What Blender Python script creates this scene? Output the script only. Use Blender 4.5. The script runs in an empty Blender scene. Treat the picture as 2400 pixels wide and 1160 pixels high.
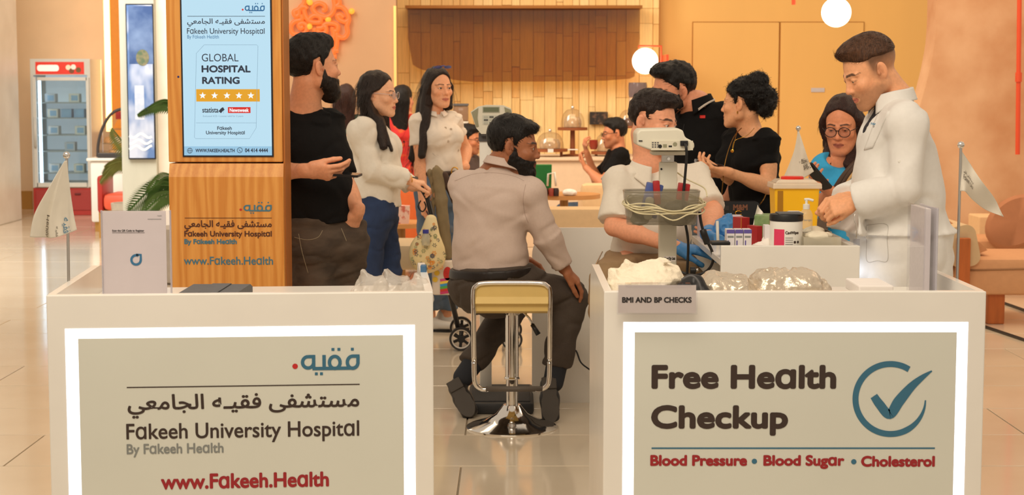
import bpy, bmesh, math, random
import numpy as np
from mathutils import Vector, Matrix
random.seed(7); RNG = np.random.default_rng(11)
SC = bpy.context.scene
COL = SC.collection
PI = math.pi
# ------------------------------------------------------------------ camera
FPX, CAMH, HOR = 4000.0, 1.49, 200.0
PITCH = math.atan((580.0 - HOR) / FPX)
cam = bpy.data.cameras.new('camera'); camo = bpy.data.objects.new('camera', cam); COL.objects.link(camo)
cam.sensor_width = 36; cam.lens = FPX / 2400 * 36; cam.clip_end = 200
camo.location = (0, 0, CAMH); camo.rotation_euler = (PI/2 - PITCH, 0, 0)
cam.dof.use_dof = True; cam.dof.focus_distance = 5.8; cam.dof.aperture_fstop = 8.0
SC.camera = camo
# ------------------------------------------------------------------ world, lights, exposure
w = bpy.data.worlds.new('mall_light'); SC.world = w; w.use_nodes = True
w.node_tree.nodes['Background'].inputs[0].default_value = (1.0, .83, .64, 1)
w.node_tree.nodes['Background'].inputs[1].default_value = .52
SC.view_settings.view_transform = 'Standard'; SC.view_settings.look = 'None'
SC.view_settings.gamma = 1; SC.view_settings.use_curve_mapping = False
SC.view_settings.exposure = 0.28
def area(name, loc, target, sx, sy, power, col):
    l = bpy.data.lights.new(name, 'AREA'); l.shape = 'RECTANGLE'; l.size = sx; l.size_y = sy
    l.energy = power; l.color = col
    o = bpy.data.objects.new(name, l); COL.objects.link(o); o.location = loc
    o.rotation_euler = (Vector(target) - Vector(loc)).to_track_quat('-Z', 'Y').to_euler()
    return o
area('booth_fill_light', (-.8, 3.0, 4.4), (0, 6.6, .9), 3.5, 2.0, 120, (1, .86, .68))  # unseen fill added on the camera side to brighten the counter fronts
area('hall_fill_light', (-4.6, 12.5, 4.8), (-5.6, 20, 1.0), 4, 3, 330, (1, .96, .88))  # unseen fill added facing the far wall, brightens pillar, wall and fridge
area('ceiling_light_cafe', (.5, 12.0, 4.8), (.8, 14.5, .6), 5, 3, 170, (1, .70, .42))
area('ceiling_light_lounge', (4.6, 10.0, 4.6), (4.2, 11.5, .4), 2.5, 2.5, 60, (1, .70, .46))
def P(px, py, Y):
    """world point seen at photo pixel (px, py) at distance Y from the camera plane"""
    x = (px - 1200) / FPX; y = (580 - py) / FPX
    d = Vector((x, math.cos(PITCH) + y * math.sin(PITCH), -math.sin(PITCH) + y * math.cos(PITCH)))
    t = Y / d.y
    return Vector((0, 0, CAMH)) + d * t
def Zat(py, Y): return P(1200, py, Y).z
def Xat(px, Y, py=580): return P(px, py, Y).x
# ------------------------------------------------------------------ materials
def lin(c):
    return tuple(((v/255)/12.92 if v/255 <= .04045 else ((v/255+.055)/1.055)**2.4) for v in c)
MATS = {}
def mat(name, col=(200,200,200), rough=.5, metal=0, spec=.5, noise=0, nscale=20, stretch=(1,1,1), bump=0, bscale=60,
        emit=None, estr=0, sss=0, coat=0, alpha=1, trans=0, ior=1.45, vcol=False, col2=None, ramp=(.35,.65), detail=4):
    if name in MATS: return MATS[name]
    m = bpy.data.materials.new(name); m.use_nodes = True; MATS[name] = m
    nt = m.node_tree; N = nt.nodes; L = nt.links; b = N['Principled BSDF']
    I = b.inputs
    c = lin(col); I['Base Color'].default_value = (*c, 1)
    I['Roughness'].default_value = rough; I['Metallic'].default_value = metal
    I['Specular IOR Level'].default_value = spec; I['IOR'].default_value = ior
    if coat: I['Coat Weight'].default_value = coat; I['Coat Roughness'].default_value = .08
    if sss:
        I['Subsurface Weight'].default_value = sss; I['Subsurface Radius'].default_value = (.012,.005,.003); I['Subsurface Scale'].default_value = 1
    if trans: I['Transmission Weight'].default_value = trans
    if alpha < 1: I['Alpha'].default_value = alpha
    if emit is not None:
        I['Emission Color'].default_value = (*lin(emit), 1); I['Emission Strength'].default_value = estr
    src = None
    if vcol:
        a = N.new('ShaderNodeVertexColor'); a.layer_name = 'Col'; src = a.outputs['Color']
    if noise or bump or col2:
        tc = N.new('ShaderNodeTexCoord'); mp = N.new('ShaderNodeMapping'); mp.inputs['Scale'].default_value = stretch
        L.new(tc.outputs['Object'], mp.inputs['Vector'])
    if noise or col2:
        n = N.new('ShaderNodeTexNoise'); n.inputs['Scale'].default_value = nscale; n.inputs['Detail'].default_value = detail
        L.new(mp.outputs['Vector'], n.inputs['Vector'])
        r = N.new('ShaderNodeValToRGB'); r.color_ramp.elements[0].position = ramp[0]; r.color_ramp.elements[1].position = ramp[1]
        L.new(n.outputs['Fac'], r.inputs['Fac'])
        if col2:
            r.color_ramp.elements[0].color = (*c, 1); r.color_ramp.elements[1].color = (*lin(col2), 1)
            src = r.outputs['Color']
        else:
            lo = 1 - noise
            r.color_ramp.elements[0].color = (lo, lo, lo, 1); r.color_ramp.elements[1].color = (1, 1, 1, 1)
            mx = N.new('ShaderNodeMix'); mx.data_type = 'RGBA'; mx.blend_type = 'MULTIPLY'; mx.inputs['Factor'].default_value = 1
            if src is None: mx.inputs['A'].default_value = (*c, 1)
            else: L.new(src, mx.inputs['A'])
            L.new(r.outputs['Color'], mx.inputs['B']); src = mx.outputs['Result']
    if src is not None: L.new(src, I['Base Color'])
    if bump:
        n2 = N.new('ShaderNodeTexNoise'); n2.inputs['Scale'].default_value = bscale; n2.inputs['Detail'].default_value = 3
        L.new(mp.outputs['Vector'], n2.inputs['Vector'])
        bp = N.new('ShaderNodeBump'); bp.inputs['Strength'].default_value = bump; bp.inputs['Distance'].default_value = .01
        L.new(n2.outputs['Fac'], bp.inputs['Height']); L.new(bp.outputs['Normal'], I['Normal'])
    return m
def glass_mat(name, tint=(255,255,255), gloss=.12, rough=.03):
    """thin clear sheet: tinted transparent with a glossy reflection"""
    if name in MATS: return MATS[name]
    m = bpy.data.materials.new(name); m.use_nodes = True; MATS[name] = m
    nt = m.node_tree; N = nt.nodes; L = nt.links; N.remove(N['Principled BSDF'])
    t = N.new('ShaderNodeBsdfTransparent'); t.inputs[0].default_value = (*lin(tint), 1)
    g = N.new('ShaderNodeBsdfGlossy'); g.inputs['Roughness'].default_value = rough
    f = N.new('ShaderNodeLayerWeight'); pw = N.new('ShaderNodeMath'); pw.operation = 'POWER'; pw.inputs[1].default_value = 4
    L.new(f.outputs['Facing'], pw.inputs[0])
    a = N.new('ShaderNodeMath'); a.operation = 'MULTIPLY_ADD'; a.inputs[1].default_value = .5; a.inputs[2].default_value = gloss; a.use_clamp = True
    L.new(pw.outputs[0], a.inputs[0])
    x = N.new('ShaderNodeMixShader'); L.new(a.outputs[0], x.inputs[0]); L.new(t.outputs[0], x.inputs[1]); L.new(g.outputs[0], x.inputs[2])
    L.new(x.outputs[0], N['Material Output'].inputs['Surface'])
    return m
def cloth_mat(name, col, thin=.35, noise=.05, nscale=30):
    """thin woven cloth that lets some light through"""
    if name in MATS: return MATS[name]
    m = mat(name, col, .8, noise=noise, nscale=nscale); nt = m.node_tree; N = nt.nodes; L = nt.links
    t = N.new('ShaderNodeBsdfTranslucent'); t.inputs[0].default_value = (*lin(col), 1)
    x = N.new('ShaderNodeMixShader'); x.inputs[0].default_value = thin
    L.new(N['Principled BSDF'].outputs[0], x.inputs[1]); L.new(t.outputs[0], x.inputs[2]); L.new(x.outputs[0], N['Material Output'].inputs['Surface'])
    return m
# ------------------------------------------------------------------ objects
ORG = {}
def props(o, label=None, cat=None, group=None, kind=None):
    if label: o['label'] = label
    if cat: o['category'] = cat
    if group: o['group'] = group
    if kind: o['kind'] = kind
    return o
def thing(name, loc, label, cat, group=None, kind=None):
    o = bpy.data.objects.new(name, None); COL.objects.link(o); o.location = loc; o.empty_display_size = .05
    ORG[o.name] = Vector(loc)
    return props(o, label, cat, group, kind)
def link(name, me, m=None, parent=None, label=None, cat=None, group=None, kind=None, smooth=None):
    o = bpy.data.objects.new(name, me); COL.objects.link(o)
    if m is not None:
        for x in (m if isinstance(m, (list, tuple)) else [m]): me.materials.append(x)
    if parent is not None:
        o.parent = parent; o.matrix_parent_inverse = Matrix.Translation(-ORG.get(parent.name, Vector((0,0,0))))
        ORG[o.name] = Vector((0,0,0))
    if smooth:
        for p in me.polygons: p.use_smooth = True
        if smooth != 1: me.set_sharp_from_angle(angle=math.radians(smooth))
    return props(o, label, cat, group, kind)
class MB:
    """collects shapes into one mesh; every part in world coordinates"""
    def __init__(s): s.v = []; s.f = []; s.mi = []; s.cur = 0
    def add(s, vs, fs):
        n = len(s.v); s.v += [tuple(v) for v in vs]; s.f += [tuple(i+n for i in f) for f in fs]; s.mi += [s.cur]*len(fs); return s
    def box(s, lo, hi, bev=0, R=None):
        lo, hi = Vector([min(p) for p in zip(lo, hi)]), Vector([max(p) for p in zip(lo, hi)])
        if not bev:
            vs = [Vector((x,y,z)) for x in (lo.x,hi.x) for y in (lo.y,hi.y) for z in (lo.z,hi.z)]
            fs = [(0,1,3,2),(4,6,7,5),(0,4,5,1),(2,3,7,6),(0,2,6,4),(1,5,7,3)]
        else:
            bm = bmesh.new(); bmesh.ops.create_cube(bm, size=1)
            for v in bm.verts: v.co = Vector([(lo[i]+hi[i])/2 + v.co[i]*(hi[i]-lo[i]) for i in range(3)])
            bmesh.ops.bevel(bm, geom=bm.edges[:], offset=bev, segments=2, profile=.5, affect='EDGES')
            bm.verts.index_update()
            vs = [v.co.copy() for v in bm.verts]; fs = [[v.index for v in f.verts] for f in bm.faces]; bm.free()
        if R is not None: vs = [R @ v for v in vs]
        return s.add(vs, fs)
    def tube(s, pts, r, n=8, close=False, caps=True):
        pts = [Vector(p) for p in pts]; m = len(pts); rr = r if isinstance(r, (list, tuple)) else [r]*m
        vs = []; up = None
        for i, p in enumerate(pts):
            if close: t = pts[(i+1) % m] - pts[i-1]
            else: t = pts[min(i+1, m-1)] - pts[max(i-1, 0)]
            t.normalize()
            if up is None:
                up = t.orthogonal().normalized()
            up = (up - t*up.dot(t)); up = up.normalized() if up.length > 1e-6 else t.orthogonal().normalized()
            b = t.cross(up)
            for k in range(n):
                a = 2*PI*k/n; vs.append(p + (up*math.cos(a) + b*math.sin(a))*rr[i])
        fs = []
        for i in range(m if close else m-1):
            j = (i+1) % m
            for k in range(n): fs.append((i*n+k, i*n+(k+1)%n, j*n+(k+1)%n, j*n+k))
        if caps and not close: fs += [tuple(range(n-1,-1,-1)), tuple((m-1)*n+k for k in range(n))]
        return s.add(vs, fs)
    def lathe(s, prof, c=(0,0,0), n=32, sx=1, sy=1, a0=0, a1=2*PI, R=None):
        c = Vector(c); vs = []; full = abs(a1-a0-2*PI) < 1e-6; k = n if full else n+1
        for (r, z) in prof:
            for i in range(k):
                a = a0+(a1-a0)*i/n; q = Vector((r*math.cos(a)*sx, r*math.sin(a)*sy, z)); vs.append(c + (R @ q if R else q))
        fs = []
        for j in range(len(prof)-1):
            for i in range(n if full else n): fs.append((j*k+i, j*k+(i+1)%k, (j+1)*k+(i+1)%k, (j+1)*k+i))
        return s.add(vs, fs)
    def prism(s, poly, fn, d0, d1):
        """poly of 2-D points extruded from d0 to d1; fn(u, v, d) gives the point"""
        n = len(poly); vs = [fn(u,v,d0) for u,v in poly] + [fn(u,v,d1) for u,v in poly]
        fs = [tuple(range(n)), tuple(range(2*n-1,n-1,-1))] + [(i+n, (i+1)%n+n, (i+1)%n, i) for i in range(n)]
        return s.add(vs, fs)
    def grid(s, fn, nu, nv, th=0):
        vs = [Vector(fn(i/nu, j/nv)) for j in range(nv+1) for i in range(nu+1)]; w_ = nu+1
        fs = [(j*w_+i, j*w_+i+1, (j+1)*w_+i+1, (j+1)*w_+i) for j in range(nv) for i in range(nu)]
        if th:
            nn = []
            for j in range(nv+1):
                for i in range(nu+1):
                    a = vs[j*w_+min(i+1,nu)] - vs[j*w_+max(i-1,0)]; b = vs[min(j+1,nv)*w_+i] - vs[max(j-1,0)*w_+i]
                    q = a.cross(b); nn.append(q.normalized() if q.length > 1e-9 else Vector((0,1,0)))
            k = len(vs); vs = vs + [vs[i] - nn[i]*th for i in range(k)]
            fs = fs + [tuple(i+k for i in reversed(f)) for f in fs]
            rim = [i for i in range(nu)] + [i*w_+nu for i in range(nv)] + [nv*w_+nu-i for i in range(nu)] + [(nv-i)*w_ for i in range(nv)]
            for a in range(len(rim)):
                p, q = rim[a], rim[(a+1) % len(rim)]; fs.append((q, p, p+k, q+k))
        return s.add(vs, fs)
    def xform(s, M, start=0):
        for i in range(start, len(s.v)): s.v[i] = tuple(M @ Vector(s.v[i]))
        return s
    def mesh(s, name):
        me = bpy.data.meshes.new(name); me.from_pydata(s.v, [], s.f); me.update()
        if any(s.mi): me.polygons.foreach_set('material_index', s.mi)
        return me
    def build(s, name, m=None, parent=None, smooth=None, **kw):
        return link(name, s.mesh(name), m, parent, smooth=smooth, **kw)
def rrect(x0, y0, x1, y1, r, n=5, only=None):
    """rounded rectangle polygon, counter-clockwise"""
    out = []
    for ci, (cx, cy, a) in enumerate(((x1-r,y0+r,-90),(x1-r,y1-r,0),(x0+r,y1-r,90),(x0+r,y0+r,180))):
        if only is not None and ci not in only:
            out.append((x1 if ci in (0,1) else x0, y0 if ci in (0,3) else y1)); continue
        for k in range(n+1):
            t = math.radians(a+90*k/n); out.append((cx+r*math.cos(t), cy+r*math.sin(t)))
    return out
def spline(pts, n=8, close=False):
    """Catmull-Rom through pts"""
    pts = [Vector(p) for p in pts]; m = len(pts); out = []
    g = (lambda i: pts[i % m]) if close else (lambda i: pts[min(max(i,0),m-1)])
    for i in range(m if close else m-1):
        a,b,c,d = g(i-1),g(i),g(i+1),g(i+2)
        for k in range(n):
            t = k/n; out.append(.5*((2*b)+(c-a)*t+(2*a-5*b+4*c-d)*t*t+(3*b-a-3*c+d)*t**3))
    if not close: out.append(pts[-1])
    return out
# ------------------------------------------------------------------ flat print: lettering
_TX = {}
def text_polys(s):
    if s in _TX: return _TX[s]
    c = bpy.data.curves.new('t', 'FONT'); c.body = s; c.size = 1; c.resolution_u = 5
    o = bpy.data.objects.new('t', c); COL.objects.link(o)
    bpy.context.view_layer.update()
    me = o.evaluated_get(bpy.context.evaluated_depsgraph_get()).to_mesh()
    vs = [(v.co.x, v.co.y) for v in me.vertices]; fs = [tuple(p.vertices) for p in me.polygons]
    o.to_mesh_clear() if False else None
    bpy.data.objects.remove(o); bpy.data.curves.remove(c)
    _TX[s] = (vs, fs); return _TX[s]
def lettering(s, fn, box, m, parent, bold=0, name='lettering', eps=.0006, base=None):
    """text s fitted in box (u0, v0, u1, v1) of a surface; fn(u, v, d) gives the point, d off the surface.
    box is fitted to the ink extents of the text; bold thickens by that many surface units"""
    vs, fs = text_polys(s)
    xs = [v[0] for v in vs]; ys = [v[1] for v in vs]
    x0, x1, y0, y1 = min(xs), max(xs), min(ys), max(ys)
    u0, v0, u1, v1 = box
    sx = (u1-u0-2*bold)/(x1-x0); sy = (v1-v0-(2*bold if v1 > v0 else -2*bold))/(y1-y0)
    bb = bold if v1 > v0 else -bold
    mb = MB(); offs = [(0,0)]
    if bold: offs += [(bold*math.cos(k*PI/4), bold*math.sin(k*PI/4)) for k in range(8)]
    for i, (ox, oy) in enumerate(offs):
        mb.add([fn(u0+bold+(x-x0)*sx+ox, v0+bb+(y-y0)*sy+oy, eps+i*2e-5) for x, y in vs], fs)
    return mb.build(name, m, parent)
def strokes2d(mb, lines, wd, fn, d=.0006, n=6):
    """flat strokes with round ends along 2-D polylines"""
    for li, ln in enumerate(lines):
        d = d+4e-5
        if len(ln) == 1:
            u, v = ln[0]; k = 14
            mb.add([fn(u+wd*.5*math.cos(2*PI*i/k), v+wd*.5*math.sin(2*PI*i/k), d) for i in range(k)], [tuple(range(k))]); continue
        P2 = [Vector((a, b)) for a, b in ln]; L = []; R_ = []
        for i, p in enumerate(P2):
            t = P2[min(i+1, len(P2)-1)] - P2[max(i-1, 0)]; t.normalize(); nn = Vector((-t.y, t.x))
            L.append(p+nn*wd/2); R_.append(p-nn*wd/2)
        vs = [fn(q.x, q.y, d) for q in L] + [fn(q.x, q.y, d) for q in R_]; k = len(P2)
        mb.add(vs, [(i, k+i, k+i+1, i+1) for i in range(k-1)])
    return mb
ARAB = ''.join(reversed('\ufee3\ufeb4\ufe98\ufeb8\ufed4\ufef0 \ufed3\ufed8\ufef4\u0640\ufeea \ufe8d\ufedf\ufea0\ufe8e\ufee3\ufecc\ufef2'))
def arc(cx, cy, rx, ry, a0, a1, n=14):
    return [(cx+rx*math.cos(math.radians(a0+(a1-a0)*i/n)), cy+ry*math.sin(math.radians(a0+(a1-a0)*i/n))) for i in range(n+1)]
def fakeeh_logo(fn, box, mblue, mred, parent, eps=.0006):
    """the blue four-letter word mark with a red dot, box in surface units (u0 left, v0 bottom, u1, v1 top)"""
    u0, v0, u1, v1 = box
    # design space: x 0..158, y 0 (dots bottom) .. 66 (dots top) as measured on the photograph
    g = lambda x, y, d: fn(u0+(u1-u0)*x/158, v0+(v1-v0)*y/66, d)
    mb = MB()
    W = 8.0
    L = [arc(37,32,13,13.5,90,360,20)+[(50,46)],          # heh: a drop pointed at upper right
         [(37,45.5),(54,45.5)], [(50,45),(50,17)],
         [(47,17),(143,17)], [(74.5,17),(74.5,49)],       # base line and yeh
         arc(99.5,31,12.5,14.5,0,360,26), arc(141.5,31,12.5,14.5,90,360,22)+[(154,46)],
         [(141,45.5),(157.8,45.5)], [(154,46),(154,28),(151,21),(144,17)]]
    strokes2d(mb, L, W, g, eps)
    s = 3.4
    for (x, y) in ((95.5,62),(109.5,62),(141,62),(56,4.5),(68,4.5)):
        mb.add([g(x-s,y-s,eps), g(x+s,y-s,eps), g(x+s,y+s,eps), g(x-s,y+s,eps)], [(0,1,2,3)])
    mb.build('logo_mark', mblue, parent)
    mb = MB(); strokes2d(mb, [[(6.5,23)]], 13, g, eps); mb.build('logo_dot', mred, parent)

class Plane:
    """a flat face of a thing: origin o, u along, v up, n out towards the viewer"""
    def __init__(s, o, u, v=(0,0,1)):
        s.o = Vector(o); s.u = Vector(u).normalized(); s.v = Vector(v).normalized(); s.n = s.u.cross(s.v)
    def __call__(s, u, v, d=0): return s.o+s.u*u+s.v*v+s.n*d
    def uv(s, px, py):
        c = Vector((0,0,CAMH)); r = P(px, py, 5)-c; t = (s.o-c).dot(s.n)/r.dot(s.n); q = c+r*t-s.o
        return q.dot(s.u), q.dot(s.v)
    def box(s, x0, y0, x1, y1):
        """surface box (u0, v0, u1, v1) of a photo box with top y0 and bottom y1"""
        a = s.uv(x0, (y0+y1)/2); b = s.uv(x1, (y0+y1)/2); m = (x0+x1)/2
        return (a[0], s.uv(m, y1)[1], b[0], s.uv(m, y0)[1])
def rect(mb, pl, b, d=.0005):
    u0, v0, u1, v1 = b; return mb.add([pl(u0,v0,d), pl(u1,v0,d), pl(u1,v1,d), pl(u0,v1,d)], [(0,1,2,3)])
def bar(pl, b, m, parent, name='rule', d=.0006):
    return rect(MB(), pl, b, d).build(name, m, parent)
# ------------------------------------------------------------------ organic bodies: smooth distance field -> one mesh
V3 = lambda *a: np.array(a, dtype=np.float64)
_NL = RNG.random((32,32,32)).astype(np.float32)*2-1
def vnoise(x, y, z):
    xi = np.floor(x).astype(int); yi = np.floor(y).astype(int); zi = np.floor(z).astype(int)
    fx = x-xi; fy = y-yi; fz = z-zi
    fx = fx*fx*(3-2*fx); fy = fy*fy*(3-2*fy); fz = fz*fz*(3-2*fz)
    g = lambda a,b,c: _NL[(xi+a)&31, (yi+b)&31, (zi+c)&31]
    l = lambda a,b,t: a+(b-a)*t
    return l(l(l(g(0,0,0),g(1,0,0),fx), l(g(0,1,0),g(1,1,0),fx), fy), l(l(g(0,0,1),g(1,0,1),fx), l(g(0,1,1),g(1,1,1),fx), fy), fz)
def E(p0, p1, a0, b0=None, a1=None, b1=None, x=None, k=.02, cap=None, op='+'):
    """swept ellipse from p0 to p1: half widths a (along x) and b; ends rounded; k blends it in; op + union, - carve"""
    if b0 is None: b0 = a0
    if a1 is None: a1, b1 = a0, b0
    elif b1 is None: b1 = a1
    return (op, V3(*p0), V3(*p1), a0, b0, a1, b1, None if x is None else V3(*x), k, cap)
def S(p, r, k=.02, op='+'): return E(p, p, r, k=k, op=op)
def BALL(p, rx, ry, rz, x, z, k=.02, op='+'):
    """ellipsoid: rx along axis x, rz along axis z, ry along the third"""
    z = V3(*z); z = z/np.linalg.norm(z); p = V3(*p)
    return (op, p-z*1e-4, p+z*1e-4, rx, ry, rx, ry, V3(*x), k, rz)
def prim_dist(q, X, Y, Z):
    op, p0, p1, a0, b0, a1, b1, xa, k, cap = q
    d = p1-p0; Ln = np.linalg.norm(d)
    t_ = d/Ln if Ln > 1e-7 else V3(0,0,1)
    if xa is None: xa = V3(1,0,0) if abs(t_[0]) < .9 else V3(0,1,0)
    xa = xa - t_*xa.dot(t_); xa = xa/np.linalg.norm(xa); ya = np.cross(t_, xa)
    f4 = np.float32; p0, t_, xa, ya = p0.astype(f4), t_.astype(f4), xa.astype(f4), ya.astype(f4); Ln = f4(Ln); a0, a1, b0, b1 = f4(a0), f4(a1), f4(b0), f4(b1); cap = f4(cap) if cap else None
    x = X-p0[0]; y = Y-p0[1]; z = Z-p0[2]
    al = x*t_[0]+y*t_[1]+z*t_[2]
    tt = np.clip(al/Ln, 0, 1) if Ln > 1e-7 else np.zeros_like(al)
    u = x*xa[0]+y*xa[1]+z*xa[2]; v = x*ya[0]+y*ya[1]+z*ya[2]; w_ = al-tt*Ln
    a = a0+(a1-a0)*tt; b = b0+(b1-b0)*tt
    c = cap if cap else np.minimum(a, b)
    ua, vb, wc = u/a, v/b, w_/c
    k1 = np.sqrt(ua*ua+vb*vb+wc*wc)+1e-9
    k2 = np.sqrt((ua/a)**2+(vb/b)**2+(wc/c)**2)+1e-9
    return k1*(k1-1)/k2
def prim_box(q, m):
    op, p0, p1, a0, b0, a1, b1, xa, k, cap = q
    r = max(a0,b0,a1,b1,cap or 0)+k+m
    return np.minimum(p0,p1)-r, np.maximum(p0,p1)+r
class Field:
    def __init__(s, lo, hi, h):
        s.lo = V3(*lo); s.h = h; s.n = np.maximum(np.ceil((V3(*hi)-s.lo)/h).astype(int)+1, 3)
        s.F = np.full(tuple(s.n), 1.0, dtype=np.float32)
    def axes(s, sl=None):
        out = []
        for i in range(3):
            a = s.lo[i]+np.arange(s.n[i])*s.h
            out.append(a[sl[i]] if sl else a)
        return np.meshgrid(*[o.astype(np.float32) for o in out], indexing='ij', sparse=False)
    def apply(s, prims, m=.02):
        for q in prims:
            if callable(q): q(s); continue
            lo, hi = prim_box(q, m+2*s.h)
            i0 = np.clip(np.floor((lo-s.lo)/s.h).astype(int), 0, s.n); i1 = np.clip(np.ceil((hi-s.lo)/s.h).astype(int)+1, 0, s.n)
            if np.any(i1-i0 <= 0): continue
            sl = tuple(slice(i0[i], i1[i]) for i in range(3))
            X, Y, Z = s.axes(sl); d = prim_dist(q, X, Y, Z); k = q[8]
            F = s.F[sl]
            if q[0] == '+':
                hh = np.maximum(k-np.abs(F-d), 0)/k if k > 0 else 0
                s.F[sl] = np.minimum(F, d)-hh*hh*k*.25
            else:
                hh = np.maximum(k-np.abs(F+d), 0)/k if k > 0 else 0
                s.F[sl] = np.maximum(F, -d)+hh*hh*k*.25
        return s
    def cut(s, p, n, k=.004):
        """keep the side of the plane opposite to n"""
        X, Y, Z = s.axes(); n = V3(*n); n = n/np.linalg.norm(n); p = V3(*p)
        d = (X-p[0])*n[0]+(Y-p[1])*n[1]+(Z-p[2])*n[2]
        hh = np.maximum(k-np.abs(s.F-d), 0)/k
        s.F = (np.maximum(s.F, d)+hh*hh*k*.25).astype(np.float32); return s
    def noise(s, amp, f=(30,30,30), seed=0, region=None):
        m = np.abs(s.F) < .05
        X, Y, Z = s.axes(); X = X[m]; Y = Y[m]; Z = Z[m]
        nz = vnoise(X*f[0]+seed*3.7, Y*f[1]+seed*1.3, Z*f[2]+seed*7.1)
        w_ = 1 if region is None else region(X, Y, Z)
        s.F[m] += (amp*nz*w_).astype(np.float32); return s
    def fold(s, fn):
        m = np.abs(s.F) < .05
        X, Y, Z = s.axes(); s.F[m] += fn(X[m], Y[m], Z[m]).astype(np.float32); return s
    def mesh(s):
        F = s.F; n = F.shape
        F = F.copy()
        sg = F < 0
        c = sg[:-1,:-1,:-1].astype(np.int8)
        acc = np.zeros(tuple(k-1 for k in n), np.int8)
        for a in (0,1):
            for b in (0,1):
                for e in (0,1): acc += sg[a:n[0]-1+a, b:n[1]-1+b, e:n[2]-1+e]
        act = (acc > 0) & (acc < 8)
        idx = np.full(act.shape, -1, np.int64); ii = np.argwhere(act); idx[act] = np.arange(len(ii))
        pos = np.zeros((len(ii),3)); cnt = np.zeros(len(ii))
        for ax in range(3):
            o1, o2 = [k for k in range(3) if k != ax]
            for a in (0,1):
                for b in (0,1):
                    off = [0,0,0]; off[o1] = a; off[o2] = b
                    i = ii+np.array(off); j = i.copy(); j[:,ax] += 1
                    fa = F[i[:,0],i[:,1],i[:,2]]; fb = F[j[:,0],j[:,1],j[:,2]]
                    m = (fa < 0) != (fb < 0)
                    t = np.where(m, fa/np.where(np.abs(fa-fb) < 1e-9, 1, fa-fb), 0)
                    q = i.astype(float)-ii; q[:,ax] += t
                    pos[m] += q[m]; cnt[m] += 1
        vs = s.lo+(ii+pos/np.maximum(cnt,1)[:,None])*s.h
        quads = []
        for ax in range(3):
            o1, o2 = [(1,2),(2,0),(0,1)][ax]
            sl0 = [slice(1,-1)]*3; sl0[ax] = slice(0,-1); sl1 = [slice(1,-1)]*3; sl1[ax] = slice(1,None)
            A = sg[tuple(sl0)]; B = sg[tuple(sl1)]
            for flip, M in ((0, A & ~B), (1, ~A & B)):
                e = np.argwhere(M)
                if not len(e): continue
                base = e.copy()
                for d in range(3):
                    if d != ax: base[:,d] += 1
                def cell(a, b):
                    q = base.copy(); q[:,o1] -= a; q[:,o2] -= b; return idx[q[:,0],q[:,1],q[:,2]]
                Q = np.stack([cell(1,1), cell(0,1), cell(0,0), cell(1,0)], 1)
                if flip: Q = Q[:,::-1]
                quads.append(Q)
        return vs, (np.concatenate(quads) if quads else np.zeros((0,4), int))
def prims_box(prims, m=.03):
    lo = []; hi = []
    for q in prims:
        if callable(q) or q[0] != '+': continue
        a, b = prim_box(q, m-q[8]); lo.append(a); hi.append(b)
    return np.min(lo,0), np.max(hi,0)
def np_mesh(name, vs, quads, col=None):
    me = bpy.data.meshes.new(name)
    me.vertices.add(len(vs)); me.vertices.foreach_set('co', np.asarray(vs, np.float32).ravel())
    k = len(quads); me.loops.add(k*4); me.loops.foreach_set('vertex_index', np.asarray(quads, np.int32).ravel())
    me.polygons.add(k); me.polygons.foreach_set('loop_start', np.arange(k, dtype=np.int32)*4)
    me.polygons.foreach_set('use_smooth', np.ones(k, bool))
    me.update(calc_edges=True)
    if col is not None:
        a = me.color_attributes.new('Col', 'FLOAT_COLOR', 'POINT'); c = np.ones((len(vs),4), np.float32); c[:,:3] = col
        a.data.foreach_set('color', c.ravel())
    return me
def sdf_obj(name, prims, h, m, parent, post=None, mg=.02, box=None, col=None, **kw):
    lo, hi = box if box else prims_box(prims, .02+mg)
    f = Field(lo, hi, h).apply(prims, mg)
    if post: post(f)
    vs, q = f.mesh()
    c = col(vs) if col else None
    return link(name, np_mesh(name, vs, q, c), m, parent, **kw)
nrm = lambda v: v/np.linalg.norm(v)
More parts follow.
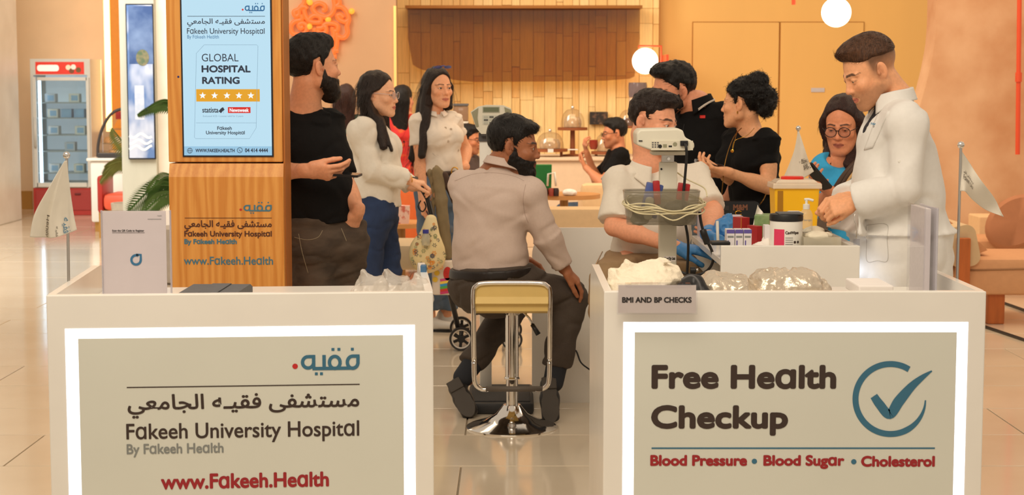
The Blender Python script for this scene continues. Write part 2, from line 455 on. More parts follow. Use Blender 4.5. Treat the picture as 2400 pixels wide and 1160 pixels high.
# ------------------------------------------------------------------ head
class HeadFrame:
    """c: centre of the head between the ears; yaw about z (0 faces the camera, + turns to photo right), pitch + looks down, roll + tips to photo right"""
    def __init__(s, c, yaw, pitch=0, roll=0, sc=1.0):
        R = Matrix.Rotation(math.radians(yaw), 3, 'Z') @ Matrix.Rotation(math.radians(roll), 3, 'Y') @ Matrix.Rotation(math.radians(pitch), 3, 'X')
        # local: x = photo right when facing the camera, y = forward (towards the camera at yaw 0), z up
        B = Matrix(((1,0,0),(0,-1,0),(0,0,1)))
        s.M = np.array(R @ B) ; s.c = V3(*c); s.sc = sc
    def p(s, x, y, z): return s.c+s.M @ (V3(x,y,z)*s.sc)
    def d(s, x, y, z): return s.M @ V3(x,y,z)
    def inv(s, vs): return ((np.asarray(vs)-s.c) @ s.M)/s.sc
def head_prims(H, fem=False, jaw=1.0, smile=0, open_=1.0):
    c = H.sc; p = H.p; X = H.d(1,0,0); Z = H.d(0,0,1); Yd = H.d(0,1,0)
    b = lambda x,y,z,rx,ry,rz,k=.02,op='+',zz=None: BALL(p(x,y,z), rx*c, ry*c, rz*c, X, Z if zz is None else zz, k*c, op)
    L = lambda a,q,r0,r1,k=.015,op='+': E(p(*a), p(*q), r0*c, r0*c, r1*c, r1*c, None, k*c, None, op)
    o = [b(0,-.018,.040,.073,.094,.084), b(0,.032,-.01,.062,.060,.088,.03),
         b(0,.05,-.055,.044*jaw,.044,.055,.03)]
    for s in (-1,1):
        o += [L((s*.056,.002,-.048),(s*.02,.078,-.098),.017*jaw,.016*jaw,.03),
              L((s*.058,.0,-.02),(s*.056,.004,-.06),.018,.017*jaw,.02),
              b(s*.043,.066,-.022,.022,.020,.018,.02)]
    o += [b(0,.083,-.100,.020*jaw,.015,.015,.016)]
    for s in (-1,1):
        o += [b(s*.031,.101,.004,.019,.015,.0125,.016,'-'),
              L((s*.012,.088,.021),(s*.048,.074,.022),.0085 if not fem else .006,.006,.012)]
    o += [L((0,.090,.014),(0,.106,-.025),.0065,.0090,.010), b(0,.1075,-.029,.0110,.0105,.0092,.008)]
    for s in (-1,1): o += [b(s*.0125,.097,-.033,.0075,.009,.0065,.006), S(p(s*.006,.103,-.0405), .0035*c, .003*c, '-')]
    # mouth: mound, lips, line
    o += [b(0,.082,-.064,.030,.018,.022,.014)]
    zc = -.064+smile*.004
    for s in (-1,1):
        o += [L((0,.101,-.0595),(s*.022,.088,zc),.0052,.0030,.005), L((0,.099,-.0705),(s*.020,.087,zc-.002),.0062,.003,.005)]
        o += [L((0,.108,-.0648),(s*.026,.091,zc-.0005),.0022,.0018,.003,'-')]
    # eyelids
    for s in (-1,1):
        o += [S(p(s*.031,.0795,.004), .0142*c, .003*c), BALL(p(s*.031,.094,.0028-.0035*(1-open_)), .0125*c, .012*c, .0042*open_*c, X, Z, .002*c, '-')]
    # ears
    for s in (-1,1):
        nn = nrm(H.d(s,.32,0)); zz = H.d(0,-.14,1); c0 = p(s*.079,-.008,-.004)
        o += [BALL(c0, .0085*c, .019*c, .031*c, nn, zz, .006*c), BALL(c0+nn*.0105*c+H.d(0,.002,.003)*c, .0085*c, .0125*c, .021*c, nn, zz, .003*c, '-'),
              BALL(c0+nn*.004*c+H.d(0,.014,-.004)*c, .005*c, .005*c, .007*c, nn, zz, .004*c), BALL(c0+nn*.003*c+H.d(0,-.002,.003)*c, .005*c, .006*c, .013*c, nn, zz, .003*c)]
    return o
def head_paint(H, skin, lip, brow=(35,22,16), browz=.0, blush=.12, stub=None, fade=None, fem=False):
    skin = np.minimum(np.array(lin(skin))*1.32, .9); lip = np.array(lin(lip))*1.15; brow = np.array(lin(brow))
    def f(vs):
        q = H.inv(vs); x, y, z = np.abs(q[:,0]), q[:,1], q[:,2]
        c = np.tile(skin, (len(vs),1))
        def mixin(w_, col):
            nonlocal c
            w_ = np.clip(w_, 0, 1)[:,None]; c = c*(1-w_)+np.array(col)*w_
        g = lambda d, r: np.clip((r-d)/.004+.5, 0, 1)
        near = (y > -.05) & (z > -.16) & (z < .16) & (x < .12)
        # warm cheeks, nose, ears
        ck = np.exp(-(((x-.045)/.022)**2+((z+.03)/.022)**2))*(y > .03)+np.exp(-((x/.014)**2+((z+.03)/.014)**2))*(y > .09)+(x > .074)*(np.abs(z) < .035)*.8
        mixin(blush*ck*near*2.2, skin*np.array((1.05,.74,.68)))
        if stub is not None:
            sb = np.array(lin(stub[0])); lvl = stub[1]
            wj = (np.clip((-.034-.25*(x-.02).clip(0)-z+.012*np.clip((.07-y)/.04,0,1))/.022+.3, 0, 1))*np.clip((y+.015)/.03,0,1)*np.clip((z+.125)/.03,0,1)
            mou = np.clip(1-((x/.030)**2+((z+.066)/.0135)**2), 0, 1)*(y > .08)
            wj = np.maximum(wj, 0)*(1-np.clip(mou*3,0,1)*.7)
            sd = np.exp(-((y-.008)/.013)**2)*np.clip((z+.06)/.02,0,1)*np.clip((.035-z)/.02,0,1)*(x > .045)*.7
            mixin(np.maximum(wj, sd)*lvl*near, sb)
        if fade is not None:
            wf = np.clip((z+.035)/.075,0,1)*np.clip((.034-y)/.018,0,1)*np.clip((x-.03)/.02+(y < -.05),0,1)*(1-((x > .0785) & (np.abs(y+.006) < .026) & (np.abs(z) < .036)))
            mixin(wf*fade[1], np.array(lin(fade[0])))
        lp = ((x/.026)**2+((z+.0645+.0006*0)/.0105)**2 < 1) & (y > .078)
        lw = np.clip((1-((x/.026)**2+((z+.0645)/.0108)**2))*5, 0, 1)*(y > .078)
        mixin(lw*.85*near, lip)
        ml = np.clip(1-np.abs(z+.0648)/.0018, 0, 1)*(x < .024)*(y > .082)  # mouth line: shade between the lips painted into the vertex colour
        mixin(ml*.8*near, lip*.25)
        bz = .026+browz+.10*np.clip(x-.012,0,.02)-.28*np.clip(x-.036,0,.03)
        hw = (.0046 if not fem else .0034)*np.clip((.060-x)/.018,.25,1)
        bw = np.clip((hw-np.abs(z-bz))/.002+.4, 0, 1)*(x > .010)*(x < .056)*(y > .05)
        mixin(bw*.92*near, brow)
        # lash line
        ex = x-.031; lw2 = np.clip(1-np.abs(np.sqrt((ex/.0135)**2+((z-.0028)/.0056)**2)-1.0)*4.0, 0, 1)*(z > .001)*(y > .075)
        mixin(lw2*(.85 if fem else .6)*near, brow*.4)
        ed = ((x > .076) & (np.sqrt(((y+.002)/.010)**2+(z/.018)**2) < 1))  # ear hollow: shade of the recess painted as darker, redder skin
        mixin(ed*.25*near, skin*np.array((.55,.4,.35)))
        return c
    return f
def make_eyes(H, parent, look=(0,0), iris=(52,30,18)):
    for s in (-1,1):
        vs = []; fs = []; mi = []; c = H.sc; R_ = .0122
        fw = nrm(V3(look[0], 1, look[1])); rt = nrm(np.cross(fw, V3(0,0,1))); up = np.cross(rt, fw)
        rings = [0,.14,.28,.42,.55,.8,1.2,1.7,2.3]
        for a in rings:
            for i in range(16):
                t = 2*PI*i/16; q = fw*math.cos(a)+(rt*math.cos(t)+up*math.sin(t))*math.sin(a)
                vs.append(H.p(*(V3(s*.031,.0795,.004)+q*R_)))
        for j in range(len(rings)-1):
            for i in range(16):
                fs.append((j*16+i, j*16+(i+1)%16, (j+1)*16+(i+1)%16, (j+1)*16+i)); mi.append(1 if j < 2 else 2 if j < 4 else 0)
        me = bpy.data.meshes.new('eye'); me.from_pydata([tuple(v) for v in vs], [], fs); me.polygons.foreach_set('material_index', mi); me.update()
        link('eye', me, [mat('eye_white', (225,215,205), .15), mat('pupil', (8,6,6), .1), mat('iris_%d_%d_%d' % iris, iris, .15)], parent, smooth=1)
def polycut(H, poly, k=.006, inside=True, arch=0):
    """keep the field inside a polygon of the head's side view (y forward, z up)"""
    P_ = np.array(poly, float)
    def f(fd):
        m = np.abs(fd.F) < .9
        X, Y, Z = fd.axes(); q = H.inv(np.stack([X[m], Y[m], Z[m]], 1)); y, z = q[:,1], q[:,2]
        if arch: z = z-arch*np.clip(1-np.abs(q[:,0])/.06, 0, 1)*np.clip((y-.02)/.03, 0, 1)
        n = len(P_); d = np.full(len(y), 1e9); s = np.ones(len(y))
        for i in range(n):
            a = P_[i]; b = P_[i-1]; e = b-a
            wy, wz = y-a[0], z-a[1]; t = np.clip((wy*e[0]+wz*e[1])/(e@e+1e-12), 0, 1)
            d = np.minimum(d, (wy-e[0]*t)**2+(wz-e[1]*t)**2)
            c1 = z >= a[1]; c2 = z < b[1]; c3 = e[0]*wz > e[1]*wy
            s = np.where((c1 & c2 & c3) | (~c1 & ~c2 & ~c3), -s, s)
        sd = np.sqrt(d)*s*H.sc
        if not inside: sd = -sd
        F = fd.F[m]; hh = np.maximum(k-np.abs(F-sd), 0)/k
        fd.F[m] = np.maximum(F, sd)+hh*hh*k*.25
    return f
def strands(vs, nr, flow, n, ln, wd, m, parent, lift=.003, seg=4, curl=0, seed=1, name='hair_strands', H=None, keep=None, jit=.09):
    """thin tapering locks lying on a hair surface: flow(p, normal) gives the direction of growth"""
    r = np.random.default_rng(seed)
    if keep is not None: k_ = keep(vs); vs = vs[k_]; nr = nr[k_]
    pick = r.integers(0, len(vs), n)
    Vv = []; Ff = []
    p = vs[pick]-nr[pick]*.002; nn = nr[pick]; L_ = ln*(.6+.8*r.random(n))
    d = flow(p, nn)+r.normal(0,jit,(n,3)); d -= nn*(d*nn).sum(1)[:,None]; d /= np.linalg.norm(d,axis=1)[:,None]+1e-9
    side = np.cross(nn, d); pts = []; q = p.copy(); ph = r.random(n)*6.28
    for i in range(seg+1):
        t = i/seg; w_ = wd*(1-t**2*.9)
        off = side*(np.sin(ph+t*9)*curl)[:,None]+nn*(np.cos(ph+t*9)*curl)[:,None]
        c = q+nn*(lift*math.sin(min(t*1.6,1)*PI*.6))+off
        pts.append((c-side*w_*.5, c+side*w_*.5))
        q = q+d*(L_/seg)[:,None]; d = d-nn*.16*(L_[:,None]/ln)
        d /= np.linalg.norm(d,axis=1)[:,None]
    A = np.stack([np.stack(x,1) for x in pts],1)  # n, seg+1, 2, 3
    base = (np.arange(n)*(seg+1)*2)[:,None]
    Q = []
    for i in range(seg): Q.append(base+np.array([[i*2, i*2+1, i*2+3, i*2+2]]))
    Q = np.concatenate(Q); return link(name, np_mesh(name, A.reshape(-1,3), Q), m, parent, kind='stuff')
def vnormals(vs, q):
    a, b, c = vs[q[:,0]], vs[q[:,1]], vs[q[:,2]]; fn = np.cross(b-a, c-a)
    n = np.zeros_like(vs)
    for i in range(4): np.add.at(n, q[:,i], fn)
    return n/(np.linalg.norm(n,axis=1)[:,None]+1e-12)
def hair_mat(name, col, shine=.38):
    return mat(name, col, .42, spec=.4, noise=.55, nscale=3, stretch=(70,70,9), bump=.6, bscale=4)
def make_hair(prims, H, m, parent, h=.005, cuts=(), noise_amp=.003, nf=(60,60,20), nstr=900, slen=.05, swd=.0022, flow=None, curl=0, lift=.003, name='hair', seed=1, mg=.02, keep=None):
    lo, hi = prims_box(prims, .03)
    f = Field(lo, hi, h).apply(prims, mg)
    if noise_amp: f.noise(noise_amp, nf, seed)
    for c in cuts: c(f)
    vs, q = f.mesh(); o = link(name, np_mesh(name, vs, q), m, parent)
    if nstr: 
        nr = vnormals(vs, q)
        if flow is None: flow = lambda p, n: np.tile(H.d(0,-.5,-.6), (len(p),1))
        strands(vs, nr, flow, nstr, slen, swd, m, o, lift, curl=curl, seed=seed, keep=keep)
    return o
# ------------------------------------------------------------------ hands
def hand_prims(w, d, n, side=1, curl=(.3,.35,.4,.45), spread=.08, thumb=(.5,.4), sc=1.0, tbend=.25, k=.006):
    """w wrist point, d pointing direction, n palm normal (out of the palm); side +1: thumb on the +(n x d) side; curl per finger index..little, 0 straight .. 1 fist;
    thumb = (outward angle, towards palm)"""
    w, d, n = V3(*w), nrm(V3(*d)), V3(*n); n = nrm(n-d*n.dot(d)); s = np.cross(n, d)*side
    o = []; W = .040*sc
    pc = lambda a, b, c: w+d*a*sc+s*b*sc+n*c*sc
    o.append(E(w-d*.02*sc, pc(.022,0,0), .026*sc, .019*sc, .031*sc, .017*sc, s, .012*sc))
    o.append(E(pc(.026,.0,0), pc(.082,.002,0), .030*sc, .0145*sc, .036*sc, .0125*sc, s, .012*sc))
    o.append(E(pc(.030,.020,.008), pc(.060,.026,.006), .014*sc, .012*sc, .011*sc, .010*sc, s, .010*sc))
    Ls = [(.042,.025,.020),(.046,.029,.021),(.043,.026,.020),(.034,.020,.018)]
    for i in range(4):
        b = pc(.088-(.004 if i in (0,2) else 0)-(.014 if i == 3 else 0), .027-.0185*i, .001)
        dd = nrm(d+s*(spread*(1.4-i)*.8)); ang = 0; r = (.0088,.0090,.0086,.0076)[i]*sc
        q = b
        for j, l in enumerate(Ls[i]):
            ang += curl[i]*(1.15,1.45,.95)[j]
            v = dd*math.cos(ang)+n*math.sin(ang); e = q+v*l*sc
            o.append(E(q, e, r*(1-.06*j), None, r*(.93-.07*j), None, None, k*.5*sc if j else k*sc)); q = e
    q = pc(.022,.024,.006); a, tw = thumb
    v = nrm(d*math.cos(a)+s*math.sin(a)+n*tw)
    for j, (l, r0, r1) in enumerate(((.046,.0145,.0115),(.034,.0108,.0098),(.026,.0098,.0080))):
        e = q+v*l*sc; o.append(E(q, e, r0*sc, None, r1*sc, None, None, (.010 if j == 0 else .004)*sc)); q = e
        v = nrm(v+d*tbend*.8-s*tbend*.6+n*tbend*.2)
    return o
# ------------------------------------------------------------------ whole figures
class Person:
    """joint points in world space; builds one continuous body and separate clothing shells"""
    def __init__(s, J, H, skin, bulk=1.0, fem=False, neck=.055, sleeve=None):
        s.J = {k: V3(*v) for k, v in J.items()}; s.H = H; s.bulk = bulk; s.fem = fem; s.skin = skin; s.neckr = neck
        J = s.J; r = J['shR']-J['shL']; r[2] *= .3; s.rt = nrm(r)           # person's right
        s.up = nrm(J['neck']-J['pelvis']); s.fw = nrm(np.cross(s.up, s.rt))
        hr = J['hipR']-J['hipL']; s.hrt = nrm(hr)
    def torso(s, t=0.0, k=.03, belly=0, bust=None):
        J, B, rt, up, fw = s.J, s.bulk, s.rt, s.up, s.fw
        pv, nk = J['pelvis'], J['neck']; ch = J.get('chest', pv+(nk-pv)*.62)
        wa = J.get('waist', pv+(ch-pv)*.45)
        f = s.fem
        hx = s.hrt
        o = [E(pv-up*.04, pv+up*.06, (.150 if not f else .160)*B+t, .108*B+t, (.142 if not f else .145)*B+t, .102*B+t, hx, .03),
             E(pv+up*.06, wa, (.142 if not f else .138)*B+t, .104*B+t, (.136 if not f else .118)*B+t, .100*B+t, rt, k),
             E(wa, ch, (.138 if not f else .118)*B+t, .102*B+t, (.158 if not f else .132)*B+t, .112*B+t, rt, k),
             E(ch, nk-up*.065, (.160 if not f else .134)*B+t, .112*B+t, .105*B+t, .075*B+t, rt, k, cap=.05)]
        for a in ('shL','shR'):
            o.append(E(ch+(J[a]-ch)*.40+up*.02, J[a], .070*B+t, .074*B+t, .048*B+t, .050*B+t, up, .03))
            o.append(E(nk-up*.03, J[a], .034+t, .034+t, .036*B+t, .036*B+t, None, .035))
        if belly: o.append(BALL(wa+fw*.045, .115*B+t, .075*B+belly+t, .12, rt, up, .06))
        if bust:
            for q in (-1,1): o.append(BALL(ch+rt*q*.068*B+fw*(.075*B+bust*.5)+up*-.005, .062*B+t, .058+bust+t, .062+t, rt, up, .04))
        return o
    def arm(s, sd, t=0.0, upto=2, bulk=None, k=.03):
        J, B = s.J, (bulk or s.bulk)**.8; sh, el, wr = J['sh'+sd], J['el'+sd], J['wr'+sd]
        f = .86 if s.fem else 1.0
        o = [E(sh, el, .048*B*f+t, None, .038*B*f+t, None, None, .02), BALL(sh+(el-sh)*.45, .043*B*f+t, .043*B*f+t, .08, (1,0,0.01), el-sh, .03)]
        if upto > 1:
            o += [E(el, wr, .038*B*f+t, None, .026*B*f+t, None, None, .02), BALL(el+(wr-el)*.28, .039*B*f+t, .037*B*f+t, .07, (1,0.01,0), wr-el, .03)]
        return o
    def leg(s, sd, t=0.0, upto=2, wide=0, k=.05, cap=None):
        J, B = s.J, s.bulk; hp, kn, an = J['hip'+sd], J['kn'+sd], J['an'+sd]
        o = [E(hp, kn, .088*B+t, None, .058*B+t+wide*.3, None, None, k)]
        if upto > 1: o += [E(kn, an if cap is None else an+(kn-an)*.12, .057*B+t+wide*.3, None, .040*B+t+wide, None, None, .03, cap), BALL(kn+(an-kn)*.30, .056*B+t+wide*.4, .056*B+t+wide*.4, .10, (1,0,.01), an-kn, .03)]
        return o
    def neckp(s):
        H = s.H; a = H.p(0,-.025,-.055); b = s.J['neck']
        r = s.neckr
        return [E(a, b, r, r*.98, r*1.12, r*1.08, s.rt, .025), E(b, s.J['shL']*.45+b*.55, r*.7, None, r*.6, None, None, .04), E(b, s.J['shR']*.45+b*.55, r*.7, None, r*.6, None, None, .04)]
    def body(s, parent, hands, paint, m, hp, h=.010, hh=.0034, hf=.0034, legs=True, extra=()):
        """hands: dict side -> prim list; hp: head prims"""
        tp = s.torso(-.018)+s.neckp(); bodyp = tp+s.arm('L')+s.arm('R')
        if legs: bodyp += s.leg('L',-.006)+s.leg('R',-.006)+[E(s.J['anL'], s.J['anL']+V3(0,0,-.03), .035), E(s.J['anR'], s.J['anR']+V3(0,0,-.03), .035)]
        allp = bodyp+list(hp)+[q for v in hands.values() for q in v]+list(extra)
        boxes = []
        c = s.H.c; r = .145*s.H.sc
        boxes.append((c-V3(r,r,.15*s.H.sc), c+V3(r,r,.16*s.H.sc), hh))
        for v in hands.values():
            lo, hi = prims_box(v, .012); boxes.append((lo, hi, hf))
        VS = []; QS = []; n = 0
        lo, hi = prims_box(allp, .02)
        f = Field(lo, hi, h).apply(allp, .015); vs, q = f.mesh()
        cen = vs[q].mean(1); keep = np.ones(len(q), bool)
        for lo, hi, _ in boxes: keep &= ~np.all((cen > lo+h*.6) & (cen < hi-h*.6), axis=1)
        VS.append(vs); QS.append(q[keep]); n += len(vs)
        for lo, hi, g in boxes:
            f = Field(lo, hi, g).apply(allp, .012); vs, q = f.mesh(); VS.append(vs); QS.append(q+n); n += len(vs)
        vs = np.concatenate(VS); q = np.concatenate(QS)
        used = np.unique(q); re = np.full(len(vs), -1); re[used] = np.arange(len(used)); vs = vs[used]; q = re[q]
        return link('body', np_mesh('body', vs, q, paint(vs)), m, parent)
def skin_mat():
    return mat('skin', (200,150,120), .48, spec=.4, sss=.08, vcol=True, noise=.10, nscale=90, bump=.12, bscale=420)
def shoe_prims(an, toe, w=.042, heel=.05, hgt=.0):
    """an ankle point, toe direction (horizontal)"""
    an = V3(*an); d = nrm(V3(*toe)); up = V3(0,0,1) if abs(d[2]) < .5 else nrm(np.cross(np.cross(d, V3(0,0,1)), d)); x = np.cross(d, up)
    up2 = np.cross(x, d)
    b = an-up2*.055
    return [E(b-d*.055, b+d*.03, .036, .038, .038, .036, x, .02), E(b+d*.02, b+d*.155, .040, .036, .038, .022, x, .03), E(an-d*.012, b-d*.012, .040, None, .040, None, x, .03)]

from mathutils.bvhtree import BVHTree
_BV = {}
def onto(o, pts, off=.002, fallback=None):
    """points on the surface of mesh object o (built in world space) that photo pixels fall on, lifted by off"""
    if o.name not in _BV:
        me = o.data; _BV[o.name] = BVHTree.FromPolygons([v.co for v in me.vertices], [tuple(p_.vertices) for p_ in me.polygons])
    c = Vector((0,0,CAMH)); out = []
    for px, py in pts:
        d = (P(px,py,5)-c).normalized(); hit, n, i, t = _BV[o.name].ray_cast(c, d)
        if hit is None:
            if out: continue
            hit, n = P(px,py,fallback or 7), -d
        out.append(hit-d*off)
    return out
def seam(o, pts, m, r=.0016, name='seam', n=6, off=.0006):
    c = spline([Vector((a, b, 0)) for a, b in pts], n); q = onto(o, [(v.x, v.y) for v in c], off)
    if len(q) > 1: MB().tube(q, r, 5).build(name, m, o, smooth=1)
def patch(o, tl, tr, bl, br, m, name, nu=10, nv=10, th=.003, off=.004):
    """a flat piece of cloth laid on surface o between four photo points"""
    g = [[(tl[k]*(1-u/nu)+tr[k]*u/nu)*(1-v/nv)+(bl[k]*(1-u/nu)+br[k]*u/nu)*v/nv for k in (0,1)] for v in range(nv+1) for u in range(nu+1)]
    q = onto(o, g, off)
    if len(q) < len(g): return None
    mb = MB(); mb.grid(lambda u, v: q[int(round(v*nv))*(nu+1)+int(round(u*nu))], nu, nv, -th); return mb.build(name, m, o, smooth=1)
# ------------------------------------------------------------------ the place: floor, walls, columns
WHITE = mat('white_laminate', (238,235,228), .25, spec=.5, noise=.03, nscale=6)
m_tile = mat('floor_tile', (218,202,178), .12, spec=.6, col2=(228,214,192), nscale=1.5, ramp=(.3,.7), coat=.3)
m_joint = mat('floor_joint', (150,136,116), .7, noise=.1, nscale=40)
fl = thing('floor', (0,12,0), 'large glossy beige stone tiles across the mall floor', None, kind='structure')
del fl['label']
MB().box((-14,2,-.05),(12,30,-.006)).build('joint_bed', m_joint, fl)
def tile_mesh(sx, sy):
    g = .0035; return MB().box((-sx/2+g,-sy/2+g,-.012),(sx/2-g,sy/2-g,0), .0015).mesh('tile')
tm1, tm2 = tile_mesh(1.2,.6), tile_mesh(1.2,1.2)
tm1.materials.append(m_tile); tm2.materials.append(m_tile)
def tiles(me, y0, y1, sy, half):
    y = y0; r = 0
    while y < y1-.01:
        X = (y+sy)*.31+.9; n = int(X/1.2)+1; sh = (.6 if r % 2 and half else 0)
        for i in range(-n, n+1):
            o = bpy.data.objects.new('tile', me); COL.objects.link(o); o.location = (i*1.2+sh-.2, y+sy/2, 0); o.parent = fl
            o.matrix_parent_inverse = Matrix.Translation((0,-12,0))
        y += sy; r += 1
tiles(tm1, 4.2, 12.0, .6, True); tiles(tm2, 12.0, 26.4, 1.2, False)
def wall(name, mb, m, **kw): return mb.build(name, m, kind='structure', **kw)
YW = 18.0                                          # café back wall
m_beige = mat('wall_paint_beige', (190,151,115), .8, noise=.05, nscale=3)
m_cream = mat('wall_veneer_yellow', (240,190,112), .55, noise=.06, nscale=2, stretch=(1,1,.2))
m_plaster = mat('pink_plaster', (190,136,96), .85, col2=(218,178,142), nscale=1.9, ramp=(.32,.66), bump=.25, bscale=9, detail=6)
m_marble = mat('pale_stone', (220,212,198), .35, col2=(236,230,218), nscale=2.2, ramp=(.35,.7), detail=7)
m_white_col = mat('column_limewash', (192,194,182), .6, noise=.08, nscale=3, stretch=(3,3,.6))
X_ = lambda px, Y=YW: Xat(px, Y, 300)
# far hall wall with the drinks fridge
YF = 20.6
wall('wall_left', MB().box((X_(-260,YF+.3), YF, 0),(X_(690,YF), YF+.25, 5)), mat('wall_paint_sand', (226,196,158), .8, noise=.05, nscale=3))
wall('pillar_1', MB().box((X_(-330,18), 17.6, 0),(X_(46,19), 19, 5), .01), m_marble)
wall('trim_1', MB().box((X_(45,YF), YF-.03, 0),(X_(72,YF), YF, .22)), mat('brass_skirting', (196,150,84), .35, metal=.7))
# glowing edge and amber return wall by the pastry case
wall('wall_panel_amber', MB().box((X_(263,YF-.5), YF-.5, 0),(X_(330,YF-.5), YF-.02, 5)), mat('amber_panel', (226,140,40), .6, noise=.05))
wall('trim_2', MB().box((X_(249,YF-.5), YF-.5, .95),(X_(262,YF-.5), YF-.44, 5)), mat('warm_led_strip', (255,220,160), .5, emit=(255,205,130), estr=3.0))
# beige wall behind the neon emblem
YN = 16.6
wall('wall_back_left', MB().box((X_(640,YN), YN, 0),(X_(930,YN), YN+.2, 4)), m_beige)
wall('trim_3', MB().box((X_(924,YN-.03), YN-.03, 1.2),(X_(930,YN-.03), YN+.02, Zat(14,YN))), mat('glowing_edge', (240,196,120), .3, metal=.5, emit=(255,190,110), estr=.35))  # metal edge strip given a faint glow of its own
# wood slat wall, every board its own piece
m_board = [mat('slat_wood_%d' % i, c, .5, noise=.14, nscale=5, stretch=(14,14,1)) for i, c in enumerate(((252,216,150),(248,208,140),(255,222,158),(246,202,132)))]
sw = thing('wall_back', (X_(1240), YW, 0), None, None, kind='structure')
MB().box((X_(925), YW, 0),(X_(1545), YW+.2, 4)).build('wall_backing', mat('slat_backing', (196,136,72), .7, noise=.1), sw)
rr = random.Random(5); x = X_(930); lev = [Zat(229,YW), Zat(178,YW), Zat(76,YW), Zat(20,YW)]
while x < X_(1540):
    x1 = min(x+rr.choice((.07,.085,.10,.12,.14)), X_(1542))
    zz = [Zat(372,YW)]+[l+(0 if rr.random() < .55 else rr.uniform(-.10,.10)) for l in lev if rr.random() < .8]+[Zat(-45,YW)]
    for z0, z1 in zip(zz, zz[1:]):
        if z1-z0 > .02: MB().box((x+.0015, YW-.02-rr.choice((0,.006,.014,.022)), z0+.001),(x1-.0015, YW, z1-.001), .003).build('board', rr.choice(m_board), sw)
    x = x1
# smoked-bronze canopy in front of the upper slats: a real tinted sheet with rounded lower corners
cp = []
zc = [(955,20),(957,110),(965,150),(985,163),(1030,170),(1060,187),(1110,192),(1300,191),(1420,189),(1482,184),(1496,172),(1499,140),(1500,20)]
ptsC = [P(a,b,YW-.35) for a, b in zc]
def canopy_fn(u, v, d): return Vector((u, YW-.35+d+.10*math.cos((u-X_(1228))*1.05), v))
mb = MB(); xs = [p.x for p in ptsC]; zb = [p.z for p in ptsC]; zt = Zat(20,YW-.35); n = 48; lo = []; 
for i in range(n+1):
    x = xs[0]+(xs[-1]-xs[0])*i/n
    z = np.interp(x, xs, zb) if 0 < i < n else zt-.3
    lo.append((x, float(z)))
vs = [canopy_fn(x, z, 0) for x, z in lo]+[canopy_fn(x, zt, 0) for x, z in lo]+[canopy_fn(x, z, .02) for x, z in lo]+[canopy_fn(x, zt, .02) for x, z in lo]
k = n+1; fs = []
for i in range(n): fs += [(i,i+1,k+i+1,k+i), (2*k+i,3*k+i,3*k+i+1,2*k+i+1), (i,2*k+i,2*k+i+1,i+1), (k+i,k+i+1,3*k+i+1,3*k+i)]
mb.add(vs, fs); mb.build('canopy_panel', glass_mat('bronze_sheet', (222,204,172), .05, .12), smooth=40, label='smoked bronze curved sheet hanging before the wood slat wall', cat='canopy')
MB().box((xs[0]-.02, YW-.42, zt),(xs[-1]+.02, YW-.03, zt+.03)).build('rail', mat('bronze_rail', (150,98,48), .4, metal=.6), bpy.data.objects['canopy_panel'])
# yellow veneer wall with two flush doors
YD = 18.2
wall('wall_back_right', MB().box((X_(1540,YD), YD, 0),(X_(2260,YD), YD+.2, 4)), m_cream)
for n_, (a, b) in enumerate(((1622,1822),(1826,2019))):
    wall('door_%d' % (n_+1), MB().box((X_(a,YD), YD-.02, 0),(X_(b,YD), YD+.01, Zat(53,YD)), .004), m_cream)
wall('trim_4', MB().box((X_(1620,YD), YD-.006, 0),(X_(1822.6,YD)-.4*0, YD+.01, Zat(51,YD))).box((X_(1821,YD), YD-.006, 0),(X_(2021,YD), YD+.01, Zat(51,YD))), mat('door_gap', (172,118,52), .8, noise=.05))
MB().box((*P(1901,215,YD-.03)[:2], Zat(216,YD)),(X_(1930,YD), YD-.02, Zat(206,YD)), .003).build('door_plate', mat('door_plate_grey', (205,200,205), .4, noise=.05), label='small pale name plate on the yellow door', cat='sign')
# pink plaster wall whose edge sweeps down in a curve
YP = 13.2
prof = spline([P(2197,-60,YP), P(2194,60,YP), P(2186,130,YP), P(2166,215,YP), P(2130,330,YP), P(2085,460,YP), P(2060,560,YP)], 6)
poly = [(p.x, p.z) for p in prof]; poly = [(poly[0][0], 4.2)]+poly+[(poly[-1][0], 0), (X_(2680,YP), 0), (X_(2680,YP), 4.2)]
mb = MB(); mb.prism(poly, lambda u, v, d: Vector((u, d, v)), YP, YP+.3)
wall('wall_right', mb, m_plaster)
# the hall column with its poster
YC = 14.6
x0, x1, x2 = X_(284,YC), X_(366,YC), X_(412,YC)
wall('column_1', MB().box((x0, YC, 0),(x1, YC+.3, 4), .006), m_white_col)
wall('column_2', MB().box((x1, YC+.05, 0),(x2, YC+.34, 4), .006), m_marble)
pf = Plane((x0, YC-.012, 0), (1,0,0))
ps = thing('wall_screen', (X_(330,YC), YC-.02, 1.0), 'tall narrow blue advertising screen on the pale column', 'screen')
b = pf.box(301,12,360,370)
MB().box((x0+b[0]-.01, YC-.03, b[1]-.012),(x0+b[2]+.01, YC, b[3]+.012), .004).build('bezel', mat('screen_bezel', (24,28,40), .3), ps)
m_ad = mat('screen_blue', (96,128,184), .25, col2=(196,208,232), nscale=2.2, stretch=(2,1,1.1), ramp=(.42,.60), detail=3)
pf = Plane((x0, YC-.031, 0), (1,0,0))
bar(pf, b, m_ad, ps, 'picture')
rect(MB(), pf, pf.box(302,14,358,150), .001).build('picture_top', mat('screen_navy', (62,88,140), .25, col2=(120,146,190), nscale=3.5, ramp=(.4,.7)), ps)
mb = MB(); mb.lathe([(.0,.0),(.055,.0)], (0,0,0), 24, 1, 1.25, R=Matrix.Rotation(PI/2,3,'X')); mb.xform(Matrix.Translation(P(334,135,YC-.034))); mb.build('bowl_shape', mat('screen_gold', (150,138,110), .3, col2=(90,110,90), nscale=20), ps)
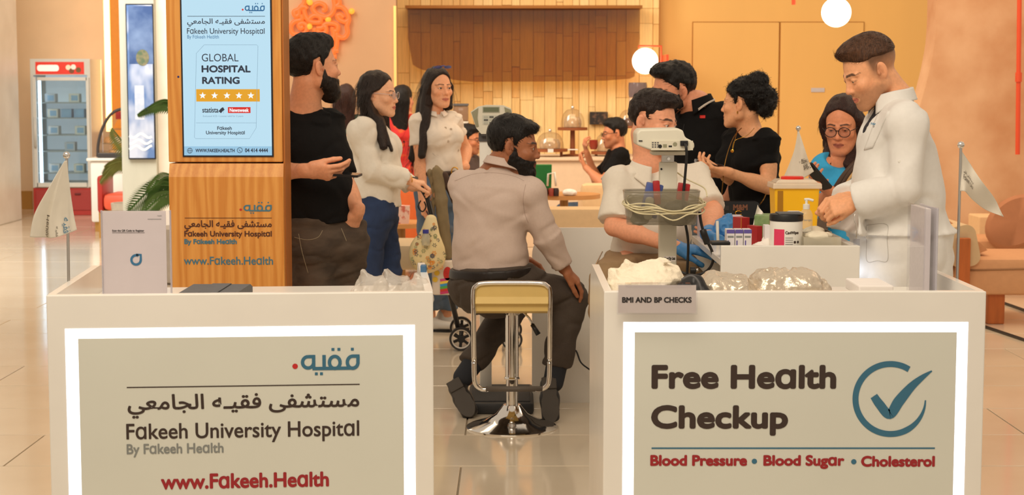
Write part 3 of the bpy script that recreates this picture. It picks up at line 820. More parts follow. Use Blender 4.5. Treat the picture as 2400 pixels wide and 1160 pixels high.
rect(MB(), pf, pf.box(316,200,338,280), .001).build('figure_shape', mat('screen_pale', (206,214,232), .3, col2=(170,190,220), nscale=12), ps)
mb = MB()
for i in range(3):
    y = 318+i*14; strokes2d(mb, [[pf.uv(303+(356-303)*t/10, y+5*math.sin(t*.9+i)) for t in range(11)]], .022, pf, .001)
mb.build('wave_shape', mat('screen_wave', (222,232,242), .3), ps)
# ------------------------------------------------------------------ the booth counters
m_led = mat('led_frame_white', (255,255,255), .4, emit=(236,242,255), estr=1.5)
m_panel = mat('sign_panel_grey', (216,218,208), .35, noise=.02, nscale=4)
m_ink = mat('ink_brown', (62,48,42), .5, noise=.05); m_blue = mat('ink_blue', (58,112,140), .5, noise=.05); m_red = mat('ink_red', (160,38,44), .5, noise=.05); m_greyi = mat('ink_grey', (134,138,136), .5, noise=.05)
m_dot = mat('ink_dot_red', (196,40,40), .5)
CH = .92
def counter(root, o, ang, W, D, wall_top=CH, led=None, rim=.085, ledz=.12, flip=False):
    """open-backed promotional counter: front panel, two side walls with rounded rear corners, recessed worktop, luminous frame on the front"""
    u = Vector((math.cos(ang), math.sin(ang), 0)); bk = Vector((-math.sin(ang), math.cos(ang), 0)); o = Vector(o)
    L = lambda a, d, z: o+u*a+bk*d+Vector((0,0,z))
    M = Matrix(((u.x,bk.x,0,o.x),(u.y,bk.y,0,o.y),(0,0,1,o.z),(0,0,0,1)))
    mb = MB(); mb.box((0,0,0),(W,.03,wall_top), .003); mb.xform(M); mb.build('front_panel', WHITE, root)
    for a in (0, W-.022):
        mb = MB(); mb.prism(rrect(.03,0,D,wall_top,.14,8,only=(1,)), lambda y, z, d, a=a: L(a+d, y, z), 0, .022); mb.build('side_panel', WHITE, root, smooth=30)
    mb = MB(); mb.box((.022,.03,wall_top-rim-.025),(W-.022,D-.03,wall_top-rim), .002); mb.xform(M); mb.build('worktop', WHITE, root)
    mb = MB(); mb.box((.022,D-.25,.12),(W-.022,D-.23,wall_top-rim-.025)); mb.xform(M); mb.build('back_panel', WHITE, root)
    pl = Plane(o, u)
    if led:
        (a0,a1,zt,b0,b1,zi) = led
        mb = MB()
        for (p, q, r, s) in ((a0,b0,ledz,zt),(b1,a1,ledz,zt),(b0,b1,zi,zt),(b0,b1,ledz,ledz+zt-zi)):
            mb.box((p,-.0008,r),(q,.001,s))
        mb.xform(M); mb.build('led_frame', m_led, root)
        mb = MB(); mb.box((b0,-.0025,ledz+zt-zi),(b1,.001,zi), .0008); mb.xform(M); mb.build('sign_panel', m_panel, root)
    return pl, L
# left counter, turned slightly
a = P(108,692,4.62); b = P(1015,683,4.705); a.z = b.z = 0
angL = math.atan2(b.y-a.y, b.x-a.x); WL = (b-a).length
lc = thing('promotion_counter', a+(b-a)*.5, 'white promotion counter bearing the hospital name, lit frame, left of the stool', 'counter', 'lit booth counters')
pL = Plane(a, b-a)
q = lambda px, py: pL.uv(px, py)
(_, zt), (_, zi) = q(560,766), q(560,789)
plL, LL = counter(lc, a, angL, WL, .92, q(560,688)[1], (q(157,960)[0], q(973,960)[0], zt, q(187,960)[0], q(946,960)[0], zi))
pS = Plane(pL(0,0,.0027), pL.u)
fakeeh_logo(pS, pS.box(685,815,843,880), m_blue, m_dot, lc)
bar(pS, pS.box(297,903,843,905.5), m_ink, lc)
lettering(ARAB, pS, pS.box(299,921,842,977), m_ink, lc, .0012)
lettering('Fɑkeeh University Hospitɑl', pS, pS.box(296,989,842,1037), m_ink, lc, .0008)
lettering('By Fɑkeeh Heɑlth', pS, pS.box(297,1039,524,1070), m_greyi, lc, .0008)
lettering('www.Fɑkeeh.Heɑlth', pS, pS.box(377,1108,771,1144), m_red, lc, .0018)
# right counter, square to the camera
a = P(1416,683,4.7); b = P(2312,683,4.7); a.z = b.z = 0; WR = (b-a).length
rc = thing('promotion_counter', a+(b-a)*.5, 'white promotion counter announcing a free checkup, lit frame, right of the stool', 'counter', 'lit booth counters')
pR = Plane(a, b-a); q = lambda px, py: pR.uv(px, py)
plR, LR = counter(rc, a, 0, WR, .86, q(1800,683)[1], (q(1460,960)[0], q(2264,960)[0], q(1800,755)[1], q(1486,960)[0], q(2238,960)[0], q(1800,778)[1]))
pS = Plane(pR(0,0,.0027), pR.u)
lettering('Free Heɑlth', pS, pS.box(1527,855,1960,912), m_ink, rc, .0037)
lettering('Checkup', pS, pS.box(1526,949,1847,1021), m_ink, rc, .0037)
bar(pS, pS.box(1527,1048.5,2191,1052), m_blue, rc)
lettering('Blood Pressure', pS, pS.box(1524,1066,1751,1092), m_red, rc, .0019)
lettering('Blood Sugɑr', pS, pS.box(1789,1066,1979,1099), m_red, rc, .0019)
lettering('Cholesterol', pS, pS.box(2018,1068,2191,1094), m_red, rc, .0019)
for bx in ((1768,1081),(2001,1082)): mb = MB(); strokes2d(mb, [[pS.uv(*bx)]], .015, pS); mb.build('bullet_dot', m_blue, rc)
def brush(pts, pl, mb, d=.0006):
    """tapering flat stroke through (px, py, width px)"""
    c = spline([Vector(p) for p in pts], 8); k = len(c); L_ = []; R_ = []
    for i, p in enumerate(c):
        t = c[min(i+1,k-1)]-c[max(i-1,0)]; t.z = 0; t.normalize(); n = Vector((-t.y, t.x, 0))
        L_.append(pl(*pl.uv(*(p+n*p.z/2)[:2]), d)); R_.append(pl(*pl.uv(*(p-n*p.z/2)[:2]), d))
    mb.add(L_+R_, [(i,i+1,k+i+1,k+i) for i in range(k-1)])
mb = MB(); brush([(2087+82*math.cos(math.radians(t)), 935-82*math.sin(math.radians(t)), max(3,14-max(0,(t-300)/62)*12)) for t in range(58,365,10)], pS, mb)
mb.build('check_ring', m_blue, rc)
mb = MB(); brush([(2048,928,18),(2062,948,21),(2085,971,22),(2107,940,25),(2136,906,19),(2162,884,12),(2184,869,3)], pS, mb, .0007)
mb.build('check_mark', m_blue, rc)
# second counter behind, its lit face turned to the doctor
Y2 = 6.15
a = P(1690,576,Y2); b = P(2016,576,Y2); W2 = (b-a).length; z2 = a.z; a.z = b.z = 0
sc2 = thing('promotion_counter', (a+b)/2, 'white booth counter crowded with medical supplies beside the doctor', 'counter', 'lit booth counters')
mb = MB(); mb.box((a.x, Y2, 0),(b.x, Y2+.025, z2), .003); mb.build('side_panel', WHITE, sc2)
mb = MB(); mb.box((b.x-.03, Y2+.025, 0),(b.x, Y2+1.02, z2), .003); mb.build('front_panel', WHITE, sc2)
mb = MB(); mb.box((a.x, Y2+1.0, 0),(b.x-.03, Y2+1.02, z2-.06), .003); mb.build('side_panel', WHITE, sc2)
mb = MB(); mb.box((a.x+.0, Y2+.025, z2-.075),(b.x-.03, Y2+1.0, z2-.05), .002); mb.build('worktop', WHITE, sc2)
mb = MB()
for (y0, y1, z0, z1) in ((.04,.08,.1,z2-.09),(.95,.99,.1,z2-.09),(.08,.95,z2-.13,z2-.09),(.08,.95,.1,.14)): mb.box((b.x-.001, Y2+y0, z0),(b.x+.004, Y2+y1, z1))
mb.build('led_frame', m_led, sc2)
ZT2 = z2-.05
# rounded white panel of the far counter behind the seated men
Y3 = 7.95
r3 = thing('promotion_counter', P(1330,700,Y3), 'white counter with a rounded upper corner standing behind the two seated men', 'counter', 'lit booth counters')
x0, x1 = P(1247,700,Y3).x, P(1475,700,Y3).x; zt3 = Zat(534,Y3)
mb = MB(); mb.prism(rrect(x0,0,x1,zt3,.13,10,only=(2,)), lambda x, z, d: Vector((x,d,z)), Y3, Y3+.03); mb.build('side_panel', WHITE, r3, smooth=30)
mb = MB(); mb.box((x0+.2, Y3+.03, zt3-.11),(x1, Y3+.55, zt3-.085)); mb.build('worktop', WHITE, r3)
mb = MB(); mb.box((x1-.03, Y3+.03, 0),(x1, Y3+.9, zt3), .003); mb.build('front_panel', WHITE, r3)
# small notice clipped on the right counter
sg = thing('table_sign', P(1540,700,4.68), 'clear acrylic notice reading BMI and BP checks on the counter edge', 'sign')
pN = Plane(P(1449,733,4.672), (1,0,0)); bx = pN.box(1449,668,1631,733)
mb = MB(); mb.box(pN(bx[0],bx[1],.001), pN(bx[2],bx[3],.003)); mb.build('paper', mat('paper_notice', (222,212,204), .6, noise=.02), sg)
mb = MB(); mb.box(pN(bx[0]-.004,bx[1]-.004,.0035), pN(bx[2]+.004,bx[3]+.004,.0055)); mb.build('acrylic_sleeve', glass_mat('clear_acrylic', (250,250,252), .02), sg)
mb = MB(); mb.box(pN(bx[0]+.02,bx[3]-.005,-.03), pN(bx[0]+.2,bx[3]+.004,.0055)); mb.build('clip', glass_mat('clear_acrylic', (250,250,252), .02), sg)
pN2 = Plane(pN(0,0,.0031), (1,0,0)); lettering('BMI AND BP CHECKS', pN2, pN2.box(1458,696,1621,709.5), mat('ink_dark', (40,34,32), .6), sg, .0009)
# ------------------------------------------------------------------ wooden kiosk with the portrait screen
YK = 6.46
def grain_mat(name, c1, c2, wave=9.0):
    m = mat(name, c1, .42, bump=.04, bscale=60); nt = m.node_tree; N = nt.nodes; L = nt.links
    tc = N.new('ShaderNodeTexCoord'); mp = N.new('ShaderNodeMapping'); mp.inputs['Scale'].default_value = (1,1,.10); L.new(tc.outputs['Object'], mp.inputs['Vector'])
    wv = N.new('ShaderNodeTexWave'); wv.wave_type = 'BANDS'; wv.bands_direction = 'X'; wv.inputs['Scale'].default_value = wave; wv.inputs['Distortion'].default_value = 9; wv.inputs['Detail'].default_value = 3; wv.inputs['Detail Scale'].default_value = 1.6
    L.new(mp.outputs['Vector'], wv.inputs['Vector']); r = N.new('ShaderNodeValToRGB'); r.color_ramp.elements[0].color = (*lin(c1),1); r.color_ramp.elements[1].color = (*lin(c2),1); r.color_ramp.elements[0].position = .1
    n = N.new('ShaderNodeTexNoise'); mp2 = N.new('ShaderNodeMapping'); mp2.inputs['Scale'].default_value = (120,120,3); L.new(tc.outputs['Object'], mp2.inputs['Vector']); L.new(mp2.outputs['Vector'], n.inputs['Vector']); n.inputs['Scale'].default_value = 2
    ad = N.new('ShaderNodeMath'); ad.operation = 'MULTIPLY_ADD'; ad.inputs[1].default_value = .55; L.new(n.outputs['Fac'], ad.inputs[0]); sm = N.new('ShaderNodeMath'); sm.operation = 'MULTIPLY'; sm.inputs[1].default_value = .5; L.new(wv.outputs['Fac'], sm.inputs[0]); L.new(sm.outputs[0], ad.inputs[2])
    L.new(ad.outputs[0], r.inputs['Fac']); L.new(r.outputs['Color'], N['Principled BSDF'].inputs['Base Color']); return m
m_oak = grain_mat('kiosk_oak', (198,124,48), (228,164,84))
m_oakd = mat('kiosk_oak_edge', (170,100,40), .45, col2=(186,114,50), nscale=3, stretch=(16,16,1))
kx0, kx1 = P(400,500,YK).x, P(664,500,YK).x
kk = thing('information_kiosk', ((kx0+kx1)/2, YK+.09, 0), 'tall oak kiosk with a glowing portrait screen behind the left counter', 'kiosk')
zl = Zat(414,YK)
mb = MB(); mb.box((kx0-.004, YK, zl+.055),(kx1, YK+.18, 2.12), .004); mb.build('upper_body', m_oak, kk)
mb = MB(); mb.prism([(YK-.022,0),(YK+.18,0),(YK+.18,zl+.05),(YK-.004,zl+.05),(YK-.022,zl)], lambda y, z, d: Vector((d,y,z)), kx0, kx1+.004); mb.build('lower_body', m_oak, kk)
mb = MB(); mb.box((kx1+.0005, YK+.012, 0),(kx1+.008, YK+.176, 2.11), .002); mb.build('side_panel', m_oakd, kk)
pK = Plane((kx0, YK, 0), (1,0,0)); B = pK.box(429,-9,635.5,364)
mb = MB(); mb.box(pK(B[0]-.006,B[1]-.006,-.001), pK(B[2]+.006,B[3]+.006,.004), .001); mb.build('bezel', mat('screen_bezel', (24,28,40), .3), kk)
scn = bar(pK, B, mat('screen_lit', (30,38,44), .25, emit=(188,224,242), estr=.80), kk, 'screen', .0048)
mb = MB(); strokes2d(mb, [[pK.uv(418,180)]], .008, pK, .001); mb.build('camera_lens', mat('lens_blue', (40,44,110), .2), kk)
E_ = lambda n, c, s: mat(n, tuple(v*.25 for v in c), .3, emit=c, estr=.8)
se_ink = E_('screen_ink', (44,52,66), .25); se_blue = E_('screen_ink_blue', (44,104,150), .3); se_y = E_('screen_yellow', (226,160,36), .35); se_w = E_('screen_white', (246,250,252), .6); se_r = E_('screen_red', (214,46,38), .4); se_l = E_('screen_line', (126,156,176), .4); se_band = E_('screen_band', (150,196,224), .5)
pK1 = Plane(pK(0,0,.0050), (1,0,0)); pT = Plane(pK(0,0,.0056), (1,0,0))
class Sk:
    """nudges photo boxes for the slight lean of the kiosk's edges in the photograph"""
    def __init__(s, pl): s.pl = pl
    def box(s, x0, y0, x1, y1):
        d = 4-(y0+y1)/2*.0225; return s.pl.box(x0+d, y0, x1+d, y1)
    def uv(s, x, y): return s.pl.uv(x+4-y*.0225, y)
    def __call__(s, *a): return s.pl(*a)
k1, kt = Sk(pK1), Sk(pT)
bar(pK1, (B[0], B[1], B[2], k1.box(434,343,638,364)[3]), se_band, scn, 'footer_band')
fakeeh_logo(kt, kt.box(563,7,617,31), se_blue, se_r, scn)
bar(kt, kt.box(436,37.5,618,38.7), se_ink, scn)
lettering(ARAB, kt, kt.box(436,43,618,63), se_ink, scn, .0004)
lettering('Fɑkeeh University Hospitɑl', kt, kt.box(436,66,618,83.5), se_ink, scn, .0002)
lettering('By Fɑkeeh Heɑlth', kt, kt.box(437,82,511,93), se_blue, scn)
mb = MB(); oc = [(477,105),(600,105),(603,108),(603,300),(588,325),(462,325),(459,322),(459,125),(477,105)]
strokes2d(mb, [[kt.uv(*p) for p in oc], [kt.uv(462,288), kt.uv(603,288)], [kt.uv(526,251), kt.uv(526,266)]], .0012, kt, .0002); mb.build('badge_outline', se_l, scn)
lettering('GLOBAL', kt, kt.box(472,126,558,144), se_ink, scn)
lettering('HOSPITAL', kt, kt.box(472,153,587,170), se_ink, scn, .0015)
lettering('RATING', kt, kt.box(474,180,562,197), se_ink, scn, .0015)
rect(MB(), k1, k1.box(461,209,610,238)).build('rating_band', se_y, scn)
for sx in (476,504,533,561,589):
    mb = MB()
    pts = [kt.uv(sx+(8.5 if i % 2 == 0 else 3.6)*math.sin(i*PI/5), 224-(8.5 if i % 2 == 0 else 3.6)*math.cos(i*PI/5)) for i in range(10)]
    c = kt.uv(sx,224); mb.add([kt(*c,.0004)]+[kt(*p,.0004) for p in pts], [(0,1+i,1+(i+1)%10) for i in range(10)]); mb.build('rating_star', se_w, scn)

lettering('statista', kt, kt.box(476,252,514,264), se_ink, scn, .0005)
mb = MB(); strokes2d(mb, [[kt.uv(517,263), kt.uv(521,258), kt.uv(526,254)]], .012, kt, .0003); mb.build('statista_mark', se_ink, scn)
rect(MB(), k1, k1.box(536,251,589,265), .0004).build('newsweek_box', se_r, scn)
lettering('Newsweek', kt, kt.box(540,253.5,585,262.5), se_w, scn, .0005)
lettering('Evaluated 4/25 • License valid for 3 years', kt, kt.box(478,270,572,275.5), se_l, scn)
lettering('Fɑkeeh', kt, kt.box(512,296,546,304.5), se_ink, scn, .0004)
lettering('University Hospitɑl', kt, kt.box(486,306.5,577,317.5), se_ink, scn, .0004)
lettering('WWW.FAKEEH.HEALTH', kt, kt.box(462,348.5,554,357), se_ink, scn, .0005)
lettering('04 414 4444', kt, kt.box(578,347.5,632,357), se_ink, scn, .0006)
mb = MB(); strokes2d(mb, [[kt.uv(449+6*math.cos(t*.3), 353+6*math.sin(t*.3)) for t in range(22)], [kt.uv(449+2.6*math.cos(t*.3), 353+6*math.sin(t*.3)) for t in range(22)], [kt.uv(443,353), kt.uv(455,353)]], .0016, kt); mb.build('globe_icon', se_ink, scn)
mb = MB(); strokes2d(mb, [[kt.uv(566+6*math.cos(t*.3), 352+6*math.sin(t*.3)) for t in range(22)], [kt.uv(564,350), kt.uv(565,353), kt.uv(569,355)]], .002, kt); mb.build('phone_icon', se_ink, scn)
pW = Plane((kx0, YK-.0225, 0), (1,0,0)); kb = mat('kiosk_ink_blue', (70,116,136), .5); kr = mat('kiosk_ink_brown', (84,44,28), .5)
fakeeh_logo(pW, pW.box(561,473,637,501), kb, m_dot, kk)
bar(pW, pW.box(433,510.3,637,511.6), kr, kk)
lettering(ARAB, pW, pW.box(432,516,637,541), kr, kk, .0009)
lettering('Fɑkeeh University Hospitɑl', pW, pW.box(432,541,637,558.5), kr, kk, .0009)
lettering('By Fɑkeeh Heɑlth', pW, pW.box(432,560,555,575.5), kb, kk, .0011)
lettering('www.Fɑkeeh.Heɑlth', pW, pW.box(431,601.5,640,620.5), kb, kk, .0006)
# ------------------------------------------------------------------ things on the counters
m_chrome = mat('chrome', (225,222,218), .08, metal=1); m_steel = mat('brushed_steel', (190,186,180), .3, metal=1)
m_clear = glass_mat('clear_acrylic', (250,250,252), .02)
m_black = mat('black_plastic', (26,26,28), .45, noise=.1); m_dkgrey = mat('dark_grey_cover', (92,92,94), .6, noise=.1, nscale=60)
m_flag = cloth_mat('flag_cloth', (244,240,230), .45)
m_white = mat('white_plastic', (236,234,226), .35, noise=.02)
m_paper = mat('paper_white', (238,232,228), .7, noise=.02)
def coons(tl, tr, bl, br, folds, axis):
    """cloth patch between four corners with folds pushed along axis"""
    tl, tr, bl, br, axis = map(Vector, (tl, tr, bl, br, axis))
    def f(u, v):
        p = (tl*(1-u)+tr*u)*(1-v)+(bl*(1-u)+br*u)*v
        return p+axis*folds(u, v)
    return f
def flag(label, base, top, cloth, Y, texts, stand=True, mirror=False):
    """desk flag: pole from base to top (photo points), cloth function f(u, v) with u=0 on the pole"""
    b = P(*base, Y); t = P(*top, Y); r = thing('desk_flag', b, label, 'flag', 'small hospital desk flags')
    MB().tube([b, t], .0042, 10).build('pole', m_steel, r, smooth=60)
    MB().lathe([(0,-.011),(.008,-.008),(.011,0),(.008,.008),(0,.011)], t+Vector((0,0,.008)), 14).build('finial', m_chrome, r, smooth=1)
    if stand: MB().lathe([(0,0),(.042,0),(.042,.006),(.012,.014),(.006,.03),(0,.03)], b, 24).build('foot', m_clear if stand == 2 else m_steel, r, smooth=40)
    mb = MB(); mb.grid(cloth, 26, 26, .0008); c = mb.build('cloth', m_flag, r, smooth=1)
    for (s, bx, m, bold, rot) in texts:
        vs, fs = text_polys(s) if s != 'LOGO' else ([], [])
        x0, x1 = min(v[0] for v in vs), max(v[0] for v in vs); y0, y1 = min(v[1] for v in vs), max(v[1] for v in vs)
        def g(x, y):
            a = (x-x0)/(x1-x0); q = (y-y0)/(y1-y0); u0, v0, u1, v1 = bx
            if rot: u = u0+(u1-u0)*q; v = v0+(v1-v0)*a
            else: u = u0+(u1-u0)*a; v = v1+(v0-v1)*q
            e = .002; p = Vector(cloth(u,v)); du = Vector(cloth(u+e,v))-p; dv = Vector(cloth(u,v+e))-p; n = du.cross(dv).normalized()
            if n.y > 0: n = -n
            return p+n*.0022
        mb = MB(); mb.add([g(*v) for v in vs], fs); mb.build('lettering', m, c)
    return r
zl_ = LL(0,0,0).z+q(1800,683)[1]-.085
# left flag, its cloth hanging twisted to the left
cl = coons(P(158,378,4.95), P(150,384,4.93), P(174,541,4.95), P(74,556,4.88), lambda u, v: 0, (0,1,0))
A1 = spline([P(157,376,4.95), P(162,430,4.96), P(170,500,4.97), P(176,540,4.97)], 10); B1 = spline([P(151,378,4.92), P(120,430,4.86), P(82,500,4.84), P(72,555,4.85)], 10)
def cloth1(u, v):
    A, Bc = A1, B1
    i = v*(len(A)-1); k = min(int(i), len(A)-2); t = i-k
    p = (A[k]*(1-t)+A[k+1]*t)*(1-u)+(Bc[k]*(1-t)+Bc[k+1]*t)*u
    return p+Vector((0,1,0))*(.022*math.sin(u*8.5+v*1.5)*v*(1-.3*u)+.006*math.sin(u*19)*v)+Vector((0,0,-.012*math.sin(u*PI)*v))
flag('white desk flag drooping beside the clear paper stand on the left counter', (162,712), (156,370), cloth1, 4.97,
     [('Heɑlth', (.62,.74,.80,.98), m_ink, 0, True)][:0]+[('Heɑlth', (.60,.66,.72,.96), m_ink, 0, True), ('\ufeea\ufef4\ufed8\ufed3', (.28,.70,.14,.96), mat('flag_blue', (48,120,160), .6), 0, True), ('\ufeea\ufef4\ufed8\ufed3', (.44,.80,.36,.98), m_ink, 0, True)])
# right flag, blown out to the right
top2 = spline([P(2251,350,5.05), P(2275,385,5.07), P(2300,425,5.05), P(2335,470,5.09), P(2354,508,5.07)], 10)
bot2 = spline([P(2249,449,5.05), P(2262,449,5.03), P(2280,468,5.08), P(2310,492,5.11), P(2353,508,5.08)], 10)
def cloth2(u, v):
    top, bot = top2, bot2
    i = u*(len(top)-1); k = min(int(i), len(top)-2); t = i-k
    p = (top[k]*(1-t)+top[k+1]*t)*(1-v)+(bot[k]*(1-t)+bot[k+1]*t)*v
    return p+Vector((0,1,0))*.014*math.sin(u*9-v*2)*u
flag('white desk flag flying to the right on the far end of the right counter', (2242,700), (2252,346), cloth2, 5.05,
     [('Fɑkeeh Uni', (.13,.52,.42,.66), m_ink, 0, False), (ARAB[9:], (.12,.36,.40,.50), m_ink, 0, False)])
# clear paper stand (the printed square code is left blank)
YQ = 5.02
st = thing('paper_stand', P(320,712,YQ), 'clear acrylic stand holding a white sheet on the left counter', 'sign stand')
x0, x1 = P(238,600,YQ).x, P(401,600,YQ).x; z0, z1 = zl_, Zat(493,YQ)
MB().box((x0+.004,YQ+.002,z0+.006),(x1-.014,YQ+.004,z1-.002)).build('paper', mat('paper_sheet', (226,216,214), .7, noise=.02), st)
MB().box((x0,YQ-.003,z0),(x1,YQ,z1), .001).build('front_sheet', m_clear, st)
MB().box((x0,YQ+.006,z0),(x1,YQ+.009,z1), .001).build('back_sheet', m_clear, st)
MB().box((x0,YQ-.003,z0),(x1,YQ+.08,z0+.003)).build('base', m_clear, st)
for xx in (x0, x1-.003): MB().box((xx,YQ-.002,z0),(xx+.004,YQ+.009,z1)).build('edge_strip', mat('acrylic_edge', (206,204,214), .2, alpha=.55), st)
pQ = Plane((0,YQ+.0015,0), (1,0,0))
lettering('Scan the QR Code to Register', pQ, pQ.box(263,538,338,544), mat('ink_dark', (40,34,32), .6), st, .0002); bar(pQ, pQ.box(263,545,339,545.8), m_ink, st)
mb = MB(); strokes2d(mb, [[pQ.uv(319+11*math.cos(t*.35), 609-11*math.sin(t*.35)) for t in range(3,19)]+[pQ.uv(330,597), pQ.uv(319,597)]], .007, pQ); mb.build('drop_logo', mat('flag_blue', (48,120,160), .6), st)
lettering('Heɑlth', pQ, pQ.box(369,504,379,507), m_greyi, st); bar(pQ, pQ.box(346,513,378,514), m_greyi, st)
# folded dark tablet cover
tc = thing('tablet_cover', P(490,690,4.86), 'dark grey folding tablet cover lying on the left counter', 'tablet cover')
for i, (a, b) in enumerate(((424,468),(470,514),(516,560))):
    mb = MB(); p0, p1 = P(a,690,4.84), P(b,690,4.84)
    z0 = zl_+.002; mb.prism([(4.80,z0),(4.98,z0+.03),(4.98,z0+.062+.002),(4.955,z0+.074),(4.80,z0+.066)], lambda y, z, d: Vector((d+(y-4.8)*.10,y,z+(.002 if i == 1 else 0))), p0.x, p1.x); mb.build('panel', m_dkgrey, tc, smooth=30)
# bags: crumpled shapes from a smooth field
def bag(name, label, cat, prims, m, h=.005, amp=.006, nf=(26,26,26), seed=1, amp2=.002, zfloor=None, group=None, parent=None, spikes=None):
    lo, hi = prims_box(prims, .03); f = Field(lo, hi, h).apply(prims, .03)
    f.fold(lambda x, y, z: amp*np.abs(vnoise(x*nf[0]+seed*5, y*nf[1], z*nf[2]+seed))*2-amp+amp2*vnoise(x*90, y*90, z*90+seed))
    if zfloor is not None: f.cut((0,0,zfloor), (0,0,-1))
    vs, q_ = f.mesh(); return link(name, np_mesh(name, vs, q_), m, parent, label=label, cat=cat, group=group)
m_film = mat('plastic_film', (226,218,208), .12, spec=.8, noise=.12, nscale=14, bump=.6, bscale=26, alpha=.5)
m_silver = mat('silver_pouch', (212,194,168), .28, metal=.35, noise=.15, nscale=14, bump=.8, bscale=22)
m_gauze = mat('gauze', (242,230,206), .5, noise=.08, nscale=25, bump=.6, bscale=50)
zr_ = plR(0,q(1800,683)[1]-.085).z
Q = lambda px, Y: P(px,600,Y).x
for i, (px, Y, sx, sz, lb) in enumerate(((868,4.95,.055,.085,'crinkled clear plastic packet nearest the man in black, on the left counter'),(920,4.99,.06,.082,'crinkled clear plastic packet between two others on the left counter'),(975,4.93,.045,.074,'crinkled clear plastic packet nearest the gap, on the left counter'))):
    c = Q(px,Y)
    bag('plastic_packet', lb, 'packet', [BALL((c,Y,zl_+.04), sx, .07, .055, (1,0,0), (0,0,1)), E((c-sx*.2,Y,zl_+.05),(c-sx*.45+.03*i*.3,Y+.01,zl_+sz+.022), .022,.03,.006,.02,(1,0,0),.02), E((c+sx*.3,Y,zl_+.05),(c+sx*.6,Y,zl_+sz), .018,.03,.005,.02,(1,0,0),.02)], m_film, .004, .008, (34,30,30), i+1, .002, zl_+.001, 'plastic packets on the left counter')
MB().box((Q(985,5.2),5.2,zl_),(Q(999,5.2),5.23,zl_+.105), .003).build('blue_card_box', mat('box_blue', (64,104,140), .5, noise=.1), label='small blue card box at the inner end of the left counter', cat='box')
c = Q(1490,4.95)
bag('gauze_bag', 'pile of cream gauze in clear film on the right counter', 'bag', [BALL((Q(1474,5.0),5.0,zr_+.05), .065,.10,.055,(1,0,0),(0,0,1),.03), BALL((Q(1530,5.02),5.02,zr_+.06), .085,.10,.072,(1,0,0),(0,0,1),.03), E((Q(1450,4.98),4.98,zr_+.05),(Q(1436,4.98),4.99,zr_+.105),.02,.03,.006,.02,(1,0,0),.02), E((Q(1480,5),5.0,zr_+.08),(Q(1468,5),5.0,zr_+.14),.02,.02,.004,.01,(1,0,0),.02), BALL((Q(1560,5),5.05,zr_+.09), .05,.07,.04,(1,0,0),(0,0,1),.03)], m_gauze, .004, .009, (15,20,52), 3, .003, zr_+.001)
m_silver = mat('foil_pouch', (214,200,180), .30, metal=.55, noise=.10, nscale=14, bump=1.0, bscale=30)
bag('silver_pouch', 'long crumpled silver foil pouch lying next to the black pouch on the right counter', 'pouch', [E((Q(1672,4.98),4.98,zr_+.055),(Q(1735,4.98),4.98,zr_+.045), .055,.085,.050,.085,(0,0,1),.03,cap=.05), E((Q(1735,4.98),4.98,zr_+.04),(Q(1762,4.98),4.98,zr_+.03), .05,.08,.012,.07,(0,0,1),.03)], m_silver, .0035, .0045, (46,20,40), 5, .0025, zr_+.001, 'silver pouches on the right counter')
bag('silver_pouch', 'domed silver foil pouch standing alone, farther right on the right counter', 'pouch', [E((Q(1800,5.0),5.0,zr_+.05),(Q(1885,5.0),5.0,zr_+.055), .066,.085,.060,.085,(0,0,1),.03,cap=.06), E((Q(1800,5.0),5.0,zr_+.045),(Q(1772,5.0),5.0,zr_+.03), .05,.08,.010,.07,(0,0,1),.03), E((Q(1885,5.0),5.0,zr_+.045),(Q(1926,5.0),5.0,zr_+.05), .055,.08,.022,.07,(0,0,1),.03)], m_silver, .0035, .005, (44,20,36), 8, .0025, zr_+.001, 'silver pouches on the right counter')
bp = thing('zip_pouch', (Q(1612,4.93),4.93,zr_), 'black zipped pouch leaning on the silver foil pouch', 'pouch')
bag('body', None, None, [E((Q(1600,4.92),4.92,zr_+.02),(Q(1622,4.92),4.93,zr_+.075),.05,.045,.03,.03,(1,0,0),.02), E((Q(1625,4.91),4.91,zr_+.08),(Q(1652,4.88),4.88,zr_+.03),.018,.03,.014,.03,(0,1,0),.02)], m_black, .004, .004, (30,30,30), 2, .001, zr_+.001, parent=bp)
MB().tube(spline([(Q(1598,4.86),4.86,zr_+.10),(Q(1622,4.85),4.85,zr_+.112),(Q(1640,4.84),4.84,zr_+.09),(Q(1652,4.83),4.83,zr_+.03)],6), .003, 8).build('zip', m_dkgrey, bp, smooth=1)
MB().box((Q(2000,4.95),4.86,zr_+.05),(Q(2080,4.95),5.06,zr_+.082), .004).build('leaflet_pile', m_paper, label='flat pile of white leaflets at the right counter edge', cat='leaflets')
# brochure holder seen edge on
bh = thing('brochure_holder', P(2175,690,4.98), 'tall clear brochure holder seen edge on at the right counter', 'brochure holder')
xa, xb = Q(2159,4.98), Q(2192,4.98); zt = Zat(484,4.98)
MB().box((xa,4.95,zr_),(xa+.004,5.16,zt), .001).build('side_sheet', m_clear, bh); MB().box((xb-.006,4.95,zr_),(xb,5.16,zt-.003), .001).build('side_sheet', mat('acrylic_edge', (206,204,214), .2, alpha=.55), bh)
MB().box((xa,4.95,zr_),(xb,4.954,zt), .001).build('front_sheet', m_clear, bh)
MB().box((xa,4.95,zr_),(xb,5.16,zr_+.004)).build('base', m_clear, bh)
MB().box((xa+.006,4.97,zr_+.005),(xa+.024,5.15,zt-.006), .001).build('leaflets', mat('leaflet_side', (226,218,216), .7, noise=.08, nscale=80, stretch=(60,1,1)), bh)
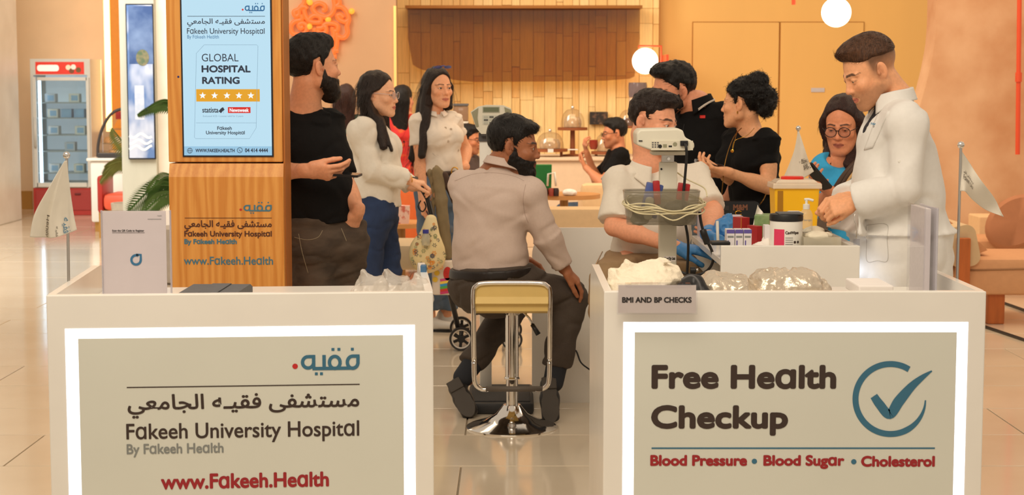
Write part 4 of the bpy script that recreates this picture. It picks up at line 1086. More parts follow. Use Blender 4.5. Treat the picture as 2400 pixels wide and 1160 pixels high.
# ------------------------------------------------------------------ bar stool under the seated man
YS = 7.36
so = P(1200,998,YS); so.z = 0
stl = thing('bar_stool', so, 'chrome bar stool with a cream padded seat under the seated man', 'stool')
MB().lathe([(0,0),(.198,0),(.200,.006),(.185,.014),(.12,.034),(.07,.062),(.045,.092),(.038,.102),(0,.102)], so, 48).build('base', m_chrome, stl, smooth=50)
zs = Zat(727,YS)
MB().lathe([(.026,.09),(.026,.22)], so, 24).build('lower_column', m_chrome, stl, smooth=1)
MB().lathe([(0,.215),(.033,.215),(.034,.22),(.029,.225),(.029,zs-.02),(.05,zs-.004),(.05,zs)], so, 24).build('column', m_chrome, stl, smooth=40)
xs0, xs1 = P(1110,690,YS-.17).x, P(1289,690,YS-.17).x
m_cream = mat('cream_vinyl', (226,196,122), .45, noise=.04)
def seatf(u, v):
    x = xs0+.008+(xs1-xs0-.016)*u; t = (v-.5)*2
    z = zs+.035+.055*abs(t)**2.2; y = so.y+.165*t
    return (x, y, z)
mb = MB(); mb.grid(seatf, 6, 24, .045); mb.build('seat', m_cream, stl, smooth=50)
zb = Zat(727,YS-.17); zt_ = Zat(668,YS-.17); rr_ = .045
mb = MB(); mb.prism(rrect(xs0+.008, zb-.004, xs1-.008, zt_, .03, 6, only=(1,2)), lambda x, z, d: Vector((x, d, z)), so.y-.172, so.y-.150); mb.build('seat_back', m_cream, stl, smooth=40)
yb = so.y-.175; zf = Zat(910,YS-.1)
fr = spline([(xs0,yb+.05,zf+.12),(xs0,yb,zb-.02),(xs0,yb,zt_-.03),(xs0+.012,yb,zt_-.004),(xs0+.045,yb,zt_+.008),((xs0+xs1)/2,yb,zt_+.01),(xs1-.045,yb,zt_+.008),(xs1-.012,yb,zt_-.004),(xs1,yb,zt_-.03),(xs1,yb,zb-.02),(xs1,yb+.05,zf+.12)], 6)
MB().tube(fr, .0105, 10).build('frame', m_chrome, stl, smooth=1)
MB().tube(spline([(xs0,yb+.05,zf+.12),(xs0+.004,yb+.055,zf+.03),(xs0+.03,yb+.06,zf),(xs0+.06,yb+.06,zf-.002)],6), .0105, 10).build('frame_arm', m_chrome, stl, smooth=1)
MB().tube(spline([(xs1,yb+.05,zf+.12),(xs1-.004,yb+.055,zf+.03),(xs1-.03,yb+.06,zf),(xs1-.06,yb+.06,zf-.002)],6), .0105, 10).build('frame_arm', m_chrome, stl, smooth=1)
MB().tube([(xs0+.05,yb+.06,zf),(xs1-.03,yb+.06,zf)], .012, 10).build('foot_bar', mat('rubber_grey', (92,84,76), .6), stl, smooth=1)
lv = [P(1222,727,YS-.05), P(1240,745,YS-.06), P(1250,765,YS-.07)]
MB().tube(lv, .005, 8).build('lever', m_chrome, stl, smooth=1); MB().tube([P(1247,760,YS-.07), P(1262,784,YS-.08)], [.009,.011], 10).build('lever_grip', m_black, stl, smooth=1)
# ------------------------------------------------------------------ body scale with its display
YB = 7.9
m_ivory = mat('ivory_plastic', (226,222,204), .4, noise=.03)
m_olive = mat('olive_plastic', (150,148,122), .5, noise=.04)
bo = P(1180,950,YB); bo.z = 0
bs = thing('body_scale', bo, 'white medical body scale with a keypad display behind the seated man', 'scale')
MB().box((P(1098,940,YB).x, YB-.25, .0),(P(1250,940,YB).x, YB+.25, .055), .015).build('platform', mat('scale_black', (38,38,40), .5, noise=.1), bs, smooth=40)
MB().box((P(1106,940,YB).x, YB-.23, .0535),(P(1242,940,YB).x, YB+.2, .06), .004).build('mat', mat('scale_mat', (52,52,54), .8, noise=.2, nscale=90), bs)
cx0, cx1 = P(1143,600,YB+.12).x, P(1172,600,YB+.12).x; zc0 = Zat(325,YB+.12)
MB().box((P(1124,500,YB+.12).x, YB+.1, .06),(P(1152,500,YB+.12).x, YB+.16, zc0), .006).build('column', m_white, bs, smooth=40)
MB().box((P(1122,327,YB+.12).x, YB+.09, zc0-.012),(P(1154,327,YB+.12).x, YB+.17, zc0+.028), .003).build('column_cap', m_dkgrey, bs)
YH = YB+.05; pD = Plane((0,YH,0), (1,0,0))
hd = [(1103,262),(1120,250),(1140,246),(1180,247),(1197,254),(1200,262),(1194,292),(1180,308),(1160,314),(1128,314),(1116,300)]
mb = MB(); mb.prism([pD.uv(*p) for p in reversed(hd)], lambda u, v, d: pD(u, v, d), .0, -.06); mb.build('display_head', m_ivory, bs)
for pts in ([(1105,263),(1121,253),(1119,276),(1122,296),(1116,298)], [(1182,251),(1197,257),(1199,263),(1192,292),(1184,300),(1186,276)]):
    mb = MB(); mb.prism([pD.uv(*p) for p in reversed(pts)], lambda u, v, d: pD(u, v, d), .004, -.001); mb.build('side_grip', m_olive, bs)
rect(MB(), pD, pD.box(1131,250,1171,264), .002).build('lcd_frame', mat('lcd_frame', (170,170,150), .4), bs); rect(MB(), pD, pD.box(1133,252,1169,262), .003).build('lcd', mat('lcd_green', (112,118,92), .25), bs)
rect(MB(), pD, pD.box(1131,270,1172,292), .002).build('keypad', mat('keypad_grey', (206,206,192), .5), bs)
for r_ in range(3):
    for c_ in range(3):
        rect(MB(), pD, pD.box(1134+c_*13,272+r_*7,1144+c_*13,276.5+r_*7), .003).build('key', mat('key_dark', (96,98,92), .5) if (r_+c_) % 2 else mat('key_light', (184,186,172), .5), bs)
MB().box(P(1128,318,YB+.1), P(1150,312,YB+.06)).build('neck', m_dkgrey, bs)
# ------------------------------------------------------------------ blood pressure stand
YM = 6.55
mo = P(1578,900,YM); mo.z = 0
bm_ = thing('monitor_stand', mo, 'cream blood pressure monitor on a white pole with looped cables', 'medical stand')
px0, px1 = P(1545,600,YM).x, P(1614,600,YM).x
MB().box((P(1545,600,YM).x, YM, .05),(P(1586,600,YM).x, YM+.055, Zat(380,YM)), .006).build('pole', m_ivory, bm_, smooth=40)
for k in range(5):
    t = 2*PI*k/5+.3; e = mo+Vector((math.cos(t)*.26, math.sin(t)*.26+.03, .06)); MB().tube([mo+Vector((0.01,.03,.09)), e], [.022,.014], 8).build('base_leg', m_ivory, bm_, smooth=1)
    MB().lathe([(0,-.03),(.02,-.03),(.02,.03),(0,.03)], e-Vector((0,0,.03)), 12).build('castor', m_black, bm_, smooth=40)
MB().box(P(1551,382,YM+.005), P(1578,360,YM+.045), .004).build('bracket', m_steel, bm_)
MB().lathe([(0,0),(.006,0),(.006,.004),(0,.004)], P(1567,372,YM), 10, R=Matrix.Rotation(PI/2,3,'X')).build('bolt', m_chrome, bm_)
MB().box(P(1528,364,YM-.03), P(1602,352,YM+.08), .006).build('mount_plate', m_ivory, bm_, smooth=40)
pts = [(1492,312),(1500,303),(1590,301),(1601,306),(1606,322),(1618,328),(1627,334),(1628,346),(1620,353),(1527,353),(1505,345),(1493,340)]
pM = Plane((0,YM-.10,0), (1,0,0))
mb = MB(); mb.prism([pM.uv(*p) for p in reversed(pts)], lambda u, v, d: pM(u, v, d), 0, -.20)
o = mb.build('monitor', m_ivory, bm_, smooth=50); bv = o.modifiers.new('bevel', 'BEVEL'); bv.width = .007; bv.segments = 3; bv.limit_method = 'ANGLE'
pM2 = Plane((0,YM-.1005,0), (1,0,0))
mb = MB(); mb.prism([pM2.uv(*p) for p in ((1526,352),(1624,352),(1624,330),(1526,330))], lambda u, v, d: pM2(u, v, d), .003, -.002); mb.build('rear_panel', mat('ivory_panel', (220,214,194), .45), bm_)
pM3 = Plane((0,YM-.1036,0), (1,0,0))
for (x, y, w_, h_) in ((1528,333,4,3),(1534,333,4,3),(1540,333,4,3),(1528,338,4,3),(1534,338,4,3),(1540,338,4,3),(1528,343,4,3),(1534,343,4,3),(1540,343,4,3)): rect(MB(), pM3, pM3.box(x,y,x+w_,y+h_)).build('vent_slot', m_dkgrey, bm_)
for (x, y, r_) in ((1547,343,4.5),(1582,338,5)):
    mb = MB(); strokes2d(mb, [[pM3.uv(x,y)]], r_*2/610, pM3); mb.build('socket', m_black if x < 1560 else m_olive, bm_)
for bx in ((1554,338,1563,346),(1567,341,1575,345)): rect(MB(), pM3, pM3.box(*bx)).build('port', m_olive if bx[0] < 1560 else m_black, bm_)
MB().box(pM3(*pM3.uv(1594,329.5),0), pM3(*pM3.uv(1612,342),.012), .002).build('power_socket', m_black, bm_)
MB().tube(spline([P(1604,337,YM-.115), P(1608,345,YM-.135), P(1609,370,YM-.13), P(1605,420,YM-.12), P(1601,470,YM-.12), P(1606,520,YM-.11), P(1613,570,YM-.1), P(1610,645,YM-.08), P(1608,690,YM-.08)],8), .0055, 8).build('power_cable', m_black, bm_, smooth=1)
MB().box(P(1497,329,YM-.104), P(1505,331,YM-.09)).build('side_slot', m_black, bm_)
for s_ in (0,1):
    pass
rect(MB(), Plane((0,YM-.0006,0),(1,0,0)), Plane((0,YM-.0006,0),(1,0,0)).box(1556,600,1584,613)).build('label_tape', m_paper, bm_)
pl_ = Plane((0,YM-.0014,0),(1,0,0)); lettering('Stand By Unit', pl_, pl_.box(1557.5,602,1582.5,611.5), mat('ink_dark', (40,34,32), .6), bm_, .0004)
MB().lathe([(0,0),(.004,0),(.004,.003),(0,.003)], P(1550,396,YM), 8, R=Matrix.Rotation(PI/2,3,'X')).build('screw', m_black, bm_)
# clear basket with its contents on the pole
YB2 = YM-.09
def taper(u, v):
    a = 2*PI*u; x0_, x1_ = P(1462,450,YB2).x, P(1638,450,YB2).x; cx = (x0_+x1_)/2; rx = (x1_-x0_)/2*(1-.10*v); ry = .075*(1-.08*v)
    e = lambda c: math.copysign(abs(c)**.45, c)
    return (cx+rx*e(math.cos(a)), YB2+ry*e(math.sin(a)), Zat(447,YB2)+(Zat(524,YB2)-Zat(447,YB2))*v)
m_bin = mat('smoky_plastic', (150,142,122), .12, spec=.6, alpha=.38)
mb = MB(); mb.grid(taper, 48, 6, .003); bk = mb.build('basket', m_bin, bm_, smooth=1)
MB().tube([taper(i/48,0) for i in range(48)], .004, 6, close=True).build('rim', m_bin, bk, smooth=1)
x0_, x1_ = P(1480,450,YB2).x, P(1624,450,YB2).x
MB().box((x0_,YB2-.06,Zat(524,YB2)),(x1_,YB2+.06,Zat(522,YB2))).build('tub_floor', m_bin, bk)
def chunk(name, label, cat, box_, Y, dep, m, tilt=0, group=None, bev=.004):
    a, b = P(box_[0],box_[3],Y), P(box_[2],box_[1],Y); c = (a+b)/2
    mb = MB(); mb.box((a.x,Y,a.z),(b.x,Y+dep,b.z), bev); mb.xform(Matrix.Translation(c) @ Matrix.Rotation(math.radians(tilt),4,'Y') @ Matrix.Translation(-c))
    return mb.build(name, m, label=label, cat=cat, group=group, smooth=40)
chunk('cuff_pack', 'blue plastic pack sticking out of the clear basket', 'pack', (1508,430,1548,510), YB2-.02, .04, mat('pack_blue', (72,92,160), .4, noise=.15, nscale=30), 12)
chunk('cuff_pack', 'red plastic pack left of the pole in the clear basket', 'pack', (1532,424,1548,480), YB2-.045, .03, mat('pack_red', (176,30,34), .4, noise=.15, nscale=30), -4)
chunk('cuff_pack', 'red plastic pack right of the pole in the clear basket', 'pack', (1588,430,1616,470), YB2-.02, .035, mat('pack_red', (176,30,34), .4, noise=.15, nscale=30), 8)
chunk('bottle_pack', 'pale bottle standing inside the clear basket', 'bottle', (1511,462,1532,516), YB2-.055, .03, mat('pale_bottle', (206,204,180), .3, noise=.05), 6, bev=.012)
bag('dark_pouch', 'crumpled dark pouch at the bottom of the clear basket', 'pouch', [BALL((P(1500,505,YB2).x,YB2,Zat(508,YB2)), .035,.04,.03,(1,0,0),(0,0,1)), BALL((P(1590,500,YB2).x,YB2+.01,Zat(500,YB2)), .06,.04,.045,(1,0,0),(0,0,1))], mat('pouch_dark', (84,82,70), .5, noise=.2), .005, .006, (40,40,40), 4, .001)
m_cable = mat('cream_cable', (222,212,174), .5, noise=.05)
rc_ = random.Random(3)
for i in range(7):
    pts = []
    for k in range(14):
        a = 2*PI*k/14; x = 1557+(100-rc_.random()*12)*math.cos(a); y = 468+i*2.5+(19+rc_.random()*9)*math.sin(a)*(.5+.5*rc_.random())+rc_.uniform(-5,5)+(6 if math.cos(a) > 0 else 0)
        pts.append(P(x, y, YB2-.02-.095*math.sin(a)*1.0+rc_.uniform(-.008,.008) if math.sin(a) > -.2 else YB2+.09))
    pts = [p if abs(p.y-YM) > .0 else p for p in pts]
    MB().tube(spline(pts, 5, close=True), .0028, 6, close=True).build('cable_loop', m_cable, bk, smooth=1)
MB().tube(spline([P(1588,405,YM+.05), P(1610,420,YM-.0), P(1650,440,YM-.05), P(1657,460,YB2-.06)],6), .0028, 6).build('cable_tail', m_cable, bk, smooth=1)
# hose with its bulb hanging from the basket
hs = thing('pressure_hose', P(1640,640,YM-.1), 'black rubber hose hanging right of the monitor pole', 'hose')
MB().tube(spline([P(1639,478,YM-.12), P(1640,500,YM-.12), P(1645,530,YM-.12), P(1655,560,YM-.12), P(1669,590,YM-.11), P(1670,615,YM-.1), P(1655,636,YM-.08), P(1625,645,YM-.08), P(1585,634,YM-.06)],8), .0055, 8).build('tube', m_black, hs, smooth=1)
MB().tube(spline([P(1647,538,YM-.12), P(1650,548,YM-.125), P(1655,562,YM-.12), P(1659,572,YM-.12)],5), [.006]+[.013]*14+[.006], 12).build('bulb', m_black, hs, smooth=1)
MB().tube([P(1639,478,YM-.12), P(1639,496,YM-.12)], .008, 10).build('connector', m_white, hs, smooth=1)
MB().tube([P(1618,634,YM-.1), P(1630,634,YM-.1)], [.014,.014], 14).build('valve', m_black, hs, smooth=40); MB().tube([P(1630,634,YM-.1), P(1637,632,YM-.1)], .006, 10).build('valve_screw', m_chrome, hs, smooth=1)
# ------------------------------------------------------------------ supplies on the second counter
def carton(name, label, box_, Y, dep, m, stripe=None, group=None, yaw=0, cat='box', texts=()):
    a, b = P(box_[0],box_[3],Y), P(box_[2],box_[1],Y); a.z = min(a.z, b.z)
    a.z = ZT2
    r = thing(name, ((a.x+b.x)/2, Y+dep/2, ZT2), label, cat, group)
    R4 = Matrix.Translation(((a.x+b.x)/2, Y+dep/2, 0)) @ Matrix.Rotation(math.radians(yaw),4,'Z') @ Matrix.Translation((-(a.x+b.x)/2, -Y-dep/2, 0))
    mb = MB(); mb.box((a.x,Y,a.z),(b.x,Y+dep,b.z), .0015); mb.xform(R4); mb.build('carton_body', m, r)
    uo = R4 @ Vector((a.x,Y,0)); pl = Plane(uo, (R4 @ Vector((b.x,Y,0)))-uo); W_ = b.x-a.x; z0_, z1_ = a.z, b.z
    for (f, m2) in (stripe or ()):
        bar(pl, (f[0]*W_, z0_+f[1]*(z1_-z0_), f[2]*W_, z0_+f[3]*(z1_-z0_)), m2, r, 'printed_band', .0006)
    for (s_, f, m2, bd) in texts:
        lettering(s_, Plane(pl(0,0,.0004), pl.u), (f[0]*W_, z0_+f[1]*(z1_-z0_), f[2]*W_, z0_+f[3]*(z1_-z0_)), m2, r, bd)
    return r
m_purple = mat('print_purple', (96,84,160), .5); m_card = mat('card_white', (228,224,226), .5, noise=.03); m_lilac = mat('card_lilac', (202,196,212), .5, noise=.05)
carton('glove_box', 'lilac glove box at the back of the supply counter', (1640,507,1742,560), Y2+.89, .10, m_lilac, [((.78,.62,.95,.92), m_purple)], texts=[('SUPERRA', (.06,.70,.42,.88), m_ink, .0004)])
for i, lb in enumerate(('leftmost of three small purple and white cartons on the supply counter', 'middle of three small purple and white cartons on the supply counter', 'rightmost of three small purple and white cartons on the supply counter')):
    x = 1703+i*20; carton('test_carton', lb, (x,538,x+19,576), Y2+.10, .06, m_card, [((0,.86,1,1), m_purple), ((.15,.25,.3,.6), m_purple), ((.0,.0,1,.10), m_purple), ((.12,.70,.88,.77), m_greyi)], 'small test cartons on the supply counter')
carton('medicine_carton', 'red and gold carton beside the blue glove bundle', (1727,510,1752,560), Y2+.45, .06, mat('card_red', (168,36,40), .4, noise=.06), [((.0,0,.06,1), mat('print_gold', (206,150,60), .4))], yaw=24)
carton('tissue_box', 'green tissue box behind the wipes tub', (1776,505,1812,576), Y2+.40, .12, mat('card_green', (110,142,92), .5, col2=(140,164,112), nscale=30), [((.2,.3,.5,.62), mat('print_dark_green', (52,84,52), .5))], yaw=-14)
tt = thing('tissue', (P(1772,510,Y2+.5).x, Y2+.5, ZT2+.08), 'white tissue pulled up out of the green tissue box', 'tissue')
mb = MB(); mb.grid(coons(P(1776,480,Y2+.46), P(1788,500,Y2+.5), P(1762,552,Y2+.44), P(1792,548,Y2+.48), lambda u, v: .02*math.sin(u*6+v*3), (0,1,0)), 14, 14, .001); mb.build('sheet', mat('tissue_white', (240,234,226), .85, noise=.02), tt, smooth=1)
carton('lancet_carton', 'narrow white and purple carton against the wipes tub', (1792,528,1806,578), Y2+.14, .05, m_card, [((.1,.12,.9,.42), m_purple)])
carton('lancet_carton', 'small red carton lying in front of the green tissue box', (1763,530,1780,562), Y2+.3, .06, mat('card_red', (168,36,40), .4, noise=.06), yaw=30)
m_glove = mat('nitrile_blue', (70,140,206), .42, noise=.06, bump=.15, bscale=60)
bag('glove_bundle', 'bunched blue nitrile gloves in front of the glove box', 'gloves', [BALL((P(1700,530,Y2+.72).x,Y2+.72,Zat(533,Y2+.72)), .045,.05,.035,(1,0,0),(0,0,1)), E(P(1700,525,Y2+.72),P(1706,506,Y2+.72),.02,None,.012,None,None,.02), E(P(1715,530,Y2+.72),P(1726,540,Y2+.70),.02,None,.01,None,None,.02), BALL((P(1702,545,Y2+.72).x,Y2+.72,ZT2+.03), .05,.05,.04,(1,0,0),(0,0,1),.02)], m_glove, .004, .008, (40,40,40), 6, .002, ZT2+.001)
# wipes tub
wt = P(1842,575,Y2+.13); wt.z = ZT2
cw = thing('wipes_tub', wt, 'round white wipes tub with a black lid at the supply counter front', 'tub')
rw = (P(1880,540,Y2+.13).x-P(1804,540,Y2+.13).x)/2; zt = Zat(517,Y2+.13)
MB().lathe([(0,ZT2),(rw*.97,ZT2),(rw,ZT2+.006),(rw,zt-.004),(rw*.98,zt)], (wt.x,wt.y,0), 40).build('tub_body', m_white, cw, smooth=50)
zl2 = Zat(501,Y2+.13)
MB().lathe([(rw*1.0,zt),(rw*1.03,zt+.002),(rw*1.03,zl2-.006),(rw*.99,zl2),(rw*.6,zl2+.001),(0,zl2+.001)], (wt.x,wt.y,0), 40).build('lid', m_black, cw, smooth=40)
MB().box((wt.x-.035,wt.y-.05,zl2),(wt.x+.055,wt.y+.04,zl2+.006), .002).build('lid_flap', m_dkgrey, cw)
def cyl(u, v, d=0, r=rw): a = -PI/2+u/r; return Vector((wt.x+(r+.0004+d)*math.cos(a), wt.y+(r+.0004+d)*math.sin(a), v))
mb = MB(); mb.grid(lambda u, v: cyl(-.058+.042*u, ZT2+.004+(zt-ZT2-.032)*v), 8, 2); mb.build('pink_label', mat('label_pink', (226,60,100), .5, noise=.04), cw)
vs, fs = text_polys('CaviWipes'); x0_ = min(v[0] for v in vs); x1_ = max(v[0] for v in vs); sx_ = .052/(x1_-x0_)
mb = MB()
for ox, oy in ((0,0),(.0006,0),(0,.0006),(-.0006,0),(0,-.0006)): mb.add([cyl(-.012+(x-x0_)*sx_+ox, zt-.045+y*sx_*1.25+oy, .0005) for x, y in vs], fs)
mb.build('lettering', m_ink, cw)
for i in range(6): mb = MB(); mb.grid(lambda u, v: cyl(-.012+(.028 if i < 4 else .04)*u, zt-.060-i*.008+.0022*v, .0003), 6, 1); mb.build('printed_line', m_greyi, cw)
for dx in (.024,.038):
    mb = MB(); mb.add([cyl(dx+.005*math.cos(t*PI/6), zt-.075+.005*math.sin(t*PI/6), .0004) for t in range(12)], [tuple(range(12))]); mb.build('round_symbol', m_ink, cw)
# sanitizer pump bottle
sz = P(1889,548,Y2+.28); sz.z = ZT2
pb = thing('pump_bottle', sz, 'clear sanitizer bottle with a white pump before the yellow bin', 'bottle'); zz = Zat(490,Y2+.28)
MB().lathe([(0,ZT2+.001),(.020,ZT2+.001),(.024,ZT2+.006),(.024,zz-.02),(.018,zz-.006),(.010,zz),(0,zz)], (sz.x,sz.y,0), 24).build('bottle_body', mat('clear_bottle', (236,232,220), .08, alpha=.28, spec=.6), pb, smooth=40)
MB().lathe([(0,zz),(.013,zz),(.013,zz+.018),(.005,zz+.02),(.005,zz+.034),(0,zz+.034)], (sz.x,sz.y,0), 16).build('collar', m_white, pb, smooth=40)
MB().tube(spline([(sz.x-.008,sz.y,zz+.036),(sz.x+.008,sz.y,zz+.037),(sz.x+.026,sz.y-.004,zz+.032)],4), .005, 8).build('nozzle', m_white, pb, smooth=1)
lettering('Sterigel', Plane((sz.x,sz.y-.0245,0),(1,0,0)), (-.014,zz-.045,.016,zz-.036), mat('flag_blue', (48,120,160), .6), pb)
chunk('label_bottle', 'small white tub standing behind the wipes tub', 'tub', (1848,496,1882,540), Y2+.32, .06, m_white, 0, bev=.008)
# yellow sharps bin
YY = Y2+.66
sb = thing('sharps_bin', (P(1868,545,YY).x, YY+.08, ZT2), 'yellow sharps bin with a clear lid and red cap on the supply counter', 'bin')
def frus(mb, x0, x1, X0, X1, y0, y1, Y0, Y1, z0, z1):
    v = [(x0,y0,z0),(x1,y0,z0),(x1,y1,z0),(x0,y1,z0),(X0,Y0,z1),(X1,Y0,z1),(X1,Y1,z1),(X0,Y1,z1)]
    return mb.add(v, [(3,2,1,0),(4,5,6,7),(0,1,5,4),(1,2,6,5),(2,3,7,6),(3,0,4,7)])
xa, xb = P(1819,545,YY).x, P(1913,545,YY).x; XA, XB = P(1815,440,YY).x, P(1921,440,YY).x; zl3 = Zat(440,YY)
o = frus(MB(), xa, xb, XA, XB, YY, YY+.13, YY-.008, YY+.14, ZT2, zl3).build('bin_body', mat('bin_yellow', (255,196,30), .4, noise=.03), sb); bv = o.modifiers.new('bevel','BEVEL'); bv.width = .008; bv.segments = 3
bar(Plane((XA+.012,YY-.0075,0),(1,0,0)), (0,zl3-.10,.022,zl3-.012), mat('bin_print', (170,118,20), .5), sb, 'printed_label', .001)
m_lid = mat('lid_clear', (252,236,214), .2, alpha=.72, noise=.03)
o = frus(MB(), XA-.008, XB+.008, XA-.006, XB+.006, YY-.018, YY+.15, YY-.016, YY+.148, zl3-.004, zl3+.018).build('lid_rim', m_lid, sb); bv = o.modifiers.new('bevel','BEVEL'); bv.width = .004; bv.segments = 2
o = frus(MB(), XA+.004, XB-.004, XA+.02, XB-.02, YY-.004, YY+.135, YY+.01, YY+.12, zl3+.018, zl3+.032).build('lid_top', m_lid, sb); bv = o.modifiers.new('bevel','BEVEL'); bv.width = .004; bv.segments = 2
MB().lathe([(0,.031),(.046,.031),(.046,.040),(.042,.043),(0,.043)], (P(1862,420,YY).x, YY+.055, zl3), 28, 1, .8).build('cap', mat('cap_red', (226,48,32), .4), sb, smooth=40)
# instrument trays and loose wrap
for i, (bx, Y, dp, lb) in enumerate((((1884,553,1972,576), Y2+.06, .16, 'clear instrument tray at the front right of the supply counter'), ((1878,541,1950,560), Y2+.26, .14, 'steel instrument tray behind the clear tray on the supply counter'))):
    a_, b_ = P(bx[0],bx[3],Y), P(bx[2],bx[1],Y); r = thing('instrument_tray', ((a_.x+b_.x)/2, Y+dp/2, ZT2), lb, 'tray')
    mt = m_steel if i else mat('tray_clear', (226,220,200), .15, alpha=.35, spec=.6)
    z0 = ZT2+.001; z1 = b_.z-.004
    MB().box((a_.x,Y,z0),(b_.x,Y+dp,z0+.003)).build('tray_floor', mt, r)
    MB().box((a_.x,Y,z0),(b_.x,Y+.003,z1)).box((a_.x,Y+dp-.003,z0),(b_.x,Y+dp,z1)).box((a_.x,Y+.003,z0),(a_.x+.003,Y+dp-.003,z1)).box((b_.x-.003,Y+.003,z0),(b_.x,Y+dp-.003,z1)).build('tray_wall', mt, r)
    bag('gauze_pad', 'folded white gauze pad in the %s tray' % ('clear','steel')[i], 'gauze', [BALL(((a_.x+b_.x)/2,Y+dp*.5,z1-.002), (b_.x-a_.x)*.36, dp*.33, .016, (1,0,0), (0,0,1))], mat('gauze_white', (236,228,206), .8, noise=.06, nscale=40), .004, .004, (40,40,40), i+9, .001)
bag('paper_wrap', 'crumpled white paper wrap left of the wipes tub', 'paper', [BALL((P(1780,565,Y2+.12).x,Y2+.12,ZT2+.012), .045,.05,.03,(1,0,0),(0,0,1)), E((P(1795,560,Y2+.1).x,Y2+.14,ZT2+.03),(P(1800,545,Y2+.1).x,Y2+.16,ZT2+.06),.03,.02,.008,.02,(1,0,0),.02)], mat('tissue_white', (240,234,226), .85, noise=.02), .004, .006, (30,30,30), 12, .001, ZT2+.001)
chunk('test_meter', 'flat black glucose meter at the left edge of the supply counter', 'meter', (1668,567,1712,575), Y2+.05, .07, m_black, 0, bev=.003)
# the third flag, standing by the yellow bin
A3 = spline([P(1870,308,Y2+.86), P(1862,350,Y2+.87), P(1850,385,Y2+.87), P(1838,414,Y2+.87)], 10); B3 = spline([P(1873,308,Y2+.85), P(1887,350,Y2+.84), P(1898,382,Y2+.85), P(1909,402,Y2+.85)], 10)
def cloth3(u, v):
    A, Bc = A3, B3
    i = v*(len(A)-1); k = min(int(i), len(A)-2); t = i-k
    p = (A[k]*(1-t)+A[k+1]*t)*(1-u)+(Bc[k]*(1-t)+Bc[k+1]*t)*u
    return p+Vector((0,1,0))*.012*math.sin(u*7+v)*v+Vector((0,0,-.02))*math.sin(u*PI)*v*v
f3 = flag('white desk flag standing behind the yellow sharps bin', (1872,530), (1871,305), cloth3, Y2+.88, [('Fɑkeeh Uni', (.66,.80,.98,.56), m_ink, 0, True), (ARAB[9:], (.46,.62,.98,.52), m_ink, 0, True)])
for o in f3.children:
    if o.name.startswith(('pole','foot')): pass
# ------------------------------------------------------------------ people
def joints(Y, **k): return {n: P(v[0], v[1], Y+(v[2] if len(v) > 2 else 0)) for n, v in k.items()}
SK = skin_mat()
def flat_end(a, b, r0, r1, k=.03): return E(a, b, r0, None, r1, None, None, k, cap=.006)
def garment(name, prims, m, parent, h=.008, cuts=(), carve=(), fold=.004, ff=(14,14,22), seed=0, fine=.0012, post=None, t=.03, **kw):
    lo, hi = prims_box(prims, .03); f = Field(lo, hi, h).apply(prims, t)
    f.apply(list(carve), t)
    if fold: f.fold(lambda x, y, z: fold*vnoise(x*ff[0]+seed*3.1, y*ff[1]+z*ff[2]*.35, z*ff[2]-x*ff[0]*.4)+1.0*fold*np.clip(1-3.2*np.abs(vnoise(x*ff[0]*1.1+z*ff[2]*.5+seed, y*ff[1]*1.1, z*ff[2]*.9-x*ff[0]*.7-seed)), 0, 1)+fine*vnoise(x*60, y*60, z*34+seed))
    for c in cuts: f.cut(*c)
    if post: post(f)
    vs, q_ = f.mesh(); return link(name, np_mesh(name, vs, q_), m, parent, **kw)
def sleeve(p, sd, t, frac, bulk=None, flare=.006, full=False):
    J = p.J; sh, el, wr = J['sh'+sd], J['el'+sd], J['wr'+sd]; B = (bulk or p.bulk)**.8; f = .86 if p.fem else 1.0
    if not full:
        e = sh+(el-sh)*frac; return [flat_end(sh, e, .047*B*f+t, (.047-.006*frac)*B*f+t+flare, .035)]
    e = el+(wr-el)*frac
    return [E(sh, el, .047*B*f+t, None, .041*B*f+t, None, None, .04), E(el, e, .041*B*f+t, None, .029*B*f+t+flare, None, None, .02, cap=.006)]
def collar(parent, m, c, up, fw, r, hgt, drop, point, gap=.5, tilt=.0, name='collar', th=.003, sx=1.0, n=40, spread=.018):
    """folded shirt collar: c centre of the neck base, fw front direction; drop = leaf length at the back, point = extra at the front tips"""
    up, fw = nrm(V3(*up)), V3(*fw); fw = nrm(fw-up*fw.dot(up)); rt = np.cross(fw, up); c = V3(*c)
    def f(u, v):
        a = (gap/2+(2*PI-gap)*u); ca, sa = math.cos(a), math.sin(a); fr = max(0, ca)**2
        near = abs(u-.5)*2
        if v < .3: q = v/.3; rr = r*(1-.0*q); z = hgt*q-fr*.012
        else:
            q = (v-.3)/.7; L_ = drop+point*near**5; rr = r+.004+spread*q*(1+.6*near**3); z = hgt-L_*q-fr*.012
        d = fw*ca+rt*sa*sx
        return Vector(c+d*rr+up*(z+tilt*ca))
    mb = MB(); mb.grid(f, n, 12, th); return mb.build(name, m, parent, smooth=1)
def button(parent, m, p, n, r=.006, name='button'):
    p = Vector(p); n = Vector(n).normalized(); R = n.to_track_quat('Z','Y').to_matrix()
    return MB().lathe([(0,.001),(r*.7,.0015),(r,.0005),(r,-.002),(0,-.002)], p, 12, R=R).build(name, m, parent, smooth=40)
